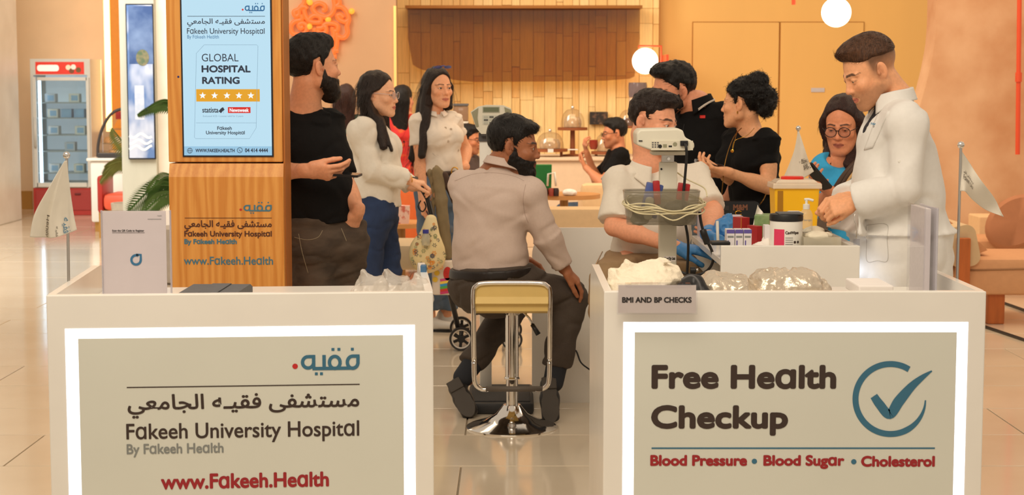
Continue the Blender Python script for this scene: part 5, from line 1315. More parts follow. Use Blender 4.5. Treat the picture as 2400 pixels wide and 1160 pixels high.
def phone(label, c, d, n, parent=None, L=.15, W=.073, col=(22,22,24), screen=None):
    """handset: c centre, d along its length, n out of the screen"""
    d = Vector(d).normalized(); n = Vector(n); n = (n-d*n.dot(d)).normalized(); x = d.cross(n)
    M = Matrix(((x.x,d.x,n.x,c[0]),(x.y,d.y,n.y,c[1]),(x.z,d.z,n.z,c[2]),(0,0,0,1)))
    r = thing('mobile_phone', c, label, 'phone')
    mb = MB(); mb.prism(rrect(-W/2,-L/2,W/2,L/2,.009,4), lambda a, b, e: M @ Vector((a,b,e)), -.005, .0035); mb.build('case', mat('phone_case_%d_%d_%d' % col, col, .35, noise=.1), r)
    mb = MB(); mb.prism(rrect(-W/2+.003,-L/2+.004,W/2-.003,L/2-.004,.007,4), lambda a, b, e: M @ Vector((a,b,e)), .0034, .0042); mb.build('display', screen or mat('phone_glass', (14,15,20), .08, spec=.7), r)
    mb = MB(); mb.prism(rrect(-W/2+.008,L/2-.04,-W/2+.03,L/2-.008,.005,4), lambda a, b, e: M @ Vector((a,b,e)), -.007, -.0049); mb.build('camera_bump', m_black, r)
    return r
def shoes(p, parent, m, dirs, sole=None, h=.006):
    for sd in 'LR':
        an = p.J['an'+sd]; d = V3(*dirs[sd]); pr = shoe_prims(an, d)
        lo, hi = prims_box(pr, .02); f = Field(lo, hi, h).apply(pr, .02); u2 = V3(0,0,1)
        dn = nrm(d); x = nrm(np.cross(dn, V3(0,0,1))); un = np.cross(x, dn)
        f.cut(an-un*.083, -un); vs, q_ = f.mesh(); s_ = link('shoe', np_mesh('shoe', vs, q_), m, parent)
        mb = MB(); b = an-un*.084
        pts = [(b+dn*(.052+.125*math.cos(t)*(1.06 if math.cos(t) > 0 else 1))+x*(.043*math.sin(t))) for t in [2*PI*i/24 for i in range(24)]]
        mb.add([q1-un*.012 for q1 in pts]+[q1+un*.006 for q1 in pts], [tuple(range(23,-1,-1)), tuple(range(24,48))]+[(i,(i+1)%24,24+(i+1)%24,24+i) for i in range(24)])
        mb.build('sole', sole or m_black, s_, smooth=40)
def finish(p, root, hands, hp, paint, look=(0,0), iris=(52,30,18), eyes=True, **kw):
    o = p.body(root, hands, paint, SK, hp, **kw)
    if eyes: make_eyes(p.H, root, look, iris)
    return o
def short_hair(H, m, root, poly, top=(.03,.105,.06,.05,.032), seed=1, vol=.010, n=1500, slen=.035, extra=(), amp=.004, h=.004, flow=None, nf=(70,70,40), curl=0):
    X, Z = H.d(1,0,0), H.d(0,0,1); s = H.sc
    pr = [BALL(H.p(0,-.018,.043), (.074+vol*.5)*s, (.095+vol*.7)*s, (.085+vol*.8)*s, X, Z)]
    if top: y, z, a, b, c = top; pr.append(BALL(H.p(0,y,z), a*s, b*s, c*s, X, Z, .025))
    pr += list(extra)
    if flow is None: flow = lambda p_, n_: np.tile(H.d(0,-.6,-.35), (len(p_),1))+n_*.1
    return make_hair(pr, H, m, root, h=h, cuts=[polycut(H, poly, .008)], noise_amp=amp, nf=nf, nstr=n, slen=slen, swd=.0018, lift=.0025, seed=seed, flow=flow, curl=curl)
MENPOLY = [(.090,.078),(.13,.16),(.09,.23),(-.22,.23),(-.22,-.085),(-.055,-.075),(-.034,-.03),(-.028,.030),(.0,.042),(.010,-.022),(.022,-.022),(.026,.028),(.046,.048),(.066,.070)]
def beard(H, m, root, poly, grow=.006, seed=2, n=500, chin=0, amp=.002, jaw=1.0, full=True):
    X, Z = H.d(1,0,0), H.d(0,0,1); s = H.sc; p = H.p
    pr = [BALL(p(0,.05,-.055), (.046*jaw+grow)*s, (.046+grow)*s, (.056+grow)*s, X, Z, .03), BALL(p(0,.032,-.01), (.062+grow)*s, (.061+grow)*s, (.088+grow)*s, X, Z, .03)]
    for q_ in (-1,1):
        pr += [E(p(q_*.056,.002,-.048), p(q_*.02,.078,-.098), (.018*jaw+grow)*s, None, (.017*jaw+grow)*s, None, None, .03), E(p(q_*.058,.004,-.01), p(q_*.056,.004,-.06), (.0185+grow*.7)*s, None, (.017*jaw+grow)*s, None, None, .02)]
    pr += [BALL(p(0,.083,-.100), (.021*jaw+grow)*s, (.016+grow)*s, (.016+grow)*s, X, Z, .016), BALL(p(0,.082,-.064), .031*s+grow*.4, .019*s+grow*.3, .023*s, X, Z, .014)]
    if chin: pr.append(BALL(p(0,.070,-.115), .040*s, .034*s, (.02+chin)*s, X, Z, .03))
    cv = [BALL(p(0,.104,-.066), .027*s, .018*s, .0105*s, X, Z, .003, '-')]
    lo, hi = prims_box(pr, .03); f = Field(lo, hi, .0035).apply(pr+cv, .02); f.noise(amp, (90,90,90), seed); polycut(H, poly, .008)(f)
    vs, q_ = f.mesh(); o = link('beard', np_mesh('beard', vs, q_), m, root)
    if n: strands(vs, vnormals(vs, q_), lambda P_, N_: np.tile(H.d(0,.25,-1), (len(P_),1)), n, .018, .0018, m, o, .002, seg=3, seed=seed, name='beard_strands')
    return o
BEARDPOLY = [(.0,.0),(.022,-.008),(.034,-.034),(.066,-.040),(.084,-.048),(.13,-.046),(.13,-.30),(-.02,-.20),(-.012,-.085),(-.004,-.05)]
def chain(P_, Q_, drop, n=10): return spline([P_, (Vector(P_)+Vector(Q_))/2+Vector((0,0,-drop)), Q_], n)
HB = hair_mat('hair_black', (20,14,11)); HBR = hair_mat('hair_dark_brown', (40,24,16)); HLB = hair_mat('hair_brown', (74,48,30)); HRB = hair_mat('hair_auburn', (58,30,22))
# ---- man in a black T-shirt by the kiosk
YA = 7.0
J = joints(YA, neck=(713,252,.02), shR=(652,292,-.02), shL=(766,290,.10), elR=(632,402,-.10), wrR=(718,400,-.26), elL=(808,438,.02), wrL=(838,496,-.05),
           chest=(714,345,.02), waist=(738,450,.0), pelvis=(760,540,.0), hipR=(722,565,-.04), hipL=(800,562,.06), knR=(750,760,-.10), knL=(806,770,.0), anR=(745,1000,-.08), anL=(830,1005,.10))
H = HeadFrame(P(733,158,YA), 121, -3, 0, 1.04)
r = thing('person', (P(760,1030,YA).x, YA, 0), 'bearded man in a black T-shirt looking away, phone in hand, beside the kiosk', 'person')
p = Person(J, H, None, 1.06, neck=.060)
sk = (206,146,112)
hR = hand_prims(P(718,400,YA-.26), (1,-.12,-.10), (.15,.80,.55), -1, (.30,.42,.52,.62), .04, (.25,.35), 1.08, .12)
hL = hand_prims(P(838,496,YA-.05), (-.38,.30,-1), (-.6,.7,.2), 1, (.2,.25,.3,.3), .02, (.45,.1), 1.04)
finish(p, r, {'R': hR, 'L': hL}, head_prims(H, jaw=1.08), head_paint(H, sk, (160,96,84), (30,20,16), stub=((60,38,28),.5)))
short_hair(H, HB, r, MENPOLY, (.035,.098,.060,.055,.034), 3, .012, 1800, .028, amp=.004)
beard(H, hair_mat('beard_dark', (30,20,15)), r, BEARDPOLY, .0034, 3, 900, .008)
m_tee = mat('black_jersey', (16,15,16), .85, spec=.25, noise=.12, nscale=120, bump=.08, bscale=300)
garment('t_shirt', p.torso(.012, belly=.01)+sleeve(p,'R',.014,.82)+sleeve(p,'L',.014,.80), m_tee, r, .008,
        cuts=[(P(760,522,YA), (0.1,0,-1))], carve=[BALL(P(716,238,YA-.02), .080,.085,.05, p.rt, p.up, .01, '-'), E(P(722,255,YA-.10), P(726,262,YA-.12), .03, k=.01, op='-')], fold=.007, ff=(9,9,14), seed=2)
m_jean = mat('grey_denim', (84,70,58), .85, noise=.5, nscale=9, stretch=(1,1,2.2), bump=.15, bscale=260)
jn = garment('jeans', [E(p.J['pelvis']-p.up*.06, p.J['pelvis']+p.up*.06, .185,.135,.172,.125, p.hrt, .03)]+p.leg('R',.014,wide=.012,cap=.012)+p.leg('L',.014,wide=.012,cap=.012), m_jean, r, .008, cuts=[(P(755,507,YA), (.1,0,1))], fold=.008, ff=(8,8,26), seed=5)
m_st = mat('denim_stitch', (150,136,112), .8)
seam(jn, [(690,556),(720,562),(745,556),(756,540)], m_st, .0014, 'pocket_seam'); seam(jn, [(700,548),(708,590),(722,640)], m_st, .0014, 'fly_seam'); seam(jn, [(800,535),(806,550),(812,565)], m_st, .0014, 'pocket_seam')
shoes(p, r, mat('dark_shoe', (40,36,34), .5), {'R': (.3,-1,0), 'L': (.5,-1,0)}, mat('white_sole', (220,216,208), .5))
phone('dark phone held out by the bearded man in black', P(800,408,YA-.235), (.96,-.2,-.05), (.10,-.10,.98), L=.155, W=.075)
# ---- woman in a white shirt and glasses pushing the stroller
YB_ = 9.4
J = joints(YB_, neck=(868,284,.0), shR=(848,308,-.17), shL=(884,304,.17), elR=(870,396,-.20), wrR=(958,424,-.12), elL=(905,392,.2), wrL=(968,440,.14), chest=(868,345,.0), waist=(868,405,.0),
           pelvis=(872,470,.0), hipR=(868,480,-.09), hipL=(880,478,.09), knR=(858,640,-.10), knL=(905,635,.08), anR=(822,795,-.10), anL=(898,800,.08))
H = HeadFrame(P(887,222,YB_), 74, 4, 0, .98)
r = thing('person', (P(865,820,YB_).x, YB_, 0), 'woman in a loose white shirt and glasses holding the stroller handle', 'person')
p = Person(J, H, None, 1.0, True, neck=.047)
hR = hand_prims(P(958,424,YB_-.12), (1,.1,-.15), (.0,.2,-1), 1, (.55,.6,.6,.6), .03, (.4,.35), .95); hL = hand_prims(P(968,440,YB_+.14), (1,0,0), (0,0,-1), -1, (.6,.6,.6,.6), .03, (.4,.3), .95)
finish(p, r, {'R': hR, 'L': hL}, head_prims(H, True, .94), head_paint(H, (224,164,130), (186,96,86), (46,30,22), fem=True), h=.010, hh=.0036, hf=.0035)
X, Z = H.d(1,0,0), H.d(0,0,1)
def long_hair(H, m, root, prims, poly, seed=1, n=1300, slen=.16, amp=.005, h=.006, nf=(55,55,7), extra_cuts=(), vol=.012, arch=.022):
    X, Z = H.d(1,0,0), H.d(0,0,1); s = H.sc
    pr = [BALL(H.p(0,-.018,.043), (.075+vol*.6)*s, (.096+vol*.8)*s, (.086+vol*.7)*s, X, Z)]+prims
    fl = lambda P_, N_: np.tile(V3(0,0,-1.0), (len(P_),1))+H.d(0,-.25,0)
    return make_hair(pr, H, m, root, h=h, cuts=[polycut(H, poly, .01, True, arch)]+list(extra_cuts), noise_amp=amp, nf=nf, nstr=n, slen=slen, swd=.0024, lift=.001, seed=seed, flow=fl, keep=lambda v: (lambda q: (q[:,1] < .0) & (q[:,2] < .10))(H.inv(v)))
WPOLY = [(.085,.085),(.14,.2),(-.25,.25),(-.30,-.6),(.10,-.6),(.06,-.14),(.020,-.08),(.016,-.02),(.034,.02),(.052,.05),(.066,.075)]
long_hair(H, HBR, r, [E(H.p(0,-.05,-.02), H.p(0,-.045,-.19), .085,.055,.075,.035,X,.04), E(H.p(-.07,-.02,.0), P(898,345,YB_-.17), .034,.045,.026,.02,X,.04), E(H.p(.07,-.02,.0), P(910,330,YB_+.12), .034,.045,.022,.018,X,.04), E(H.p(-.062,.0,-.05), P(918,352,YB_-.15), .024,.03,.012,.010,X,.03)],
          [(.085,.085),(.14,.2),(-.25,.25),(-.30,-.6),(.20,-.6),(.13,-.15),(.030,-.10),(-.012,-.03),(-.005,.01),(.034,.03),(.052,.055),(.066,.075)], 4)
m_shirt = cloth_mat('white_cotton', (240,233,220), .08, .04, 60)
tk = [E(p.J['waist'], P(872,470,YB_), .165,.15,.175,.16,p.rt,.05)]
sh_ = garment('shirt', p.torso(.024, belly=.03, bust=.004)+tk+sleeve(p,'R',.024,.90,None,.010,True)+sleeve(p,'L',.022,.9,None,.01,True), m_shirt, r, .009, cuts=[(P(872,466,YB_), (-.30,0,-1))], carve=[S(P(884,272,YB_), .055, .01, '-')], fold=.009, ff=(8,8,9), seed=7)
collar(sh_, m_shirt, P(868,288,YB_), (.1,0,1), (.95,-.3,0), .066, .035, .045, .03, .9)
garment('jeans', [E(p.J['pelvis']-p.up*.06, p.J['pelvis']+p.up*.05, .180,.150,.165,.14,p.hrt,.03)]+p.leg('R',.022,wide=.022,cap=.012)+p.leg('L',.022,wide=.022,cap=.012), mat('blue_denim', (46,66,106), .85, noise=.45, nscale=7, stretch=(1,1,.6), bump=.12, bscale=260), r, .010, cuts=[(P(872,440,YB_), (0,0,1))], fold=.008, ff=(8,8,20), seed=3)
shoes(p, r, mat('white_trainer', (226,222,214), .6), {'R': (1,-.1,0), 'L': (1,-.1,0)}, h=.008)
def glasses(H, parent, m, rx=.024, rz=.019, rim=.0016, lens=True, z0=.0, y0=.106, cz=.003, tint=(238,240,246)):
    mb = MB()
    for s in (-1,1): mb.tube([Vector(H.p(s*.031+rx*math.cos(t), y0-.10*abs(s*.031+rx*math.cos(t))**1.4, cz+rz*math.sin(t))) for t in [2*PI*i/20 for i in range(20)]], rim, 6, close=True)
    mb.tube([Vector(H.p(-.009,y0-.002,cz+.006)), Vector(H.p(0,y0+.002,cz+.009)), Vector(H.p(.009,y0-.002,cz+.006))], rim, 6)
    for s in (-1,1): mb.tube([Vector(H.p(s*(.031+rx),y0-.012,cz+.004)), Vector(H.p(s*.074,.07,cz+.006)), Vector(H.p(s*.083,-.002,cz+.006)), Vector(H.p(s*.082,-.03,-.02))], rim, 6)
    o = mb.build('glasses_frame', m, parent, smooth=1)
    if lens:
        for s in (-1,1):
            mb = MB(); mb.add([Vector(H.p(s*.031+rx*math.cos(t), y0-.10*abs(s*.031+rx*math.cos(t))**1.4, cz+rz*math.sin(t))) for t in [2*PI*i/20 for i in range(20)]], [tuple(range(20))]); mb.build('lens', glass_mat('lens_%d' % tint[0], tint, .05), o)
    return o
glasses(H, r, mat('clear_frame', (206,190,190), .2, alpha=.8))
MB().tube([Vector(P(962+4*math.cos(t), 422+12*math.sin(t)*.9, YB_-.12-.035*math.cos(t))) for t in [2*PI*i/16 for i in range(16)]], .003, 6, close=True).build('bracelet', mat('gold', (222,168,70), .2, metal=1), r, smooth=1)
# ---- woman in a white polo top
YC_ = 10.4
J = joints(YC_, neck=(1016,262,.0), shR=(980,287,-.06), shL=(1058,284,.10), elR=(984,388,-.10), wrR=(990,470,-.16), elL=(1092,350,.20), wrL=(1088,392,.06), chest=(1022,322,.0), waist=(1034,376,.0),
           pelvis=(1036,430,.0), hipR=(1010,440,-.05), hipL=(1064,438,.07), knR=(1010,590,-.1), knL=(1052,590,.0), anR=(1006,740,-.08), anL=(1044,738,.0))
H = HeadFrame(P(1026,207,YC_), 33, 2, 0, .97)
r = thing('person', (P(1030,755,YC_).x, YC_, 0), 'long-haired woman in a white top with sunglasses on her head', 'person')
p = Person(J, H, None, .98, True, neck=.046)
hR = hand_prims(P(990,470,YC_-.16), (.1,-.3,-1), (.9,.3,0), -1, (.4,.45,.5,.5), .03, (.4,.3), .95); hL = hand_prims(P(1088,392,YC_+.06), (-.8,-.4,-.3), (-.3,.8,0), -1, (.5,.5,.55,.6), .03, (.3,.3), .95)
finish(p, r, {'R': hR, 'L': hL}, head_prims(H, True, .96), head_paint(H, (216,156,120), (182,98,84), (36,22,18), fem=True), h=.010, hh=.0038, hf=.004)
X = H.d(1,0,0)
long_hair(H, HBR, r, [E(H.p(0,-.05,-.02), H.p(0,-.06,-.26), .09,.05,.09,.03,X,.04), E(H.p(-.072,.0,-.01), P(990,365,YC_-.17), .034,.045,.026,.02,X,.04), E(H.p(.074,-.0,.0), P(1052,250,YC_+.02), .030,.045,.022,.03,X,.04), E(H.p(-.06,-.04,-.1), P(966,372,YC_-.10), .05,.04,.03,.02,X,.05)],
          [(.085,.085),(.14,.2),(-.25,.25),(-.30,-.8),(.25,-.8),(.13,-.15),(.045,-.10),(.030,-.04),(.035,.02),(.052,.055),(.066,.075)], 6, slen=.2)
m_top = cloth_mat('white_knit', (240,228,214), .06, .03, 80)
tp = garment('top', p.torso(.010, bust=.008)+sleeve(p,'R',.012,.52)+sleeve(p,'L',.012,.5), m_top, r, .008, cuts=[(P(1034,402,YC_), (.0,0,-1))], carve=[S(P(1020,250,YC_-.02), .05, .01, '-')], fold=.006, ff=(10,10,12), seed=4)
for (a, b) in ((1044,300),(1057,303),(1050,331),(1074,352)): button(tp, mat('pearl_button', (190,170,150), .3), onto(tp, [(a,b)], .002)[0], (.3,-1,.1), .008)
collar(tp, m_top, P(1018,268,YC_-.01), (0,0,1), (.5,-.9,0), .056, .03, .02, .012, .5)
garment('jeans', [E(p.J['pelvis']-p.up*.06, p.J['pelvis']+p.up*.06, .168,.118,.150,.108,p.hrt,.03)]+p.leg('R',.014,wide=.028,cap=.012)+p.leg('L',.014,wide=.028,cap=.012), mat('light_denim', (96,116,140), .85, noise=.3, nscale=6, bump=.1, bscale=260), r, .010, cuts=[(P(1034,396,YC_), (0,0,1))], fold=.007, ff=(8,8,18), seed=9)
bl = MB(); bl.tube([Vector(V3(*P(1036,407,YC_))+p.rt*.156*math.cos(t)+p.fw*.118*math.sin(t)) for t in [2*PI*i/28 for i in range(28)]], .013, 8, close=True); bo_ = bl.build('belt', mat('belt_brown', (52,34,26), .5), r, smooth=1)
MB().tube([P(1066+8*math.cos(t), 402+10*math.sin(t), YC_-.12) for t in [2*PI*i/16 for i in range(16)]], .004, 6, close=True).build('buckle', mat('gold', (222,168,70), .2, metal=1), bo_, smooth=1)
shoes(p, r, mat('white_trainer', (226,222,214), .6), {'R': (1,-.35,0), 'L': (1,-.25,0)}, h=.008)
for k_ in range(3):
    an = p.J['anL']; q_ = an+V3(.04+.03*k_,-.048,-.06); MB().tube([Vector(q_+V3(0,0,-.01)), Vector(q_+V3(.03,0.003,.03))], .006, 6).build('shoe_stripe', m_black, r)
g = MB()
for s in (-1,1): g.add([Vector(H.p(s*.034+.027*math.cos(t), .062+.014*math.sin(t)*.6, .134+.010*math.sin(t))) for t in [2*PI*i/18 for i in range(18)]], [tuple(range(18))])
g.tube([Vector(H.p(-.062,.05,.128)), Vector(H.p(0,.068,.142)), Vector(H.p(.062,.05,.128))], .003, 6)
g.build('sunglasses', mat('mirror_lens', (90,110,190), .08, metal=.6), r)
# ---- seated man on the bar stool, back to the camera
YG = 7.46
J = joints(YG, neck=(1172,392,.02), shR=(1240,452,-.06), shL=(1088,436,.14), elR=(1284,556,-.04), wrR=(1322,628,.0), elL=(1120,540,.32), wrL=(1200,600,.40), chest=(1152,478,.03), waist=(1143,575,.02),
           pelvis=(1150,640,.02), hipR=(1188,668,-.04), hipL=(1110,672,.10), knR=(1338,692,.10), knL=(1205,716,.42), anR=(1300,880,.06), anL=(1094,872,.22))
H = HeadFrame(P(1203,343,YG), 84, 8, 0, 1.04)
r = thing('person', (so.x, so.y, 0), 'bearded man in a pale mauve shirt seated on the bar stool', 'person')
p = Person(J, H, None, 1.11, neck=.062)
sk = (150,96,66)
hR = hand_prims(P(1322,628,YG), (.75,.3,-.75), (-.5,.3,-.85), 1, (.30,.32,.35,.4), .04, (.35,.3), 1.04); hL = hand_prims(P(1200,600,YG+.4), (.9,.2,-.2), (0,0,-1), 1, (.3,.3,.3,.3), .04, (.4,.3), 1.04)
finish(p, r, {'R': hR, 'L': hL}, head_prims(H, jaw=1.06), head_paint(H, sk, (120,66,56), (20,14,12), stub=((36,24,20),.6), blush=.05))
short_hair(H, HB, r, [(.090,.066),(.125,.14),(.09,.23),(-.22,.23),(-.22,-.072),(-.07,-.066),(-.036,-.03),(-.028,.030),(.0,.042),(.008,-.03),(.024,-.03),(.028,.028),(.046,.040),(.066,.060)], (.05,.090,.056,.05,.026), 5, .012, 1800, .035, amp=.003, nf=(80,80,20), flow=lambda P_, N_: np.tile(H.d(0,.8,-.6), (len(P_),1)))
beard(H, HB, r, [(.0,.01),(.022,-.004),(.034,-.034),(.066,-.042),(.084,-.048),(.13,-.046),(.13,-.30),(-.02,-.20),(-.016,-.085),(-.006,-.05)], .004, 4, 700, .006)
m_mauve = mat('mauve_cotton', (206,186,174), .75, noise=.04, nscale=120, bump=.05, bscale=400)
pr = p.torso(.012)+[E(p.J['neck']-p.up*.07, p.J['neck']+p.up*.0, .100,.085,.072,.070,p.rt,.03,cap=.01)]+sleeve(p,'R',.012,.90,None,.006,True)+sleeve(p,'L',.012,.9,None,.006,True)+[E(p.J['waist'], p.J['pelvis']+V3(0,0,.03), .170,.125,.176,.135,p.rt,.03)]
sh_ = garment('shirt', pr, m_mauve, r, .008, cuts=[(P(1140,638,YG), (-.06,0,-1))], fold=.006, ff=(8,8,13), seed=11, fine=.0008)
collar(sh_, m_mauve, P(1180,386,YG+.01), (.20,.05,1), (.90,.40,0), .0735, .030, .036, .035, .4, spread=.014)
m_seam = mat('mauve_seam_shade', (172,150,140), .8)  # seams darker than the shirt, their fine shadow put into the colour
seam(sh_, [(1066,424),(1110,408),(1160,405),(1205,413),(1228,424)], m_seam, .0008, 'yoke_seam'); seam(sh_, [(1232,432),(1226,465),(1230,500),(1238,522)], m_seam, .0008, 'armhole_seam')
m_trs = mat('charcoal_wool', (74,64,56), .8, noise=.1, nscale=150, bump=.06, bscale=400)
tr = garment('trousers', [E(p.J['pelvis']-p.up*.05, p.J['pelvis']+p.up*.05, .190,.150,.180,.140,p.hrt,.04), BALL(p.J['pelvis']+V3(0,.01,-.05), .185,.14,.10,p.hrt,(0,0,1),.05)]+p.leg('R',.010,wide=.010,cap=.012)+p.leg('L',.008,wide=.008,cap=.012), m_trs, r, .008, cuts=[(P(1140,622,YG), (-.06,0,1))], fold=.009, ff=(9,9,16), seed=13)
garment('belt', [E(p.J['pelvis']-p.up*.05, p.J['pelvis']+p.up*.07, .203,.163,.196,.157,p.hrt,.04)], mat('belt_black', (34,28,26), .45), r, .007, cuts=[(P(1140,628,YG), (-.06,0,1)), (P(1140,650,YG), (.06,0,-1))], fold=0)
m_sock = mat('dark_sock', (40,42,48), .9)
m_leather = mat('black_leather', (34,30,28), .4, noise=.15, nscale=30)
for sd, d in (('R', V3(-.25,.35,-.9)), ('L', V3(.42,.3,-.85))):
    an = p.J['an'+sd]; kn = p.J['kn'+sd]; ax = nrm(an-kn)
    sdf_obj('sock', [E(an-ax*.05, an+ax*.03, .048, None, .046, None, None, .01)], .006, m_sock, r)
    # shoe: toe down, sole turned to the camera
    toe = nrm(V3(-.10 if sd == 'R' else .16, -.10, -1)) if False else None
if 1:
    for sd, heel, toe in (('R', P(1287,900,YG+.02), P(1291,978,YG-.02)), ('L', P(1068,905,YG+.16), P(1100,965,YG+.10))):
        a_, b_ = V3(*heel), V3(*toe); d = nrm(b_-a_); an = p.J['an'+sd]
        back = V3(0,-1,0.15); back = nrm(back-d*back.dot(d)); sx = np.cross(d, back)
        L_ = np.linalg.norm(b_-a_)
        prs = [E(a_-back*.035, a_+d*L_*.45-back*.035, .036,.032,.034,.032,sx,.02), E(a_+d*L_*.4-back*.03, b_-back*.025, .042,.030,.040,.022,sx,.03), E(an, a_-back*.035, .042,None,.036,None,None,.02)]
        s_ = sdf_obj('shoe', prs, .005, m_leather, r)
        mb = MB(); pts = []
        for i in range(28):
            t = 2*PI*i/28; y = math.cos(t); w_ = .036 if y < -.2 else .045
            pts.append(a_+d*(L_*.5-L_*.66*y*-1 if False else L_*.5+L_*.68*y)+sx*w_*math.sin(t)*(1 if abs(y) > .3 else .86))
        mb.add([q1+back*.006 for q1 in pts]+[q1-back*.010 for q1 in pts], [tuple(range(28)), tuple(range(55,27,-1))]+[(i+28,(i+1)%28+28,(i+1)%28,i) for i in range(28)]); mb.build('sole', mat('sole_grey', (70,64,58), .7), s_, smooth=40)
        mb = MB(); mb.box((-.033,-.001,-.03),(.033,.014,.022), .004); M = Matrix(((sx[0],-back[0]*-1,d[0],0),(sx[1],back[1],d[1],0),(sx[2],back[2],d[2],0),(0,0,0,1))); mb.xform(Matrix.Translation(Vector(a_)) @ M); mb.build('heel', mat('sole_grey', (70,64,58), .7), s_)
# ---- nurse in a white polo with blue gloves, seated behind the monitor stand
YH_ = 7.22
J = joints(YH_, neck=(1524,385,.02), shR=(1452,420,-.02), shL=(1622,418,.10), elR=(1440,530,-.12), wrR=(1580,578,-.36), elL=(1672,498,-.10), wrL=(1662,552,-.36), chest=(1533,470,.03), waist=(1530,550,.03),
           pelvis=(1520,618,.05), hipR=(1478,632,.0), hipL=(1574,632,.04), knR=(1430,650,-.42), knL=(1590,650,-.42), anR=(1430,860,-.38), anL=(1600,865,-.36))
H = HeadFrame(P(1530,286,YH_), 54, 12, 3, 1.04)
r = thing('person', (P(1520,1000,YH_).x, YH_-.1, 0), 'man in a white polo and blue gloves, face half hidden by the monitor', 'person')
p = Person(J, H, None, 1.06, neck=.060)
gl = mat('nitrile_blue', (70,140,206), .42, noise=.06, bump=.15, bscale=60)
hR = hand_prims(P(1580,578,YH_-.36), (.95,-.05,-.12), (.1,.25,-1), 1, (.10,.14,.2,.25), .16, (.6,.3), 1.04); hL = hand_prims(P(1662,552,YH_-.36), (.45,-.75,-.1), (-.5,-.2,-.9), -1, (.55,.6,.65,.7), .04, (.45,.5), 1.04)
finish(p, r, {'R': hR, 'L': hL}, head_prims(H, jaw=1.04), head_paint(H, (212,150,118), (168,98,86), (34,22,16), stub=((80,54,42),.35)), look=(.3,-.2))
for sd, hp_ in (('R', hR), ('L', hL)):
    wr, el = p.J['wr'+sd], p.J['el'+sd]; gp = []
    for q_ in hp_: gp.append((q_[0], q_[1], q_[2], q_[3]+.0022, q_[4]+.0022, q_[5]+.0022, q_[6]+.0022, q_[7], q_[8], q_[9]))
    gp.append(E(wr+(el-wr)*.12, wr, .036, None, .033, None, None, .01, cap=.005)); sdf_obj('glove', gp, .003, gl, r)
short_hair(H, HBR, r, MENPOLY, (.045,.100,.052,.050,.034), 8, .008, 2200, .03, amp=.005, nf=(60,60,60), flow=lambda P_, N_: np.tile(H.d(.2,.7,.2), (len(P_),1))+N_*.5)
m_polo = cloth_mat('white_polo', (234,226,212), .05, .03, 90)
po = garment('polo_shirt', p.torso(.014, belly=.02)+sleeve(p,'R',.016,.86,None,.010)+sleeve(p,'L',.016,.86,None,.010), m_polo, r, .008, cuts=[(P(1520,604,YH_), (.0,0,-1))], carve=[BALL(P(1530,372,YH_-.06), .066,.075,.06,p.rt,p.up,.01,'-'), E(P(1545,392,YH_-.12), P(1556,412,YH_-.15), .026, None, .012, None, None, .008, None, '-')], fold=.007, ff=(9,9,12), seed=17)
collar(po, m_polo, P(1527,392,YH_+.0), (.02,-.12,1), (.30,-.95,0), .078, .030, .046, .055, .75, spread=.024)
m_chino = mat('khaki_cotton', (150,122,88), .8, noise=.12, nscale=40, bump=.06, bscale=300)
ch_ = garment('trousers', [E(p.J['pelvis']-p.up*.04, p.J['pelvis']+p.up*.05, .185,.14,.175,.13,p.hrt,.04)]+p.leg('R',.022,wide=.01,cap=.012)+p.leg('L',.022,wide=.01,cap=.012), m_chino, r, .008, cuts=[(P(1520,588,YH_), (.0,0,1))], fold=.008, ff=(9,9,14), seed=19)
seam(ch_, [(1412,590),(1402,606),(1396,622),(1398,640),(1404,655)], m_chrome, .003, 'key_chain', off=.003)
shoes(p, r, m_leather, {'R': (0,-1,0), 'L': (.1,-1,0)})
MB().tube([P(1681,518,YH_-.45), P(1683,574,YH_-.48)], .006, 8).build('pen', m_white, label='white pen held upright in the blue-gloved hand', cat='pen', smooth=1)
# his stool
hs_ = thing('round_stool', (P(1522,1000,YH_+.02).x, YH_+.02, 0), 'white round stool under the man in the white polo', 'stool')
zst = p.J['pelvis'][2]-.165; c_ = (P(1522,1000,YH_+.02).x, YH_+.02, 0)
MB().lathe([(0,zst-.06),(.17,zst-.06),(.18,zst-.03),(.17,zst),(0,zst)], c_, 32).build('seat', WHITE, hs_, smooth=40); MB().lathe([(.025,.03),(.025,zst-.06)], c_, 16).build('column', m_chrome, hs_, smooth=40); MB().lathe([(0,0),(.21,0),(.21,.01),(.03,.04),(0,.04)], c_, 32).build('base', m_chrome, hs_, smooth=40)
# ---- man in a black polo leaning in
YI = 8.5
J = joints(YI, neck=(1634,244,.02), shL=(1698,268,-.06), shR=(1594,288,.12), elL=(1738,398,-.05), wrL=(1682,486,-.12), elR=(1580,420,.2), wrR=(1600,500,.2), chest=(1645,345,.03), waist=(1655,430,.03),
           pelvis=(1665,500,.03), hipR=(1640,515,.10), hipL=(1700,515,-.04), knR=(1640,700,.10), knL=(1700,700,-.04), anR=(1640,900,.12), anL=(1705,905,-.04))
H = HeadFrame(P(1578,212,YI), -66, 12, 6, 1.09)
r = thing('person', (P(1670,935,YI).x, YI, 0), 'man in a black polo with white collar stripes leaning forward', 'person')
p = Person(J, H, None, 1.06, neck=.062)
hL = hand_prims(P(1682,486,YI-.12), (-.35,-.3,-1), (-.8,.3,.2), -1, (.4,.45,.5,.5), .03, (.4,.3), 1.04); hR = hand_prims(P(1600,500,YI+.2), (0,-.2,-1), (1,0,0), 1, (.3,.3,.3,.3), .03, (.4,.3), 1.04)
finish(p, r, {'R': hR, 'L': hL}, head_prims(H, jaw=1.04), head_paint(H, (208,142,110), (160,92,80), (26,18,14), stub=((54,36,28),.75)), hh=.0036, hf=.0036)
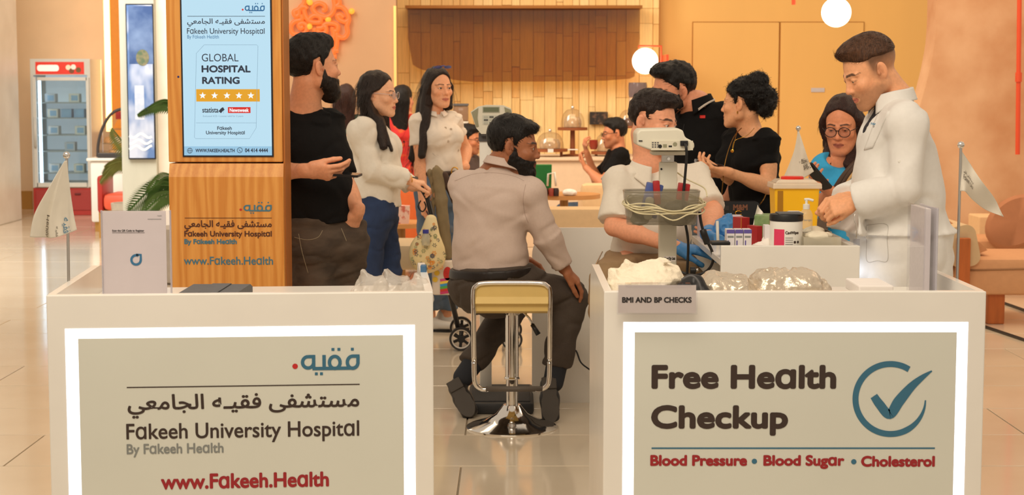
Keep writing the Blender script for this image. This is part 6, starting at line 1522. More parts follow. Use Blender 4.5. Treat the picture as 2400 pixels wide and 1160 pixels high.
short_hair(H, HB, r, MENPOLY, (.045,.102,.058,.052,.034), 9, .010, 1800, .03, amp=.005, flow=lambda P_, N_: np.tile(H.d(0,.8,-.1), (len(P_),1)))
beard(H, HB, r, BEARDPOLY, .002, 5, 500, .0, amp=.0015)
po = garment('polo_shirt', p.torso(.016, belly=.02)+sleeve(p,'R',.016,.62,None,.010)+sleeve(p,'L',.018,.60,None,.012), m_tee, r, .008, cuts=[(P(1660,520,YI), (.0,0,-1))], carve=[BALL(P(1620,232,YI-.05), .06,.07,.06,p.rt,p.up,.01,'-'), E(P(1610,255,YI-.10), P(1602,282,YI-.13), .028, None, .010, None, None, .008, None, '-')], fold=.007, ff=(9,9,11), seed=23)
collar(po, m_tee, P(1630,246,YI+.02), (-.18,-.02,1), (-.62,-.78,0), .080, .045, .046, .03, .75, spread=.014)
m_stripe = mat('white_rib', (222,212,198), .8)
for d_ in (0,.012):
    mb = MB(); c = V3(*P(1630,246,YI+.02)); up = nrm(V3(-.18,-.02,1)); fw = V3(-.62,-.78,0); fw = nrm(fw-up*fw.dot(up)); rt = np.cross(fw, up)
    pts = []
    for i in range(26):
        a_ = math.radians(38+(360-76)*i/25); near = abs(i/25-.5)*2; rr2 = .080+.005+.010*(1+.6*near**3)*(.78+d_*3); q_ = .8-d_*12*.6
        L_ = .046+.03*near**5; z = .045-L_*q_-max(0,math.cos(a_))**2*.012; pts.append(Vector(c+(fw*math.cos(a_)+rt*math.sin(a_))*(rr2+.004)+up*z))
    mb.tube(pts, .0028, 6); mb.build('collar_stripe', m_stripe, po, smooth=1)
    sh, el = p.J['shL'], p.J['elL']; ax = nrm(el-sh); e = sh+(el-sh)*(.56-d_*2.2); u_ = nrm(np.cross(ax, V3(0,1,.1))); w_ = np.cross(ax, u_)
    MB().tube([Vector(e+(u_*math.cos(t)+w_*math.sin(t))*.0765) for t in [2*PI*i/28 for i in range(28)]], .0026, 6, close=True).build('cuff_stripe', m_stripe, po, smooth=1)
patch(po, (1640,270), (1653,270), (1640,277), (1653,277), mat('patch_red', (206,44,36), .6), 'chest_patch', 4, 4, .002, .003)
seam(po, [(1604,290),(1598,320),(1596,350)], m_black, .0016, 'placket_seam')
garment('jeans', [E(p.J['pelvis']-p.up*.06, p.J['pelvis']+p.up*.05, .185,.14,.175,.13,p.hrt,.04)]+p.leg('R',.018,wide=.012,cap=.012)+p.leg('L',.018,wide=.012,cap=.012), mat('grey_blue_denim', (104,116,124), .85, noise=.3, nscale=8, bump=.1, bscale=260), r, .010, cuts=[(P(1660,478,YI), (0,0,1))], fold=.006, seed=29)
shoes(p, r, mat('dark_shoe', (40,36,34), .5), {'R': (-.5,-1,0), 'L': (-.5,-1,0)}, h=.008)
# ---- woman in a black T-shirt with curly pinned-up hair
YJ = 8.15
J = joints(YJ, neck=(1757,302,.02), shL=(1797,330,-.10), shR=(1722,326,.10), elL=(1803,438,-.14), wrL=(1702,402,-.26), elR=(1722,420,.05), wrR=(1686,404,-.12), chest=(1762,372,.02), waist=(1768,440,.02),
           pelvis=(1775,505,.02), hipR=(1755,515,.08), hipL=(1795,515,-.05), knR=(1752,690,.06), knL=(1792,690,-.06), anR=(1750,870,.06), anL=(1792,872,-.06))
H = HeadFrame(P(1742,243,YJ), -117, 2, 0, .95)
r = thing('person', (P(1772,905,YJ).x, YJ, 0), 'woman in a black T-shirt with pinned-up curly hair, holding a phone', 'person')
p = Person(J, H, None, 1.0, True, neck=.046)
hL = hand_prims(P(1702,402,YJ-.26), (-1,-.1,.18), (.1,.3,1), -1, (.42,.45,.5,.55), .03, (.35,.65), .95); hR = hand_prims(P(1690,404,YJ-.10), (-.9,-.3,.0), (.1,-.6,.8), 1, (.5,.55,.6,.6), .03, (.3,.6), .95)
finish(p, r, {'R': hR, 'L': hL}, head_prims(H, True, .95), head_paint(H, (218,158,118), (176,94,84), (26,18,14), fem=True), hh=.0036, hf=.0034)
X, Z = H.d(1,0,0), H.d(0,0,1)
cp_ = [BALL(H.p(0,-.018,.043), .079,.099,.088, X, Z), BALL(H.p(0,-.085,.110), .045,.046,.046, X, Z, .02), BALL(H.p(0,-.125,.035), .050,.042,.050, X, Z, .02), BALL(H.p(0,-.115,-.035), .048,.038,.036, X, Z, .02), BALL(H.p(.0,-.15,.0), .038,.024,.030, X, Z, .02)]
make_hair(cp_, H, HB, r, h=.004, cuts=[polycut(H, [(.084,.070),(.13,.14),(.09,.25),(-.26,.25),(-.26,-.10),(-.07,-.085),(-.045,-.035),(-.028,.025),(.0,.040),(.012,.0),(.022,.0),(.026,.030),(.046,.044),(.064,.062)], .008)], noise_amp=.009, nf=(60,60,60), nstr=2200, slen=.035, swd=.0018, lift=.003, curl=.005, seed=12, flow=lambda P_, N_: RNG.normal(0,1,(len(P_),3))+N_*.3)
tp = garment('t_shirt', p.torso(.008, bust=.010)+sleeve(p,'R',.010,.5)+sleeve(p,'L',.010,.50), m_tee, r, .008, cuts=[(P(1770,520,YJ), (0,0,-1))], carve=[BALL(P(1748,296,YJ-.05), .075,.075,.06,p.rt,p.up,.01,'-')], fold=.005, ff=(10,10,14), seed=31)
garment('jeans', [E(p.J['pelvis']-p.up*.06, p.J['pelvis']+p.up*.03, .170,.125,.160,.115,p.hrt,.03)]+p.leg('R',.012,cap=.012)+p.leg('L',.012,cap=.012), mat('black_denim', (38,38,42), .85, noise=.2), r, .010, cuts=[(P(1770,500,YJ), (0,0,1))], fold=.005, seed=33)
shoes(p, r, mat('dark_shoe', (40,36,34), .5), {'R': (-.8,-.6,0), 'L': (-.8,-.6,0)}, h=.008)
gd = mat('gold', (222,168,70), .2, metal=1); gd2 = mat('old_gold', (150,108,52), .3, metal=1)
MB().tube(spline([P(1728,306,YJ-.06), P(1722,330,YJ-.115), P(1717,352,YJ-.15), P(1722,330,YJ-.12), P(1750,318,YJ-.13), P(1768,300,YJ-.09)],5), .0013, 5).build('necklace', gd, r, smooth=1); button(r, gd, P(1716,354,YJ-.155), (-.4,-1,0), .008, 'pendant')
ea = min((H.p(s_*.084,.002,-.036) for s_ in (-1,1)), key=lambda q1: q1[1]); MB().tube([Vector(ea), Vector(ea)+Vector((0,0,-.012))], .003, 6).build('earring', gd, r)
# chain-strap bag at her waist
bgp = thing('waist_bag', P(1735,490,YJ-.2), 'black belt bag with metal letters and a gold chain at her waist', 'bag')
a_, b_ = P(1683,512,YJ-.24), P(1782,473,YJ-.24)
mb = MB(); mb.prism(rrect(a_.x,a_.z,b_.x,b_.z,.02,5), lambda x, z, d: Vector((x,d+(x-a_.x)*.1,z)), YJ-.24, YJ-.17); mb.build('bag_body', mat('bag_leather', (40,42,46), .45, noise=.15), bgp, smooth=40)
pB = Plane((a_.x,YJ-.241,0), (1,.1,0)); lettering('M&M', pB, pB.box(1718,479,1752,493), mat('bag_metal', (150,104,84), .35, metal=.5), bgp, .0016, eps=.002); bar(pB, pB.box(1690,482,1708,493), mat('bag_metal2', (70,68,70), .35, metal=.5), bgp, 'metal_plate', .003)
MB().tube(spline([Vector(pB(*pB.uv(1731+8*math.cos(t), 499+5*math.sin(t)), .004)) for t in [0.6,1.6,2.6,3.6,4.6,5.6]],4), .003, 6).build('clasp', gd, bgp, smooth=1)
MB().tube(spline([P(1690,476,YJ-.2), P(1694,430,YJ-.24), P(1698,390,YJ-.22), P(1708,350,YJ-.18), P(1722,318,YJ-.10), P(1738,300,YJ-.05)],8), .0024, 6).build('chain_strap', gd2, bgp, smooth=1); MB().tube(spline([P(1776,484,YJ-.2), P(1788,470,YJ-.22), P(1795,455,YJ-.2)],6), .0024, 6).build('chain_strap', gd2, bgp, smooth=1)
phone('grey phone between both hands of the woman with pinned-up hair', P(1664,388,YJ-.25), (-.95,-.1,.22), (.3,-.35,.95), L=.145, W=.07, col=(120,128,138))
# ---- woman in a bright blue T-shirt and glasses
YK_ = 7.62
J = joints(YK_, neck=(1978,362,.02), shR=(1934,392,-.02), shL=(2034,392,.10), elR=(1926,480,-.02), wrR=(1948,448,-.26), elL=(2050,490,.05), wrL=(1985,452,-.22), chest=(1980,450,.02), waist=(1980,525,.02),
           pelvis=(1980,595,.02), hipR=(1948,610,.0), hipL=(2018,610,.05), knR=(1950,800,.0), knL=(2018,800,.05), anR=(1950,965,.02), anL=(2018,965,.06))
H = HeadFrame(P(1975,292,YK_), -24, 17, 0, .99)
r = thing('person', (P(1982,990,YK_).x, YK_, 0), 'woman in a bright blue T-shirt and dark glasses reading her phone', 'person')
p = Person(J, H, None, 1.04, True, neck=.050)
hR = hand_prims(P(1948,448,YK_-.26), (-.75,-.25,.45), (.45,.2,.85), -1, (.45,.5,.5,.5), .03, (.35,.6), .95); hL = hand_prims(P(1985,452,YK_-.22), (-.9,-.2,.0), (.1,.2,.95), -1, (.5,.5,.5,.5), .03, (.3,.5), .95)
finish(p, r, {'R': hR, 'L': hL}, head_prims(H, True, 1.0, 0, .5), head_paint(H, (206,136,100), (158,84,72), (40,24,18), fem=True), look=(0,-.4))
X = H.d(1,0,0)
long_hair(H, HRB, r, [E(H.p(0,-.05,-.02), H.p(0,-.06,-.25), .09,.05,.09,.03,X,.04), E(H.p(-.074,-.0,-.0), P(1936,412,YK_-.13), .032,.045,.026,.02,X,.04), E(H.p(.074,-.0,.0), P(1992,430,YK_-.14), .034,.045,.032,.022,X,.04), E(H.p(.07,-.01,-.06), P(1985,400,YK_-.13), .03,.04,.03,.02,X,.04), E(H.p(-.06,-.03,-.1), P(1930,400,YK_-.06), .03,.03,.02,.02,X,.05), E(H.p(-.012,.075,.115), H.p(-.012,-.02,.142), .0035,.007,.0035,.007,X,.006,None,'-')],
          [(.085,.082),(.14,.2),(-.25,.25),(-.30,-.8),(.25,-.8),(.13,-.15),(.045,-.10),(.028,-.04),(.033,.02),(.050,.055),(.066,.072)], 14, slen=.07, vol=.010)
m_bt = mat('blue_jersey', (58,172,226), .8, noise=.06, nscale=90)
garment('t_shirt', p.torso(.016, belly=.02, bust=.008)+sleeve(p,'R',.016,.72)+sleeve(p,'L',.016,.72), m_bt, r, .008, cuts=[(P(1980,640,YK_), (0,0,-1))], carve=[BALL(P(1972,362,YK_-.07), .07,.07,.055,p.rt,p.up,.01,'-')], fold=.007, ff=(10,10,12), seed=37)
garment('trousers', [E(p.J['pelvis']-p.up*.06, p.J['pelvis']+p.up*.03, .175,.13,.165,.12,p.hrt,.03)]+p.leg('R',.016,cap=.012)+p.leg('L',.016,cap=.012), mat('dark_trousers', (52,48,52), .85, noise=.15), r, .011, cuts=[(P(1980,590,YK_), (0,0,1))], fold=.005, seed=39)
shoes(p, r, mat('dark_shoe', (40,36,34), .5), {'R': (-.3,-1,0), 'L': (-.1,-1,0)}, h=.008)
glasses(H, r, mat('dark_frame', (30,22,22), .3), .0265, .0225, .0018, cz=-.002)
cb = thing('crossbody_bag', P(1935,530,YK_-.16), 'taupe crossbody bag with a striped strap on the blue T-shirt', 'bag')
sdf_obj('bag_body', [E(P(1915,560,YK_-.14), P(1940,490,YK_-.18), .035,.05,.02,.03,(1,0,0),.02), E(P(1905,580,YK_-.13), P(1925,560,YK_-.14), .05,.05,.04,.05,(1,0,0),.02)], .006, mat('taupe_canvas', (108,92,80), .8, noise=.1, nscale=60), cb)
for d_, m_ in ((0, mat('strap_brown', (74,54,42), .7)), (.018, mat('strap_tan', (206,164,108), .7)), (-.018, mat('strap_brown', (74,54,42), .7))):
    MB().tube([q1+Vector((d_,-.004 if d_ else 0,0)) for q1 in spline([P(1938,492,YK_-.19), P(1962,448,YK_-.235), P(1985,412,YK_-.23), P(2008,385,YK_-.12), P(2020,372,YK_)],6)], .010 if not d_ == .018 else .006, 6).build('strap', m_, cb, smooth=1)
phone('dark phone lit faintly, held by the woman in blue', P(1916,413,YK_-.32), (-.55,-.1,.62), (.55,.35,.6), L=.145, W=.072, screen=mat('phone_dim', (60,24,26), .15, emit=(90,30,34), estr=.15))
# ---- doctor in a white coat
YL = 6.40
J = joints(YL, neck=(2096,232,.02), shL=(2128,292,-.18), shR=(2070,300,.18), elL=(2122,440,-.22), wrL=(2004,474,-.16), elR=(2050,440,.24), wrR=(1975,470,.06), chest=(2098,335,.01), waist=(2106,440,.0),
           pelvis=(2115,545,.0), hipL=(2118,560,-.09), hipR=(2112,560,.09), knL=(2105,800,-.10), knR=(2085,800,.10), anL=(2125,1075,-.10), anR=(2070,1075,.10))
H = HeadFrame(P(2040,165,YL), -78, 29, 0, 1.05)
r = thing('person', (P(2100,1130,YL).x, YL, 0), 'smiling doctor in a long white coat looking down at his hands', 'person')
p = Person(J, H, None, 1.04, neck=.062)
hL = hand_prims(P(2003,474,YL-.16), (-1,.1,-.28), (-.25,.75,-.6), -1, (.72,.78,.82,.85), .02, (.25,.55), .96); hR = hand_prims(P(1988,462,YL+.04), (-.85,-.55,-.2), (-.1,.3,-.9), 1, (.65,.7,.75,.8), .02, (.3,.5), 1.02)
finish(p, r, {'R': hR, 'L': hL}, head_prims(H, jaw=1.02, smile=1.2, open_=.55), head_paint(H, (222,156,116), (186,104,90), (66,42,28), stub=((104,70,50),.5), fade=((58,36,25),.85)), look=(0,-.4), iris=(90,80,60))
X, Z = H.d(1,0,0), H.d(0,0,1)
short_hair(H, hair_mat('hair_chestnut', (92,58,36)), r, [(.096,.078),(.15,.13),(.10,.25),(-.22,.25),(-.22,.045),(-.10,.030),(-.040,.040),(.0,.052),(.030,.050),(.052,.056),(.070,.072)], (.030,.100,.052,.060,.032), 15, .006, 1600, .035, amp=.0014, nf=(90,90,30), flow=lambda P_, N_: np.tile(H.d(0,.8,.35), (len(P_),1)))
m_coat = cloth_mat('coat_cotton', (238,236,232), .06, .03, 60)
pv = p.J['pelvis']
cprims = p.torso(.019, belly=.02)+sleeve(p,'L',.019,.97,None,.022,True)+sleeve(p,'R',.019,.95,None,.018,True)+[E(p.J['waist']+V3(0,0,.05), pv+V3(0,0,-.1), .172,.150,.196,.178,p.rt,.06), E(pv, pv+V3(.0,0,-.55), .190,.170,.215,.200,p.rt,.06,cap=.01)]
ct = garment('lab_coat', cprims, m_coat, r, .008, carve=[S(P(2078,222,YL), .068, .01, '-'), E(P(2062,236,YL-.02), P(2030,300,YL-.0), .035,.03,.012,.03,None,.01,None,'-')], fold=.008, ff=(7,7,7), seed=41, fine=.0006)
collar(ct, m_coat, P(2092,240,YL+.005), (-.16,0,1), (-.97,-.1,-.25), .078, .048, .050, .02, 1.0, spread=.010)
# lapel, front edge, pockets, badge
pc = lambda px, py, d: P(px, py, YL+d)
m_cseam = mat('coat_seam', (190,186,180), .8)
patch(ct, (2060,256), (2084,260), (2024,352), (2044,346), m_coat, 'lapel', 6, 14, .004, .007)
seam(ct, [(2030,528),(2078,526),(2079,560),(2080,610),(2056,611),(2032,612),(2031,570),(2030,530)], m_cseam, .001, 'pocket_edge')
q_ = onto(ct, [(2050,294)], .003)[0]; pb_c = Plane((0,q_.y-.004,0),(1,0,0))
lettering('Fɑkeeh', pb_c, pb_c.box(2041,287,2058,293), mat('flag_blue', (48,120,160), .6), ct, .0004); lettering('University', pb_c, pb_c.box(2046,294,2064,300), m_ink, ct, .0003)
MB().box(pc(2001,560,-.215), pc(2014,586,-.208), .001).build('badge', glass_mat('badge_clear', (236,236,240), .06), r); MB().tube(spline([pc(2004,500,-.21), pc(2002,515,-.215), pc(2008,530,-.215), pc(2007,560,-.212)],5), .0018, 6).build('badge_reel', m_chrome, r, smooth=1)
button(ct, m_white, onto(ct, [(2108,378)], .002)[0], (-.1,-1,0), .005)
garment('shirt', p.torso(.008)[:4]+[E(p.J['neck']+V3(-.01,0,-.01), p.J['neck']+V3(-.03,0,.01), .064,.062,.060,.058,p.rt,.02)], mat('navy_shirt', (34,34,44), .8), r, .010, carve=[S(P(2066,208,YL), .05, .01, '-')], fold=.002)
garment('trousers', [E(pv-p.up*.06, pv+p.up*.05, .18,.14,.17,.13,p.hrt,.04)]+p.leg('L',.018,wide=.015,cap=.012)+p.leg('R',.018,wide=.015,cap=.012), mat('navy_trousers', (44,44,54), .8, noise=.1), r, .010, fold=.005, seed=43)
shoes(p, r, m_leather, {'L': (-1,-.1,0), 'R': (-1,-.1,0)}, h=.008)
# ------------------------------------------------------------------ the far hall: fridge, pastry case, palms
m_red = mat('red_lacquer', (172,52,46), .4, noise=.04)
YFr = 19.6
fx0, fx1 = P(74,300,YFr).x, P(214,300,YFr).x; zb_, zt_f = Zat(440,YFr), Zat(138,YFr)
cab = thing('red_cabinet', ((fx0+fx1)/2, YFr+.3, 0), 'red cabinet base under the drinks fridge', 'cabinet')
MB().box((fx0+.0,YFr,.0),(fx1+.01,YFr+.6,zb_), .008).build('cabinet_body', m_red, cab)
MB().box((P(150,450,YFr).x,YFr-.012,.06),(fx1-.02,YFr,zb_-.03), .004).build('door', mat('red_door', (160,56,52), .45, noise=.04), cab); MB().box((fx0+.03,YFr-.012,.06),(P(146,450,YFr).x,YFr,zb_-.03), .004).build('door', mat('red_door', (160,56,52), .45, noise=.04), cab)
MB().box((P(176,450,YFr).x,YFr-.03,zb_-.08),(P(190,450,YFr).x,YFr-.012,zb_-.062), .003).build('handle', mat('dark_red', (96,26,26), .4), cab)
fg = thing('drinks_fridge', ((fx0+fx1)/2, YFr+.3, zb_), 'tall glass-door drinks fridge with a red header against the far wall', 'fridge')
m_fr = mat('fridge_grey', (206,204,196), .4, noise=.03); m_in = mat('fridge_inside', (222,230,234), .4, emit=(206,222,232), estr=.35)
D = .55
MB().box((fx0,YFr+D-.03,zb_),(fx1,YFr+D,zt_f)).build('back_wall', m_in, fg)
zh0 = Zat(176,YFr)
for a_, b_ in ((fx0,fx0+.035),(fx1-.035,fx1)): MB().box((a_,YFr,zb_+.06),(b_,YFr+D-.03,zh0), .002).build('side_wall', m_fr, fg)
zh = Zat(176,YFr)
MB().box((fx0,YFr,zh),(fx1,YFr+D-.031,zt_f), .002).build('header', m_fr, fg); MB().box((fx0,YFr,zb_),(fx1,YFr+D-.031,zb_+.06), .002).build('sill', m_fr, fg)
pH = Plane((0,YFr-.002,0), (1,0,0)); rect(MB(), pH, pH.box(83,145,197,174), .001).build('header_sign', mat('sign_red', (206,52,36), .4, emit=(206,52,36), estr=.25), fg)
mb = MB(); b5 = pH.box(87,152,138,167); mb.prism(rrect(b5[0],b5[1],b5[2],b5[3],.03,5), lambda u, v, d: pH(u, v, d), .003, .001); mb.build('sign_lozenge', mat('sign_white', (240,225,215), .4, emit=(255,236,222), estr=.35), fg)
for (x, y, c) in ((160,158,(236,226,200)),(172,157,(240,236,226)),(168,166,(120,72,40)),(184,164,(110,84,44))):
    mb = MB(); strokes2d(mb, [[pH.uv(x,y)]], .06, pH, .002+.0002*x*.01); mb.build('print_spot', mat('spot_%d' % c[1], c, .5), fg)
for (a_, b_, c_, d_) in ((80,181,88,438),(205,181,212,438),(88,181,205,189),(88,428,205,438)):
    b4 = pH.box(a_,b_,c_,d_); MB().box((b4[0],YFr-.03,b4[1]),(b4[2],YFr,b4[3]), .003).build('door_frame', m_fr, fg)
b4 = pH.box(88,189,205,428); MB().box((b4[0],YFr-.018,b4[1]),(b4[2],YFr-.012,b4[3])).build('glass', glass_mat('fridge_glass', (232,240,242), .10, .06), fg)
MB().box((b4[0]+.01,YFr+.02,b4[1]),(b4[0]+.04,YFr+.05,b4[3])).build('light_strip', mat('led_cold', (255,255,255), .4, emit=(225,238,255), estr=2.5), fg)
MB().tube([P(82,275,YFr-.05), P(83,345,YFr-.05)], .014, 8).build('handle', m_fr, fg, smooth=1)
shy = [240,276,316,354,405]
for y in shy: z = Zat(y,YFr); MB().box((fx0+.036,YFr+.04,z-.012),(fx1-.036,YFr+D-.03,z)).build('shelf', mat('shelf_grey', (176,184,186), .4), fg)
rc_ = random.Random(9); cols = [(232,234,238),(150,190,226),(240,236,226),(206,214,224)]
desc = ['white', 'pale blue', 'cream', 'grey white']
pos = ['top', 'second', 'third', 'fourth', 'bottom']
for si, y in enumerate(shy):
    z = Zat(y,YFr)
    for k_, px in enumerate(((112,168),(118,150,180),(120,182),(158,),(122,180))[si]):
        ci = rc_.randrange(4); w_ = .10; x = P(px,y,YFr).x
        side = 'only' if si == 3 else ('left', 'middle' if si == 1 else 'right', 'right')[k_]
        c = thing('food_carton', (x,YFr+.15,z), '%s carton, %s one on the %s shelf of the drinks fridge' % (desc[ci], side, pos[si]), 'carton', 'cartons in the fridge')
        MB().box((x-w_*.6,YFr+.10,z),(x+w_*.6,YFr+.22,z+.10), .006).build('carton_body', mat('carton_%d' % ci, cols[ci], .5, noise=.1), c); MB().box((x-w_*.3,YFr+.098,z+.02),(x+w_*.45,YFr+.101,z+.08)).build('carton_label', mat('carton_lab', (150,192,226), .5), c)
# pastry case
YPc = 17.4
pc_ = thing('pastry_case', (P(262,370,YPc).x, YPc+.25, Zat(372,YPc)), 'curved glass pastry case on the white counter beside the column', 'display case')
arcp = [(229,368),(230,340),(236,312),(246,288),(260,268),(276,258),(300,252)]
sp = spline([P(a_,b_,YPc) for a_, b_ in arcp], 6)
mb = MB(); mb.tube(sp, .015, 8); mb.build('rim', mat('case_dark', (62,58,58), .4), pc_, smooth=1)
mb = MB(); n_ = len(sp); mb.add([q_ for q_ in sp]+[q_+Vector((0,.5,0)) for q_ in sp], [(i,i+1,n_+i+1,n_+i) for i in range(n_-1)]); mb.build('curved_glass', glass_mat('case_glass', (236,240,240), .08), pc_, smooth=1)
zq = Zat(370,YPc)
MB().box((P(229,370,YPc).x,YPc-.02,zq),(P(330,370,YPc).x,YPc+.52,zq+.05), .006).build('case_base', mat('case_dark', (62,58,58), .4), pc_)
for y in (338,305): MB().box((P(238 if y > 320 else 252,y,YPc).x,YPc+.05,Zat(y,YPc)),(P(330,y,YPc).x,YPc+.45,Zat(y,YPc)+.012)).build('glass_shelf', glass_mat('case_glass', (236,240,240), .08), pc_)
MB().box((P(266,290,YPc).x,YPc+.1,Zat(280,YPc)),(P(330,290,YPc).x,YPc+.12,Zat(262,YPc))).build('price_rail', m_red, pc_)
for i, (x, y) in enumerate(((258,336),(275,336),(268,366),(284,366))):
    c = P(x,y,YPc+.2); MB().lathe([(0,0),(.06,0),(.065,.03),(.05,.065),(0,.075)], c, 14).build('pastry', mat('pastry_%d' % (i%2), ((206,150,96),(226,200,176))[i%2], .7, noise=.3, nscale=20), smooth=40, label='round pastry, %s on the %s level of the curved pastry case' % (('left','right')[i%2], ('upper','lower')[i//2]), cat='pastry', group='pastries in the case')
ctw = thing('white_counter', (P(250,470,YPc).x, YPc+.25, 0), 'white counter carrying the pastry case', 'counter')
MB().box((P(214,400,YPc).x,YPc-.05,.10),(P(330,400,YPc).x,YPc+.55,zq-.03), .02).build('counter_body', WHITE, ctw, smooth=40); MB().box((P(214,400,YPc).x-.03,YPc-.08,zq-.03),(P(330,400,YPc).x,YPc+.58,zq), .008).build('counter_top', WHITE, ctw); MB().box((P(220,400,YPc).x,YPc,0),(P(330,400,YPc).x,YPc+.5,.1)).build('plinth', mat('brass_skirting', (196,150,84), .35, metal=.7), ctw)
YSo = 16.6
m_coral = mat('coral_leather', (224,92,64), .5, noise=.06)
rs = thing('red_bench', (P(262,480,YSo).x, YSo+.3, 0), 'coral red padded bench before the white counter', 'bench')
MB().box((P(240,480,YSo).x,YSo,Zat(494,YSo)),(P(330,480,YSo).x,YSo+.5,Zat(455,YSo)), .05).build('seat', m_coral, rs, smooth=40)
MB().box((P(226,480,YSo).x,YSo+.02,Zat(500,YSo)),(P(240,480,YSo).x,YSo+.5,Zat(412,YSo)), .03).build('arm', m_red, rs, smooth=40)
MB().box((P(228,480,YSo).x,YSo+.05,0),(P(330,480,YSo).x,YSo+.45,Zat(494,YSo))).build('plinth', mat('brass_skirting', (196,150,84), .35, metal=.7), rs)
# palm fronds beside the column
m_palm = mat('palm_green', (74,112,52), .5, noise=.3, nscale=8); m_palm2 = mat('palm_olive', (120,128,62), .5, noise=.3, nscale=8)
pot = thing('potted_palm', P(385,560,12.9), 'feathery green palm growing between the column and the kiosk', 'plant')
pb_ = P(425,600,12.9); pb_.z = 0
MB().lathe([(0,0),(.16,0),(.2,.02),(.24,.42),(.22,.42),(.2,.38),(0,.38)], pb_, 24).build('pot', mat('pot_stone', (190,180,164), .7, noise=.1), pot, smooth=40)
def frond(base, tip, droop, m, wl=.13, n=26, parent=pot, side=1.0, dy=.0):
    base, tip = Vector(base), Vector(tip); mid = (base+tip)/2+Vector((0,0,droop)); cv = spline([base, mid, tip], n)
    mb = MB(); mb.tube(cv[::4]+[cv[-1]], [.008]*(len(cv[::4]))+[.002], 6)
    for i in range(3, len(cv)-1, 2):
        t = i/len(cv); d = (cv[i+1]-cv[i-1]).normalized(); L_ = wl*(math.sin(PI*min(1,t*1.05))**.6)
        for s in (-1,1):
            o_ = (Vector((0,-.5,0))*s*side+Vector((0,0,.85))*s+d*.9).normalized()
            a_ = cv[i]; e = a_+o_*L_+Vector((0,0,-.35*L_)); wv = d*.010; m_ = (a_+e)/2+Vector((0,0,.12*L_))
            mb.add([a_-wv*.5, m_-wv, e, m_+wv, a_+wv*.5], [(0,1,2,3,4)])
    return mb.build('frond', m, parent)
f0 = P(425,470,12.9)
for b0, tip, dr, m_, wl in (((432,262),(322,270),.06,m_palm,.07),((432,250),(345,255),.05,m_palm,.06),((430,440),(300,496),.10,m_palm,.17),((430,455),(330,505),.06,m_palm,.15),((432,430),(345,452),.08,m_palm,.15),((440,300),(520,250),.1,m_palm,.12)):
    MB().tube(spline([f0, (f0+P(*b0,12.8))/2, P(*b0,12.8)],4), .010, 6).build('stalk', m_palm, pot, smooth=1); frond(P(*b0,12.8), P(*tip,12.7), dr, m_, wl)
pot2 = thing('potted_palm', P(300,560,15.6), 'olive palm growing behind the pale column', 'plant'); pb2 = P(325,600,15.6); pb2.z = 0
MB().lathe([(0,0),(.16,0),(.2,.02),(.24,.42),(.22,.42),(.2,.38),(0,.38)], pb2, 24).build('pot', mat('pot_stone', (190,180,164), .7, noise=.1), pot2, smooth=40)
MB().tube([pb2+Vector((0,0,.38)), P(325,400,15.6)], [.03,.02], 8).build('stem', mat('palm_stem', (110,84,50), .8, noise=.2), pot2, smooth=1)
for tip, dr in (((234,428),.12),((240,408),.10),((262,300),.02),((245,392),.06)): frond(P(325,395,15.6), P(*tip,15.4), dr, m_palm2, .12, parent=pot2)
MB().tube([pb_+Vector((0,0,.38)), f0], [.04,.025], 8).build('stem', mat('palm_stem', (110,84,50), .8, noise=.2), pot, smooth=1)
MB().box(P(362,614,12.0)+Vector((0,0,.0)), P(382,611,12.2), .004).build('floor_scrap', m_dkgrey, label='tiny dark scrap lying on the hall floor', cat='scrap').location.z = 0
pot3 = thing('potted_plant', P(745,600,12.2), 'bright green plant peeping out behind the man in black', 'plant'); pb3 = P(745,600,12.2); pb3.z = 0
MB().lathe([(0,0),(.13,0),(.16,.02),(.18,.34),(.16,.34),(.15,.3),(0,.3)], pb3, 24).build('pot', mat('pot_stone', (190,180,164), .7, noise=.1), pot3, smooth=40); MB().tube([pb3+Vector((0,0,.3)), P(745,340,12.2)], [.025,.015], 8).build('stem', mat('palm_stem', (110,84,50), .8, noise=.2), pot3, smooth=1)
for tip in ((782,286),(786,300),(778,276),(720,280)): frond(P(745,340,12.2), P(*tip,12.1), .05, mat('leaf_lime', (110,160,50), .5, noise=.2), .05, parent=pot3)
# ------------------------------------------------------------------ neon emblem
ne = thing('neon_emblem', P(755,70,YN-.06), 'glowing orange curled calligraphic emblem on the beige wall', 'sign')
m_neon = mat('neon_orange', (120,40,16), .4, emit=(255,112,44), estr=.95); m_neon2 = mat('neon_yellow', (140,80,20), .4, emit=(255,166,54), estr=1.0)
cv = lambda pts: [P(660+a_/7.25, b_/7.25, YN-.05) for a_, b_ in pts]
curls = [[(400,-60),(380,60),(330,110),(290,160),(210,200),(230,270),(290,250),(300,160),(380,110),(430,150)],
 [(330,250),(340,330),(230,360),(160,440),(180,560),(300,590),(410,540),(420,430),(350,390),(290,430),(320,480),(370,450)],
 [(380,160),(400,260),(460,350),(560,380),(660,370),(650,290),(560,260),(490,300),(470,340)],
 [(560,80),(530,150),(600,240),(740,290),(850,240),(900,120),(880,-40)], [(560,80),(640,50),(730,90),(740,160),(690,170)],
 [(960,-60),(980,60),(920,110),(1020,120),(1100,200),(1140,330),(1110,440),(1120,560),(1060,640),(950,620)],
 [(1140,330),(1080,370),(980,330),(950,270),(1000,250),(1050,300)], [(700,440),(760,400),(880,400),(950,440),(940,520),(870,520),(870,460)],
 [(560,480),(570,600),(600,620)], [(600,480),(680,470),(740,440),(750,540),(660,560),(600,520)], [(880,540),(890,620),(840,700),(780,760)],
 [(940,560),(940,700),(920,820),(880,900),(860,960)], [(880,660),(850,720),(880,800)], [(640,560),(700,600),(740,680)], [(880,860),(960,860)], [(860,960),(930,960)]]
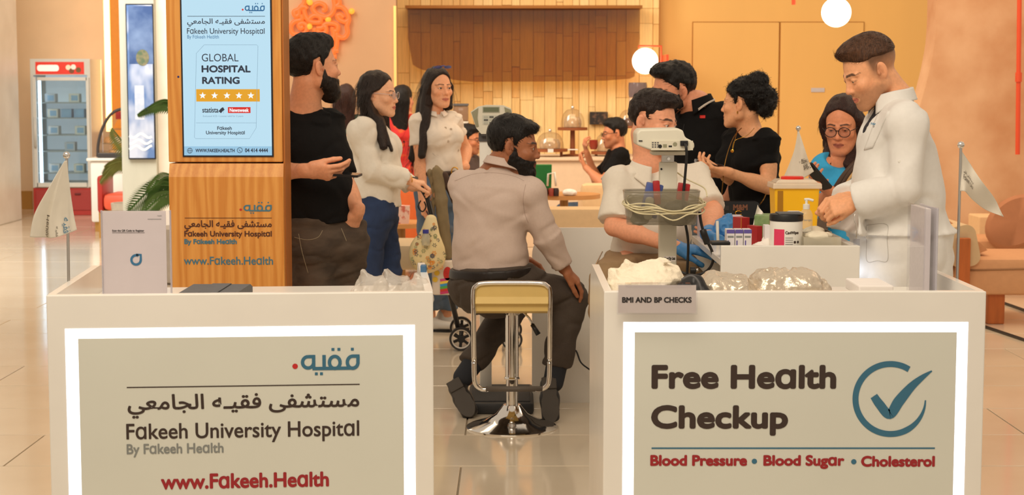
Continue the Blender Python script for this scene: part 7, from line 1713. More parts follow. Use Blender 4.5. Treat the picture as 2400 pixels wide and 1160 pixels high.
for c in curls: MB().tube(spline(cv(c), 6), .022, 8).build('neon_tube', m_neon, ne, smooth=1)
for a_, b_ in ((1190,190),(790,330),(470,450),(480,40),(470,20)): MB().lathe([(0,-.03),(.022,-.02),(.03,0),(.022,.02),(0,.03)], cv([(a_,b_)])[0], 10).build('neon_dot', m_neon2, ne, smooth=1)
# ------------------------------------------------------------------ lamps
def globe(label, px, py, dpx, Y, bracket, emit=5):
    c = P(px,py,Y); r_ = dpx/2*Y/FPX; g_ = thing('globe_lamp', c, label, 'lamp', 'globe lamps')
    MB().lathe([(r_*math.sin(t), -r_*math.cos(t)) for t in [PI*i/20 for i in range(21)]], c, 28).build('globe', mat('globe_glow', (255,248,232), .4, emit=(255,240,212), estr=emit), g_, smooth=1)
    MB().tube([P(a_,b_,Y) for a_, b_ in bracket], .011, 8).build('bracket', mat('coral_metal', (224,84,48), .4), g_, smooth=40)
    return g_, c, r_
g_, c, r_ = globe('glowing globe lamp on a coral bracket beside the wood slat wall', 1512,143,60,17.42,[(1497,112),(1497,108),(1550,108),(1550,160),(1556,160)])
MB().box((P(1556,172,17.42).x+.02,17.40,Zat(172,17.42)),(P(1562,172,17.42).x+.02,18.2,Zat(128,17.42))).build('wall_plate', mat('coral_metal', (224,84,48), .4), g_)
g_, c, r_ = globe('glowing globe lamp high above the doctor', 1960,29,68,15.0,[(1960,-2),(1960,-40)])
MB().tube([P(1860,11,15.2), P(1860,-60,15.2)], .018, 10).build('coral_rod', mat('coral_metal', (224,84,48), .4), label='short end of a coral rod hanging before the yellow doors', cat='rod', smooth=40)
pr_ = thing('coral_pole', P(2387,300,12.4), 'long coral pole hanging before the pink plaster wall', 'pole')
MB().tube([P(2390,-60,12.4), P(2385,362,12.4)], .017, 10).build('pole', mat('coral_metal', (224,84,48), .4), pr_, smooth=40); MB().tube([P(2387.5,170,12.4), P(2387,192,12.4)], .024, 10).build('joint', mat('coral_metal', (224,84,48), .4), pr_, smooth=40)
# ------------------------------------------------------------------ café counter with cake domes
YCc = 15.7
cc = thing('cafe_counter', (P(1270,400,YCc).x, YCc+.4, 0), 'long cream café counter before the wood slat wall', 'counter')
zc_ = Zat(369,YCc)
m_cc = mat('counter_cream', (232,206,176), .45, noise=.04)
MB().box((P(1010,400,YCc).x,YCc,0),(P(1590,400,YCc).x,YCc+.8,zc_-.03), .006).build('counter_body', m_cc, cc); MB().box((P(1006,400,YCc).x,YCc-.03,zc_-.03),(P(1594,400,YCc).x,YCc+.83,zc_), .006).build('counter_top', m_cc, cc)
m_wd = mat('walnut', (150,84,46), .5, noise=.2, nscale=6); m_dome = glass_mat('dome_glass', (246,244,240), .10, .03)
def dome(label, px, base, wpx, hpx, Y, stand):
    z = Zat(base,Y); x = P(px,base,Y).x; R_ = wpx/2*Y/FPX; h_ = hpx*Y/FPX; t = thing('cake_dome', (x,Y,zc_), label, 'cake stand', 'cake domes')
    MB().lathe([(R_*math.cos(a_)**.7, h_*math.sin(a_)) for a_ in [PI/2*i/12 for i in range(13)]], (x,Y,z+.01), 28).build('dome', m_dome, t, smooth=1)
    MB().lathe([(0,h_),(.012,h_),(.016,h_+.02),(0,h_+.032)], (x,Y,z+.01), 12).build('knob', m_chrome, t, smooth=1)
    MB().lathe([(0,-.02),(R_*1.25,-.02),(R_*1.25,.006),(0,.006)], (x,Y,z), 32).build('plate', m_wd, t, smooth=40)
    MB().lathe([(0,0),(R_*.72,0),(R_*.74,.05),(R_*.6,h_*.55),(0,h_*.62)], (x,Y,z+.01), 22).build('cake', mat('cake_cream', (232,196,150), .7, noise=.35, nscale=18), t, smooth=40)
    if stand: MB().lathe([(.10,0),(.10,.012),(.025,.02),(.022,max(.03,z-zc_-.02))], (x,Y,zc_), 16).build('stem', m_wd, t, smooth=40)
    else: 
        for dx in (-.8,.8): MB().box((x+R_*dx-.012,Y-.03,zc_),(x+R_*dx+.012,Y+.03,z-.018)).build('foot', m_wd, t)
dome('tall walnut cake stand with a glass dome on the café counter', 1342,300,56,42,YCc+.35,True)
dome('low walnut cake board with a glass dome on the café counter', 1289,350,66,38,YCc+.2,False)
dome('glass cake dome half hidden by the man drinking on the café counter', 1418,356,52,40,YCc+.35,False)
MB().box(P(1284,357,YCc+.02), P(1297,349,YCc+.03)).build('price_card', m_paper, label='small white price card before the low cake board', cat='card')
MB().box(P(1331,352,YCc+.1), P(1354,349,YCc+.2), .004).build('side_plate', m_white, label='small white plate at the foot of the tall cake stand', cat='plate')
sh_ = thing('wood_shelf', P(1520,297,YCc+.3), 'walnut shelf at the right end of the café counter', 'shelf')
MB().box((P(1458,297,YCc+.3).x,YCc+.2,Zat(300,YCc+.3)),(P(1560,297,YCc+.3).x,YCc+.6,Zat(295,YCc+.3)), .004).build('board', m_wd, sh_); MB().box((P(1484,297,YCc+.3).x,YCc+.3,zc_),(P(1490,297,YCc+.3).x,YCc+.36,Zat(300,YCc+.3))).build('upright', m_wd, sh_); MB().box((P(1550,297,YCc+.3).x,YCc+.3,zc_),(P(1556,297,YCc+.3).x,YCc+.36,Zat(300,YCc+.3))).build('upright', m_wd, sh_)
t = thing('cake_dome', P(1474,295,YCc+.35), 'glass cake dome on the walnut shelf behind the seated nurse', 'cake stand', 'cake domes'); x = P(1474,295,YCc+.35).x; z = Zat(295,YCc+.35)
MB().lathe([(.10*math.cos(a_)**.7, .15*math.sin(a_)) for a_ in [PI/2*i/12 for i in range(13)]], (x,YCc+.4,z), 24).build('dome', m_dome, t, smooth=1); MB().lathe([(0,0),(.07,0),(.07,.06),(0,.08)], (x,YCc+.4,z), 18).build('cake', mat('cake_dark', (120,84,60), .7, noise=.3, nscale=18), t, smooth=40)
wd_ = thing('water_dispenser', P(1494,250,YCc+.5), 'water dispenser with a smoky upturned bottle beside the globe lamp', 'dispenser'); x = P(1495,225,YCc+.6).x
MB().lathe([(0,0),(.085,0),(.09,.03),(.09,.11),(.085,.14),(0,.14)], (x,YCc+.62,Zat(228,YCc+.6)), 24).build('bottle', mat('water_blue', (120,110,122), .1, alpha=.7, noise=.1), wd_, smooth=40); MB().box((x-.08,YCc+.54,Zat(294,YCc+.6)),(x+.08,YCc+.7,Zat(229,YCc+.6)), .01).build('dispenser_body', m_cc, wd_, smooth=40)
jd = thing('juice_dispenser', P(1081,290,YCc+.3), 'clear drink dispenser on the café counter behind the woman in white', 'dispenser'); x = P(1080,270,YCc+.3).x
MB().box((x-.07,YCc+.25,Zat(284,YCc+.3)),(x+.07,YCc+.4,Zat(248,YCc+.3)), .012).build('tank', mat('tank_smoke', (150,120,100), .1, alpha=.65), jd, smooth=40); MB().box((x-.075,YCc+.24,zc_),(x+.075,YCc+.42,Zat(284,YCc+.3)), .008).build('dispenser_base', m_steel, jd, smooth=40); MB().box((x-.072,YCc+.24,Zat(248,YCc+.3)),(x+.072,YCc+.41,Zat(243,YCc+.3)), .004).build('lid', m_dkgrey, jd)
for dx in (-.03,.03): MB().tube([(x+dx,YCc+.24,Zat(290,YCc+.3)),(x+dx,YCc+.2,Zat(292,YCc+.3))], .012, 8).build('tap', m_chrome, jd, smooth=1)
bt_ = P(1243,300,YCc+.3); MB().lathe([(0,0),(.03,0),(.032,.1),(.012,.15),(.012,.19),(0,.19)], (bt_.x,bt_.y,zc_), 14).build('syrup_bottle', mat('bottle_dark', (90,60,44), .2), label='dark syrup bottle on the café counter behind the seated man', cat='bottle', smooth=40)
MB().box(P(1382,292,17.90), P(1424,262,17.95), .004).build('counter_sign', mat('sign_black', (44,38,36), .5, col2=(120,90,70), nscale=20, ramp=(.5,.7)), label='small dark framed picture behind the café counter', cat='picture')
# ------------------------------------------------------------------ café seating
m_seat = mat('cream_upholstery', (228,194,150), .8, noise=.05, nscale=30); m_tan = mat('tan_upholstery', (196,150,108), .8, noise=.05, nscale=30)
def sofa(label, x0p, x1p, top, Y, dep, m, base=.12, arms=True, name='armchair'):
    x0, x1 = P(x0p,top,Y).x, P(x1p,top,Y).x; z = Zat(top,Y); s_ = thing(name, ((x0+x1)/2,Y+dep/2,0), label, 'armchair' if name == 'armchair' else 'sofa')
    MB().box((x0,Y,base),(x1,Y+.16,z), .04).build('backrest', m, s_, smooth=40); MB().box((x0+.05,Y+.14,base),(x1-.05,Y+dep,.42), .04).build('seat', m, s_, smooth=40)
    if arms:
        for a_, b_ in ((x0,x0+.09),(x1-.09,x1)): MB().box((a_,Y+.12,base),(b_,Y+dep,z-.12), .03).build('arm', m, s_, smooth=40)
    for a_ in (x0+.06,x1-.06):
        for b_ in (Y+.06,Y+dep-.06): MB().tube([(a_,b_,0),(a_,b_,base+.02)], .016, 8).build('leg', m_wd, s_, smooth=40)
sofa('low cream sofa just behind the rounded white counter', 1262,1452,487,10.2,.7,m_seat,name='sofa'); sofa('cream armchair beside the small café table', 1362,1452,431,12.6,.6,m_seat)
def ctable(label, px, top, Y, wpx, m=m_wd, square=False):
    c = P(px,top,Y); z = c.z; R_ = wpx/2*Y/FPX; t = thing('cafe_table', (c.x,Y,0), label, 'table')
    MB().lathe([(0,z-.03),(R_,z-.03),(R_,z),(0,z)], (c.x,Y,0), 32).build('table_top', mat('light_walnut', (206,150,92), .4, noise=.12, nscale=6), t, smooth=40); MB().lathe([(.03,.02),(.03,z-.03)], (c.x,Y,0), 16).build('column', mat('bronze_post', (150,112,66), .35, metal=.5), t, smooth=40); MB().lathe([(0,0),(.22,0),(.22,.012),(.03,.02),(0,.02)], (c.x,Y,0), 28).build('foot', m_dkgrey, t, smooth=40); return z
zt4 = ctable('round café table holding a green paper bag', 1322,454,12.1,170); zt5 = ctable('round café table behind the stroller', 940,520,11.9,150)
gb = thing('paper_bag', (P(1272,430,12.1).x,12.05,zt4), 'green paper bag standing on the round café table', 'bag'); a_, b_ = P(1252,436,12.05), P(1293,386,12.05)
o = frus(MB(), a_.x+.004, b_.x-.004, a_.x, b_.x, 12.02, 12.1, 12.0, 12.12, zt4, b_.z).build('bag_body', mat('bag_green', (30,124,60), .6, noise=.06), gb)
MB().tube([P(1283,436,11.98), P(1285,408,11.98), P(1300,404,11.98), P(1303,436,11.98)], .008, 6).build('handle', m_white, gb, smooth=1)
for i, px in enumerate((1278,1292,1303)): MB().lathe([(0,0),(.02,0),(.022,.04),(.016,.055),(0,.055)], (P(px,450,11.85).x,11.85,zt4), 12).build('sauce_pot', mat('sauce_%d' % (i%2), ((52,30,28),(150,60,44))[i%2], .4), label='%s dark sauce pot before the green paper bag' % ('leftmost','middle','rightmost')[i], cat='pot', group='sauce pots on the table', smooth=40)
bag('paper_napkin', 'crumpled white napkin on the round café table', 'napkin', [BALL((P(1335,446,11.9).x,11.9,zt4+.02), .05,.05,.022,(1,0,0),(0,0,1))], m_paper, .006, .006, (30,30,30), 5, .001, zt4+.001)
cu = thing('gift_bag', (P(945,500,11.8).x,11.8,zt5), 'pink patterned paper bag on the café table behind the stroller', 'bag'); a_, b_ = P(932,520,11.75), P(960,482,11.75)
frus(MB(), a_.x+.006, b_.x-.006, a_.x, b_.x, 11.74, 11.8, 11.73, 11.81, zt5, b_.z).build('bag_body', mat('cup_pink', (236,206,196), .6, col2=(206,110,96), nscale=26, ramp=(.5,.62)), cu)
pf_ = thing('pouf', (P(950,640,11).x,11.0,0), 'beige padded stool behind the floral bag', 'stool'); x = P(950,600,10.9).x
MB().box((P(905,600,10.9).x,10.75,Zat(634,10.75)),(P(1000,600,10.9).x,11.25,Zat(566,10.95)), .04).build('seat', mat('beige_vinyl', (200,180,148), .6, noise=.05), pf_, smooth=40)
for a_ in (-.1,.12):
    for b_ in (10.85,11.15): MB().tube([(x+a_,b_,0),(x+a_,b_,Zat(630,10.75))], .018, 8).build('leg', mat('bronze_post', (150,112,66), .35, metal=.5), pf_, smooth=40)
sofa('orange sofa behind the café table near the stroller', 905,1010,433,12.9,.7,mat('orange_uphol', (216,104,48), .7, noise=.06),name='sofa')
# ------------------------------------------------------------------ lounge chairs on the right
m_lounge = mat('blush_upholstery', (206,154,112), .8, noise=.05, nscale=30); m_oak2 = mat('warm_oak', (186,100,44), .45, noise=.2, nscale=5, stretch=(8,8,1)); m_pipe = mat('piping', (150,110,76), .8)
YR = 10.6
lc_ = thing('lounge_chair', (P(2330,745,YR).x,YR+.3,0), 'blush lounge chair on an oak frame behind the right flag', 'armchair')
x0, x1 = P(2262,640,YR).x, P(2480,640,YR).x
MB().box((x0-.06,YR-.05,Zat(690,YR)),(x1,YR+.62,Zat(604,YR)), .03).build('seat', m_lounge, lc_, smooth=40)
MB().tube([(x0-.05,YR-.052,Zat(632,YR)),(x1,YR-.052,Zat(626,YR))], .006, 6).build('piping', m_pipe, lc_, smooth=1)
MB().box((P(2316,700,YR).x,YR,0),(P(2356,700,YR).x,YR+.12,Zat(688,YR)), .008).build('leg', m_oak2, lc_); MB().box((P(2316,700,YR).x,YR+.4,0),(P(2356,700,YR).x,YR+.52,Zat(688,YR)), .008).build('leg', m_oak2, lc_); MB().box((P(2450,700,YR).x,YR,0),(P(2490,700,YR).x,YR+.12,Zat(688,YR)), .008).build('leg', m_oak2, lc_)
mb = MB(); mb.prism(rrect(-.09,-.13,.09,.13,.06,6), lambda a_, b_, d: P(2251,575,YR)+Vector((a_*math.cos(.22)+b_*math.sin(-.22),d,b_*math.cos(.22)+a_*math.sin(.22))), -.08, .55); mb.build('arm_bolster', mat('cream_linen', (206,180,142), .8, noise=.05), lc_, smooth=50)
MB().box((P(2232,600,YR).x,YR-.13,Zat(672,YR)),(P(2262,600,YR).x,YR-.085,Zat(554,YR)), .006).build('post', m_oak2, lc_)
mb = MB(); mb.prism([(-.10,-.02),(.02,-.08),(.30,-.28),(.34,-.32),(.24,-.36),(.0,-.24),(-.14,-.12)], lambda a_, b_, d: P(2200,470,YR)+Vector((a_,d,b_)), .1, .7); mb.build('backrest', m_lounge, lc_, smooth=50)
MB().box((P(2170,600,YR).x,YR-.02,Zat(655,YR)),(P(2232,600,YR).x,YR+.62,Zat(520,YR)), .05).build('side_cushion', mat('cream_linen', (206,180,142), .8, noise=.05), lc_, smooth=40)
YR2 = 11.9
l2 = thing('lounge_chair', (P(2390,640,YR2).x,YR2+.3,0), 'dusky rounded lounge chair farther back at the right edge', 'armchair')
mb = MB(); mb.lathe([(0,-.05),(.20,-.05),(.23,-.02),(.23,.02),(.20,.05),(0,.05)], (0,0,0), 32, 1.0, .75); mb.xform(Matrix.Translation(P(2382,520,YR2)) @ Matrix.Rotation(math.radians(-35),4,'Y') @ Matrix.Rotation(math.radians(80),4,'X')); mb.build('backrest', mat('dusky_uphol', (176,120,86), .8, noise=.05), l2, smooth=50)
MB().box((P(2290,590,YR2).x,YR2+.05,Zat(600,YR2)),(P(2480,590,YR2).x,YR2+.6,Zat(565,YR2)), .03).build('seat', m_lounge, l2, smooth=40)
for a_ in (2300,2470):
    for b_ in (.1,.55): MB().tube([(P(a_,600,YR2).x,YR2+b_,0),(P(a_,600,YR2).x,YR2+b_,Zat(598,YR2))], .016, 8).build('leg', m_black, l2, smooth=40)
MB().tube([P(2372,572,YR2-.02), P(2384,555,YR2)], .014, 8).build('bracket', m_black, l2); MB().tube([P(2282,565,YR2-.05), P(2288,582,YR2)], .014, 8).build('bracket', m_black, l2)
bx_ = MB().box((P(2294,532,12.6).x,12.6,0), P(2330,500,12.9), .01).build('side_box', m_seat, label='small cream box table behind the lounge chairs', cat='table')
for i, (a_, b_) in enumerate((((2300,768),(2480,830)),((2330,706),(2480,760)))):
    p0, p1 = P(*a_, 9), P(*b_, 9); f0_ = lambda px, py: P(px, py, 1.49/((py-HOR)/FPX))
    q0, q1 = f0_(*a_), f0_(*b_); q0.z = q1.z = .006
    MB().tube([q0, q1], .012, 6).build('floor_cable', m_black, label='%s dark cable running across the floor by the lounge chair' % ('nearer','farther')[i], cat='cable', group='floor cables')
q_ = [P(1290,765,8.0), P(1330,800,8.0), P(1350,822,7.95), P(1362,850,7.9), P(1385,868,7.85)]
MB().tube(spline(q_, 6), .004, 6).build('wall_cable', m_black, label='thin black cable looping along the far white counter', cat='cable', smooth=1)
# ------------------------------------------------------------------ stroller with its bags
YSt = 9.75
st_ = thing('stroller', (P(1060,800,YSt).x,YSt+.3,0), 'dark stroller with a rubber handle between the standing women', 'stroller')
m_fr2 = mat('stroller_frame', (58,58,60), .4, metal=.4)
MB().tube(spline([P(968,420,YSt-.25), P(986,436,YSt-.25), P(1002,462,YSt-.25)],4), [.018]*9, 10).build('handle_grip', m_black, st_, smooth=1)
MB().tube([P(1000,458,YSt-.25), P(1075,775,YSt-.2)], .014, 8).build('frame', m_fr2, st_, smooth=1); MB().tube([P(1000,452,YSt+.25), P(1075,770,YSt+.2)], .014, 8).build('frame', m_fr2, st_, smooth=1); MB().tube([P(968,420,YSt-.25), P(975,418,YSt+.25)], .014, 8).build('push_bar', m_black, st_, smooth=1)
MB().tube(spline([P(986,470,YSt-.26), P(980,485,YSt-.26), P(990,496,YSt-.26), P(998,485,YSt-.26), P(994,472,YSt-.26)],4), .004, 6).build('strap_ring', m_black, st_, smooth=1)
sdf_obj('seat', [E(P(1090,560,YSt), P(1120,690,YSt), .20,.07,.20,.09,(0,1,0),.04), E(P(1120,690,YSt), P(1210,700,YSt), .19,.06,.17,.05,(0,1,0),.05)], .012, mat('stroller_fabric', (70,68,66), .8, noise=.1), st_)
def wheel(px, py, Y, R_, parent):
    c = P(px,py,Y); c.z = R_
    RX = Matrix.Rotation(PI/2,3,'X'); w_ = MB().lathe([(R_*.80,-.016),(R_*.96,-.018),(R_,0),(R_*.96,.018),(R_*.80,.016),(R_*.80,-.016)], c, 32, R=RX).build('wheel', mat('tyre', (44,42,42), .7), parent, smooth=40)
    MB().lathe([(R_*.70,-.012),(R_*.80,-.017),(R_*.80,.017),(R_*.70,.012),(R_*.70,-.012)], c, 32, R=RX).build('rim', mat('rim_pale', (214,206,196), .35), w_, smooth=40)
    for k_ in range(6): a_ = PI*k_/3+.4; MB().tube([c, c+Vector((math.cos(a_)*R_*.72,0,math.sin(a_)*R_*.72))], .009, 6).build('spoke', m_black, w_)
    MB().lathe([(0,-.024),(.022,-.022),(.022,.022),(0,.024)], c, 14, R=RX).build('hub', m_black, w_, smooth=40)
wheel(1081,783,YSt-.22,.068,st_); wheel(1081,783,YSt+.22,.068,st_); wheel(1200,783,YSt-.2,.06,st_); wheel(1200,783,YSt+.2,.06,st_)
MB().box(P(1092,735,YSt-.3), P(1150,700,YSt+.2), .01).build('basket', m_fr2, st_)
jk = sdf_obj('jacket', [E(P(1015,405,YSt-.28), P(1035,470,YSt-.30), .035,.03,.045,.03,(1,0,0),.03), E(P(1035,470,YSt-.30), P(1050,600,YSt-.28), .05,.03,.035,.025,(1,0,0),.03), E(P(1020,404,YSt-.27), P(1058,430,YSt-.25), .03,.03,.035,.03,(0,0,1),.03)], .007, mat('khaki_jacket', (134,118,88), .8, noise=.15, nscale=20), None, post=lambda f: f.fold(lambda x, y, z: .010*vnoise(x*34+z*6, y*20, z*5)+.016*np.clip(1-3*np.abs(vnoise(x*30+z*4, y*12, z*3+4)),0,1)), label='khaki jacket hanging over the stroller handle', cat='jacket')
sdf_obj('dark_scarf', [E(P(1040,412,YSt-.27), P(1066,470,YSt-.27), .022,.02,.02,.02,(1,0,0),.02)], .007, mat('brown_scarf', (70,50,40), .8, noise=.2), None, post=lambda f: f.fold(lambda x, y, z: .008*vnoise(x*40+z*6, y*20, z*6)), label='dark brown scarf tucked beside the khaki jacket', cat='scarf')
YFb = YSt-.42
fb = thing('floral_bag', P(1000,640,YFb), 'cream drawstring bag with a floral print hanging from the stroller', 'bag')
m_floral = mat('floral_cotton', (226,206,154), .8, col2=(236,220,176), nscale=6)
fbb = sdf_obj('bag_body', [BALL(P(1002,598,YFb), .100,.07,.100,(1,0,0),(0,0,1)), E(P(1003,575,YFb), P(1010,512,YFb), .080,.05,.028,.02,(1,0,0),.04)], .006, m_floral, fb, post=lambda f: f.fold(lambda x, y, z: .006*vnoise(x*26, y*26, z*12)))
rf = random.Random(4)
pcol = [mat('petal_navy', (56,66,96), .8), mat('petal_orange', (226,140,40), .8), mat('petal_sage', (140,150,110), .8), mat('petal_grey', (110,108,96), .8)]
for k_ in range(90):
    px = rf.uniform(962,1044); py = rf.uniform(520,638)
    if abs(px-1004) > 10+(py-512)*.42: continue
    q_ = onto(fbb, [(px,py)], .004, 99)[0]
    if q_.y > 12: continue
    c = q_; mb = MB(); n5 = rf.choice((5,6,8)); R5 = rf.uniform(.007,.014)
    for j_ in range(n5):
        a_ = 2*PI*j_/n5; u_ = Vector((math.cos(a_),-.1,math.sin(a_))); v_ = Vector((-math.sin(a_),0,math.cos(a_))); mb.add([c+u_*R5*.25, c+u_*R5*.7+v_*R5*.25, c+u_*R5*1.15, c+u_*R5*.7-v_*R5*.25], [(0,1,2,3)])
    mb.build('printed_flower', pcol[k_ % 4], fb)
wb = thing('water_bottle', P(998,570,YFb-.09), 'clear water bottle with a blue cap in the floral bag pocket', 'bottle'); c = P(998,575,YFb-.075)
MB().lathe([(0,0),(.022,0),(.024,.02),(.024,.05),(.012,.07),(0,.07)], c, 16).build('bottle_body', mat('bottle_clear', (210,204,180), .1, alpha=.5), wb, smooth=40); MB().lathe([(0,.066),(.017,.066),(.017,.086),(0,.086)], c, 16).build('cap', mat('cap_blue', (56,60,150), .4), wb, smooth=40)
tb = thing('tote_bag', P(1038,690,YSt-.36), 'white tote with a red heart and rainbow stripes beside the stool', 'bag'); YT = YSt-.36
a_, b_ = P(1012,692,YT), P(1068,612,YT); MB().box((a_.x,YT,a_.z),(b_.x,YT+.08,b_.z), .015).build('bag_body', mat('tote_white', (226,214,200), .7, noise=.06), tb, smooth=40)
pT_ = Plane((0,YT-.001,0),(1,0,0))
for k_, c in enumerate(((200,60,110),(206,60,50),(90,170,80),(60,150,206),(240,206,80),(206,80,140))): mb = MB(); y = 690-6*k_; mb.add([pT_(*pT_.uv(1032,y),.002), pT_(*pT_.uv(1064,y-5),.002), pT_(*pT_.uv(1063,y-11),.002), pT_(*pT_.uv(1031,y-6),.002)], [(0,1,2,3)]); mb.build('stripe', mat('stripe_%d' % k_, c, .6), tb)
mb = MB(); mb.add([pT_(*pT_.uv(1049+10*math.cos(t)*(1 if math.sin(t) > 0 else 1), 641-16*math.sin(t)),.002) for t in [2*PI*i/20 for i in range(20)]], [tuple(range(20))]); mb.build('red_heart', mat('heart_red', (206,50,44), .6, noise=.2, nscale=60), tb)
mb = MB(); strokes2d(mb, [[pT_.uv(1024,640)], [pT_.uv(1020,655)]], .03, pT_, .002); mb.build('yellow_print', mat('print_yellow', (226,190,60), .6), tb)
# ------------------------------------------------------------------ people far behind
def back_woman(label, px, top, Y, hair, dress, hem, hl, strap=None, yaw=170, leg=True):
    S_ = FPX/Y; x = px; sh = top+.30*S_; fl_ = HOR+1.49*S_
    J = joints(Y, neck=(x,top+.255*S_), shR=(x+.17*S_,sh), shL=(x-.17*S_,sh), elR=(x+.21*S_,sh+.28*S_), wrR=(x+.17*S_,sh+.48*S_,-.1), elL=(x-.21*S_,sh+.28*S_), wrL=(x-.17*S_,sh+.48*S_,-.1), chest=(x,sh+.14*S_), pelvis=(x,top+.72*S_),
               hipR=(x+.08*S_,top+.76*S_), hipL=(x-.08*S_,top+.76*S_), knR=(x+.08*S_,fl_-.48*S_), knL=(x-.08*S_,fl_-.48*S_), anR=(x+.08*S_,fl_-.09*S_), anL=(x-.08*S_,fl_-.09*S_))
    H = HeadFrame(P(x,top+.13*S_,Y), yaw, 0, 0, .97); r = thing('person', (P(x,fl_,Y).x,Y,0), label, 'person'); p = Person(J, H, None, .98, True, neck=.046)
    hd = {'R': hand_prims(J['wrR'], (0,0,-1), (-1,0,0), 1, sc=.9), 'L': hand_prims(J['wrL'], (0,0,-1), (1,0,0), 1, sc=.9)}
    finish(p, r, hd, head_prims(H, True), head_paint(H, (212,152,118), (180,98,86), fem=True), h=.014, hh=.006, hf=.006)
    X = H.d(1,0,0); long_hair(H, hair, r, [E(H.p(0,-.05,-.02), H.p(0,-.075,-hl), .09,.06,.085,.03,X,.04), E(H.p(0.05,-.05,-.02), H.p(.03,-.07,-hl*.9), .05,.05,.05,.03,X,.04)], WPOLY, 5, n=500, slen=.16, h=.009)
    pv = p.J['pelvis']; garment('dress', p.torso(.016)+sleeve(p,'R',.016,.9,None,.01,True)+sleeve(p,'L',.016,.9,None,.01,True)+[E(pv, pv+V3(0,0,-hem), .18,.14,.24,.22,p.rt,.05,cap=.01)], dress, r, .012, fold=.008, ff=(9,9,5), seed=int(px))
    shoes(p, r, m_leather, {'R': (0,1,0), 'L': (0,1,0)}, h=.010)
    if strap: MB().tube(spline([P(x-.13*S_,sh-.02*S_,Y-.14), P(x,sh+.14*S_,Y-.165), P(x+.13*S_,sh+.36*S_,Y-.17)],5), .016, 6).build('bag_strap', strap, r, smooth=1)
back_woman('woman in a dark green dress seen from behind, auburn hair', 812,197,14.0,HRB,mat('green_dress', (44,62,50), .8, noise=.15),.55,.26,mat('strap_pink', (206,156,140), .6))
back_woman('woman in a red floral dress seen from behind, black hair', 945,199,14.6,HB,mat('red_floral', (196,44,40), .8, col2=(214,96,40), nscale=16, ramp=(.5,.66)),.5,.36,yaw=150)
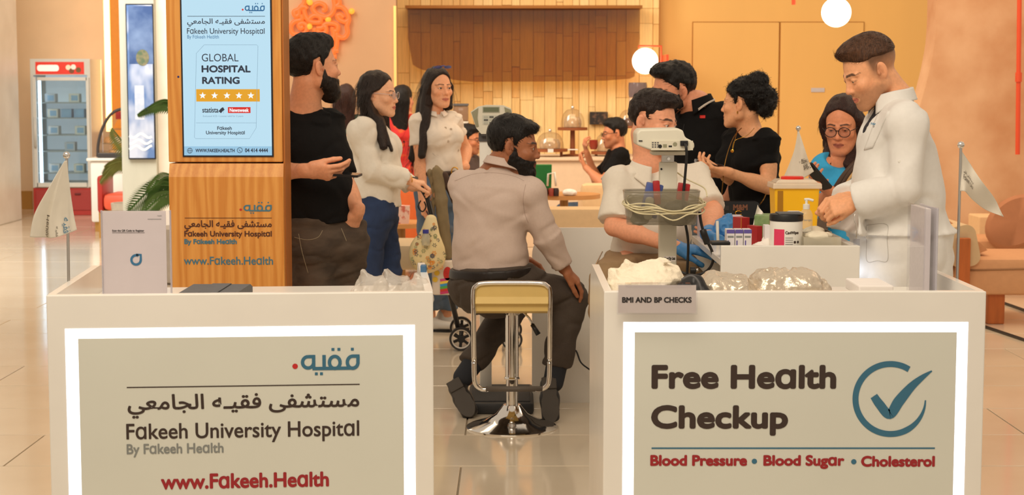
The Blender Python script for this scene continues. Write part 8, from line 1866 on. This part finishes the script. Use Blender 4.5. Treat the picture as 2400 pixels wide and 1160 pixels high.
def seated_far(label, px, top, Y, yaw, shirt, arms, specs=True, hairm=HB):
    S_ = FPX/Y; x = px; sg = 1 if yaw > 0 else -1; sh = top+.30*S_
    fc = math.radians(yaw); dx, dy = math.sin(fc), -math.cos(fc)
    rx, ry = -math.cos(fc), -math.sin(fc)   # person's right
    q = lambda a, b, z: (x+(dx*a+rx*b)*S_, top+z*S_, dy*a+ry*b)
    J = joints(Y, neck=q(-.03,0,.25), shR=q(-.03,.17,.31), shL=q(-.03,-.17,.31), elR=q(*arms[0]), wrR=q(*arms[1]), elL=q(*arms[2]), wrL=q(*arms[3]), chest=q(-.02,0,.44), pelvis=q(-.03,0,.76), hipR=q(0,.09,.78), hipL=q(0,-.09,.78), knR=q(.42,.11,.80), knL=q(.42,-.11,.80), anR=q(.42,.11,1.18), anL=q(.42,-.11,1.18))
    H = HeadFrame(P(x,top+.13*S_,Y), yaw, 8, 0, 1.0); r = thing('person', (P(x,top,Y).x,Y,0), label, 'person'); p = Person(J, H, None, 1.02, neck=.056)
    J = p.J; d3 = V3(dx,dy,0)
    hd = {k_: hand_prims(J['wr'+k_], J['wr'+k_]-J['el'+k_]+V3(0,0,.05), V3(0,0,1)-d3*.6, 1 if k_ == 'L' else -1, (.5,.5,.5,.6), sc=.95) for k_ in 'RL'}
    finish(p, r, hd, head_prims(H), head_paint(H, (186,124,90), (150,84,70), stub=((70,46,36),.3)), h=.012, hh=.005, hf=.005)
    short_hair(H, hairm, r, MENPOLY, (.035,.10,.060,.052,.034), 5, .014, 500, .03, h=.006)
    garment('t_shirt', p.torso(.014)+sleeve(p,'R',.014,.7)+sleeve(p,'L',.014,.7), shirt, r, .011, cuts=[(J['pelvis']-V3(0,0,.06), (0,0,-1))], carve=[S(J['neck']+d3*.05+V3(0,0,.03), .055, .01, '-')], fold=.006)
    garment('trousers', [E(J['pelvis']-V3(0,0,.02), J['pelvis']+V3(0,0,.04), .18,.14,.17,.13,p.hrt,.04)]+p.leg('R',.014)+p.leg('L',.014), mat('far_denim', (60,76,96), .85, noise=.2), r, .013, fold=.004)
    shoes(p, r, m_leather, {'R': (dx,dy,0), 'L': (dx,dy,0)}, h=.010)
    if specs: glasses(H, r, mat('dark_frame', (30,22,22), .3), .023, .018, .0022, lens=False)
    return r, J
r, J = seated_far('man in glasses and a dark shirt drinking at a far café table', 1440,277,14.6,-80,m_tee,((.12,.20,.54),(.22,.10,.30),(.14,-.20,.56),(.26,-.06,.42)))
c = (J['wrR']+J['wrL'])*.5; MB().lathe([(0,0),(.026,0),(.038,.03),(.036,.08),(.033,.08),(0,.06)], Vector(P(1391,350,14.5)), 16).build('drinking_glass', mat('drink_red', (150,40,28), .1, spec=.7, alpha=.8), label='glass of red drink raised by the man in glasses', cat='glass', smooth=40)
seated_far('man in a grey shirt and glasses half hidden behind the scale', 1099,292,14.8,70,mat('grey_jersey', (86,72,70), .8, noise=.1),((.1,.22,.6),(.3,.16,.66),(.1,-.22,.6),(.3,-.16,.66)))
for i, (px, tp_, Y) in enumerate(((1440,398,14.8),(1099,420,15.0))):
    x = P(px,500,Y).x; z = Zat(277 if i == 0 else 292, 14.6)-.84
    s_ = thing('cafe_stool', (x,Y,0), ('low café seat under the man drinking','low café seat under the man in the grey shirt')[i], 'stool'); z = max(z-.07,.22)
    MB().lathe([(0,z-.08),(.2,z-.08),(.22,z-.04),(.2,z),(0,z)], (x,Y-.05,0), 24).build('seat', m_tan, s_, smooth=40); MB().lathe([(.03,.02),(.03,z-.08)], (x,Y-.05,0), 12).build('column', m_black, s_, smooth=40); MB().lathe([(0,0),(.18,0),(.18,.015),(0,.02)], (x,Y-.05,0), 24).build('base', m_black, s_, smooth=40)
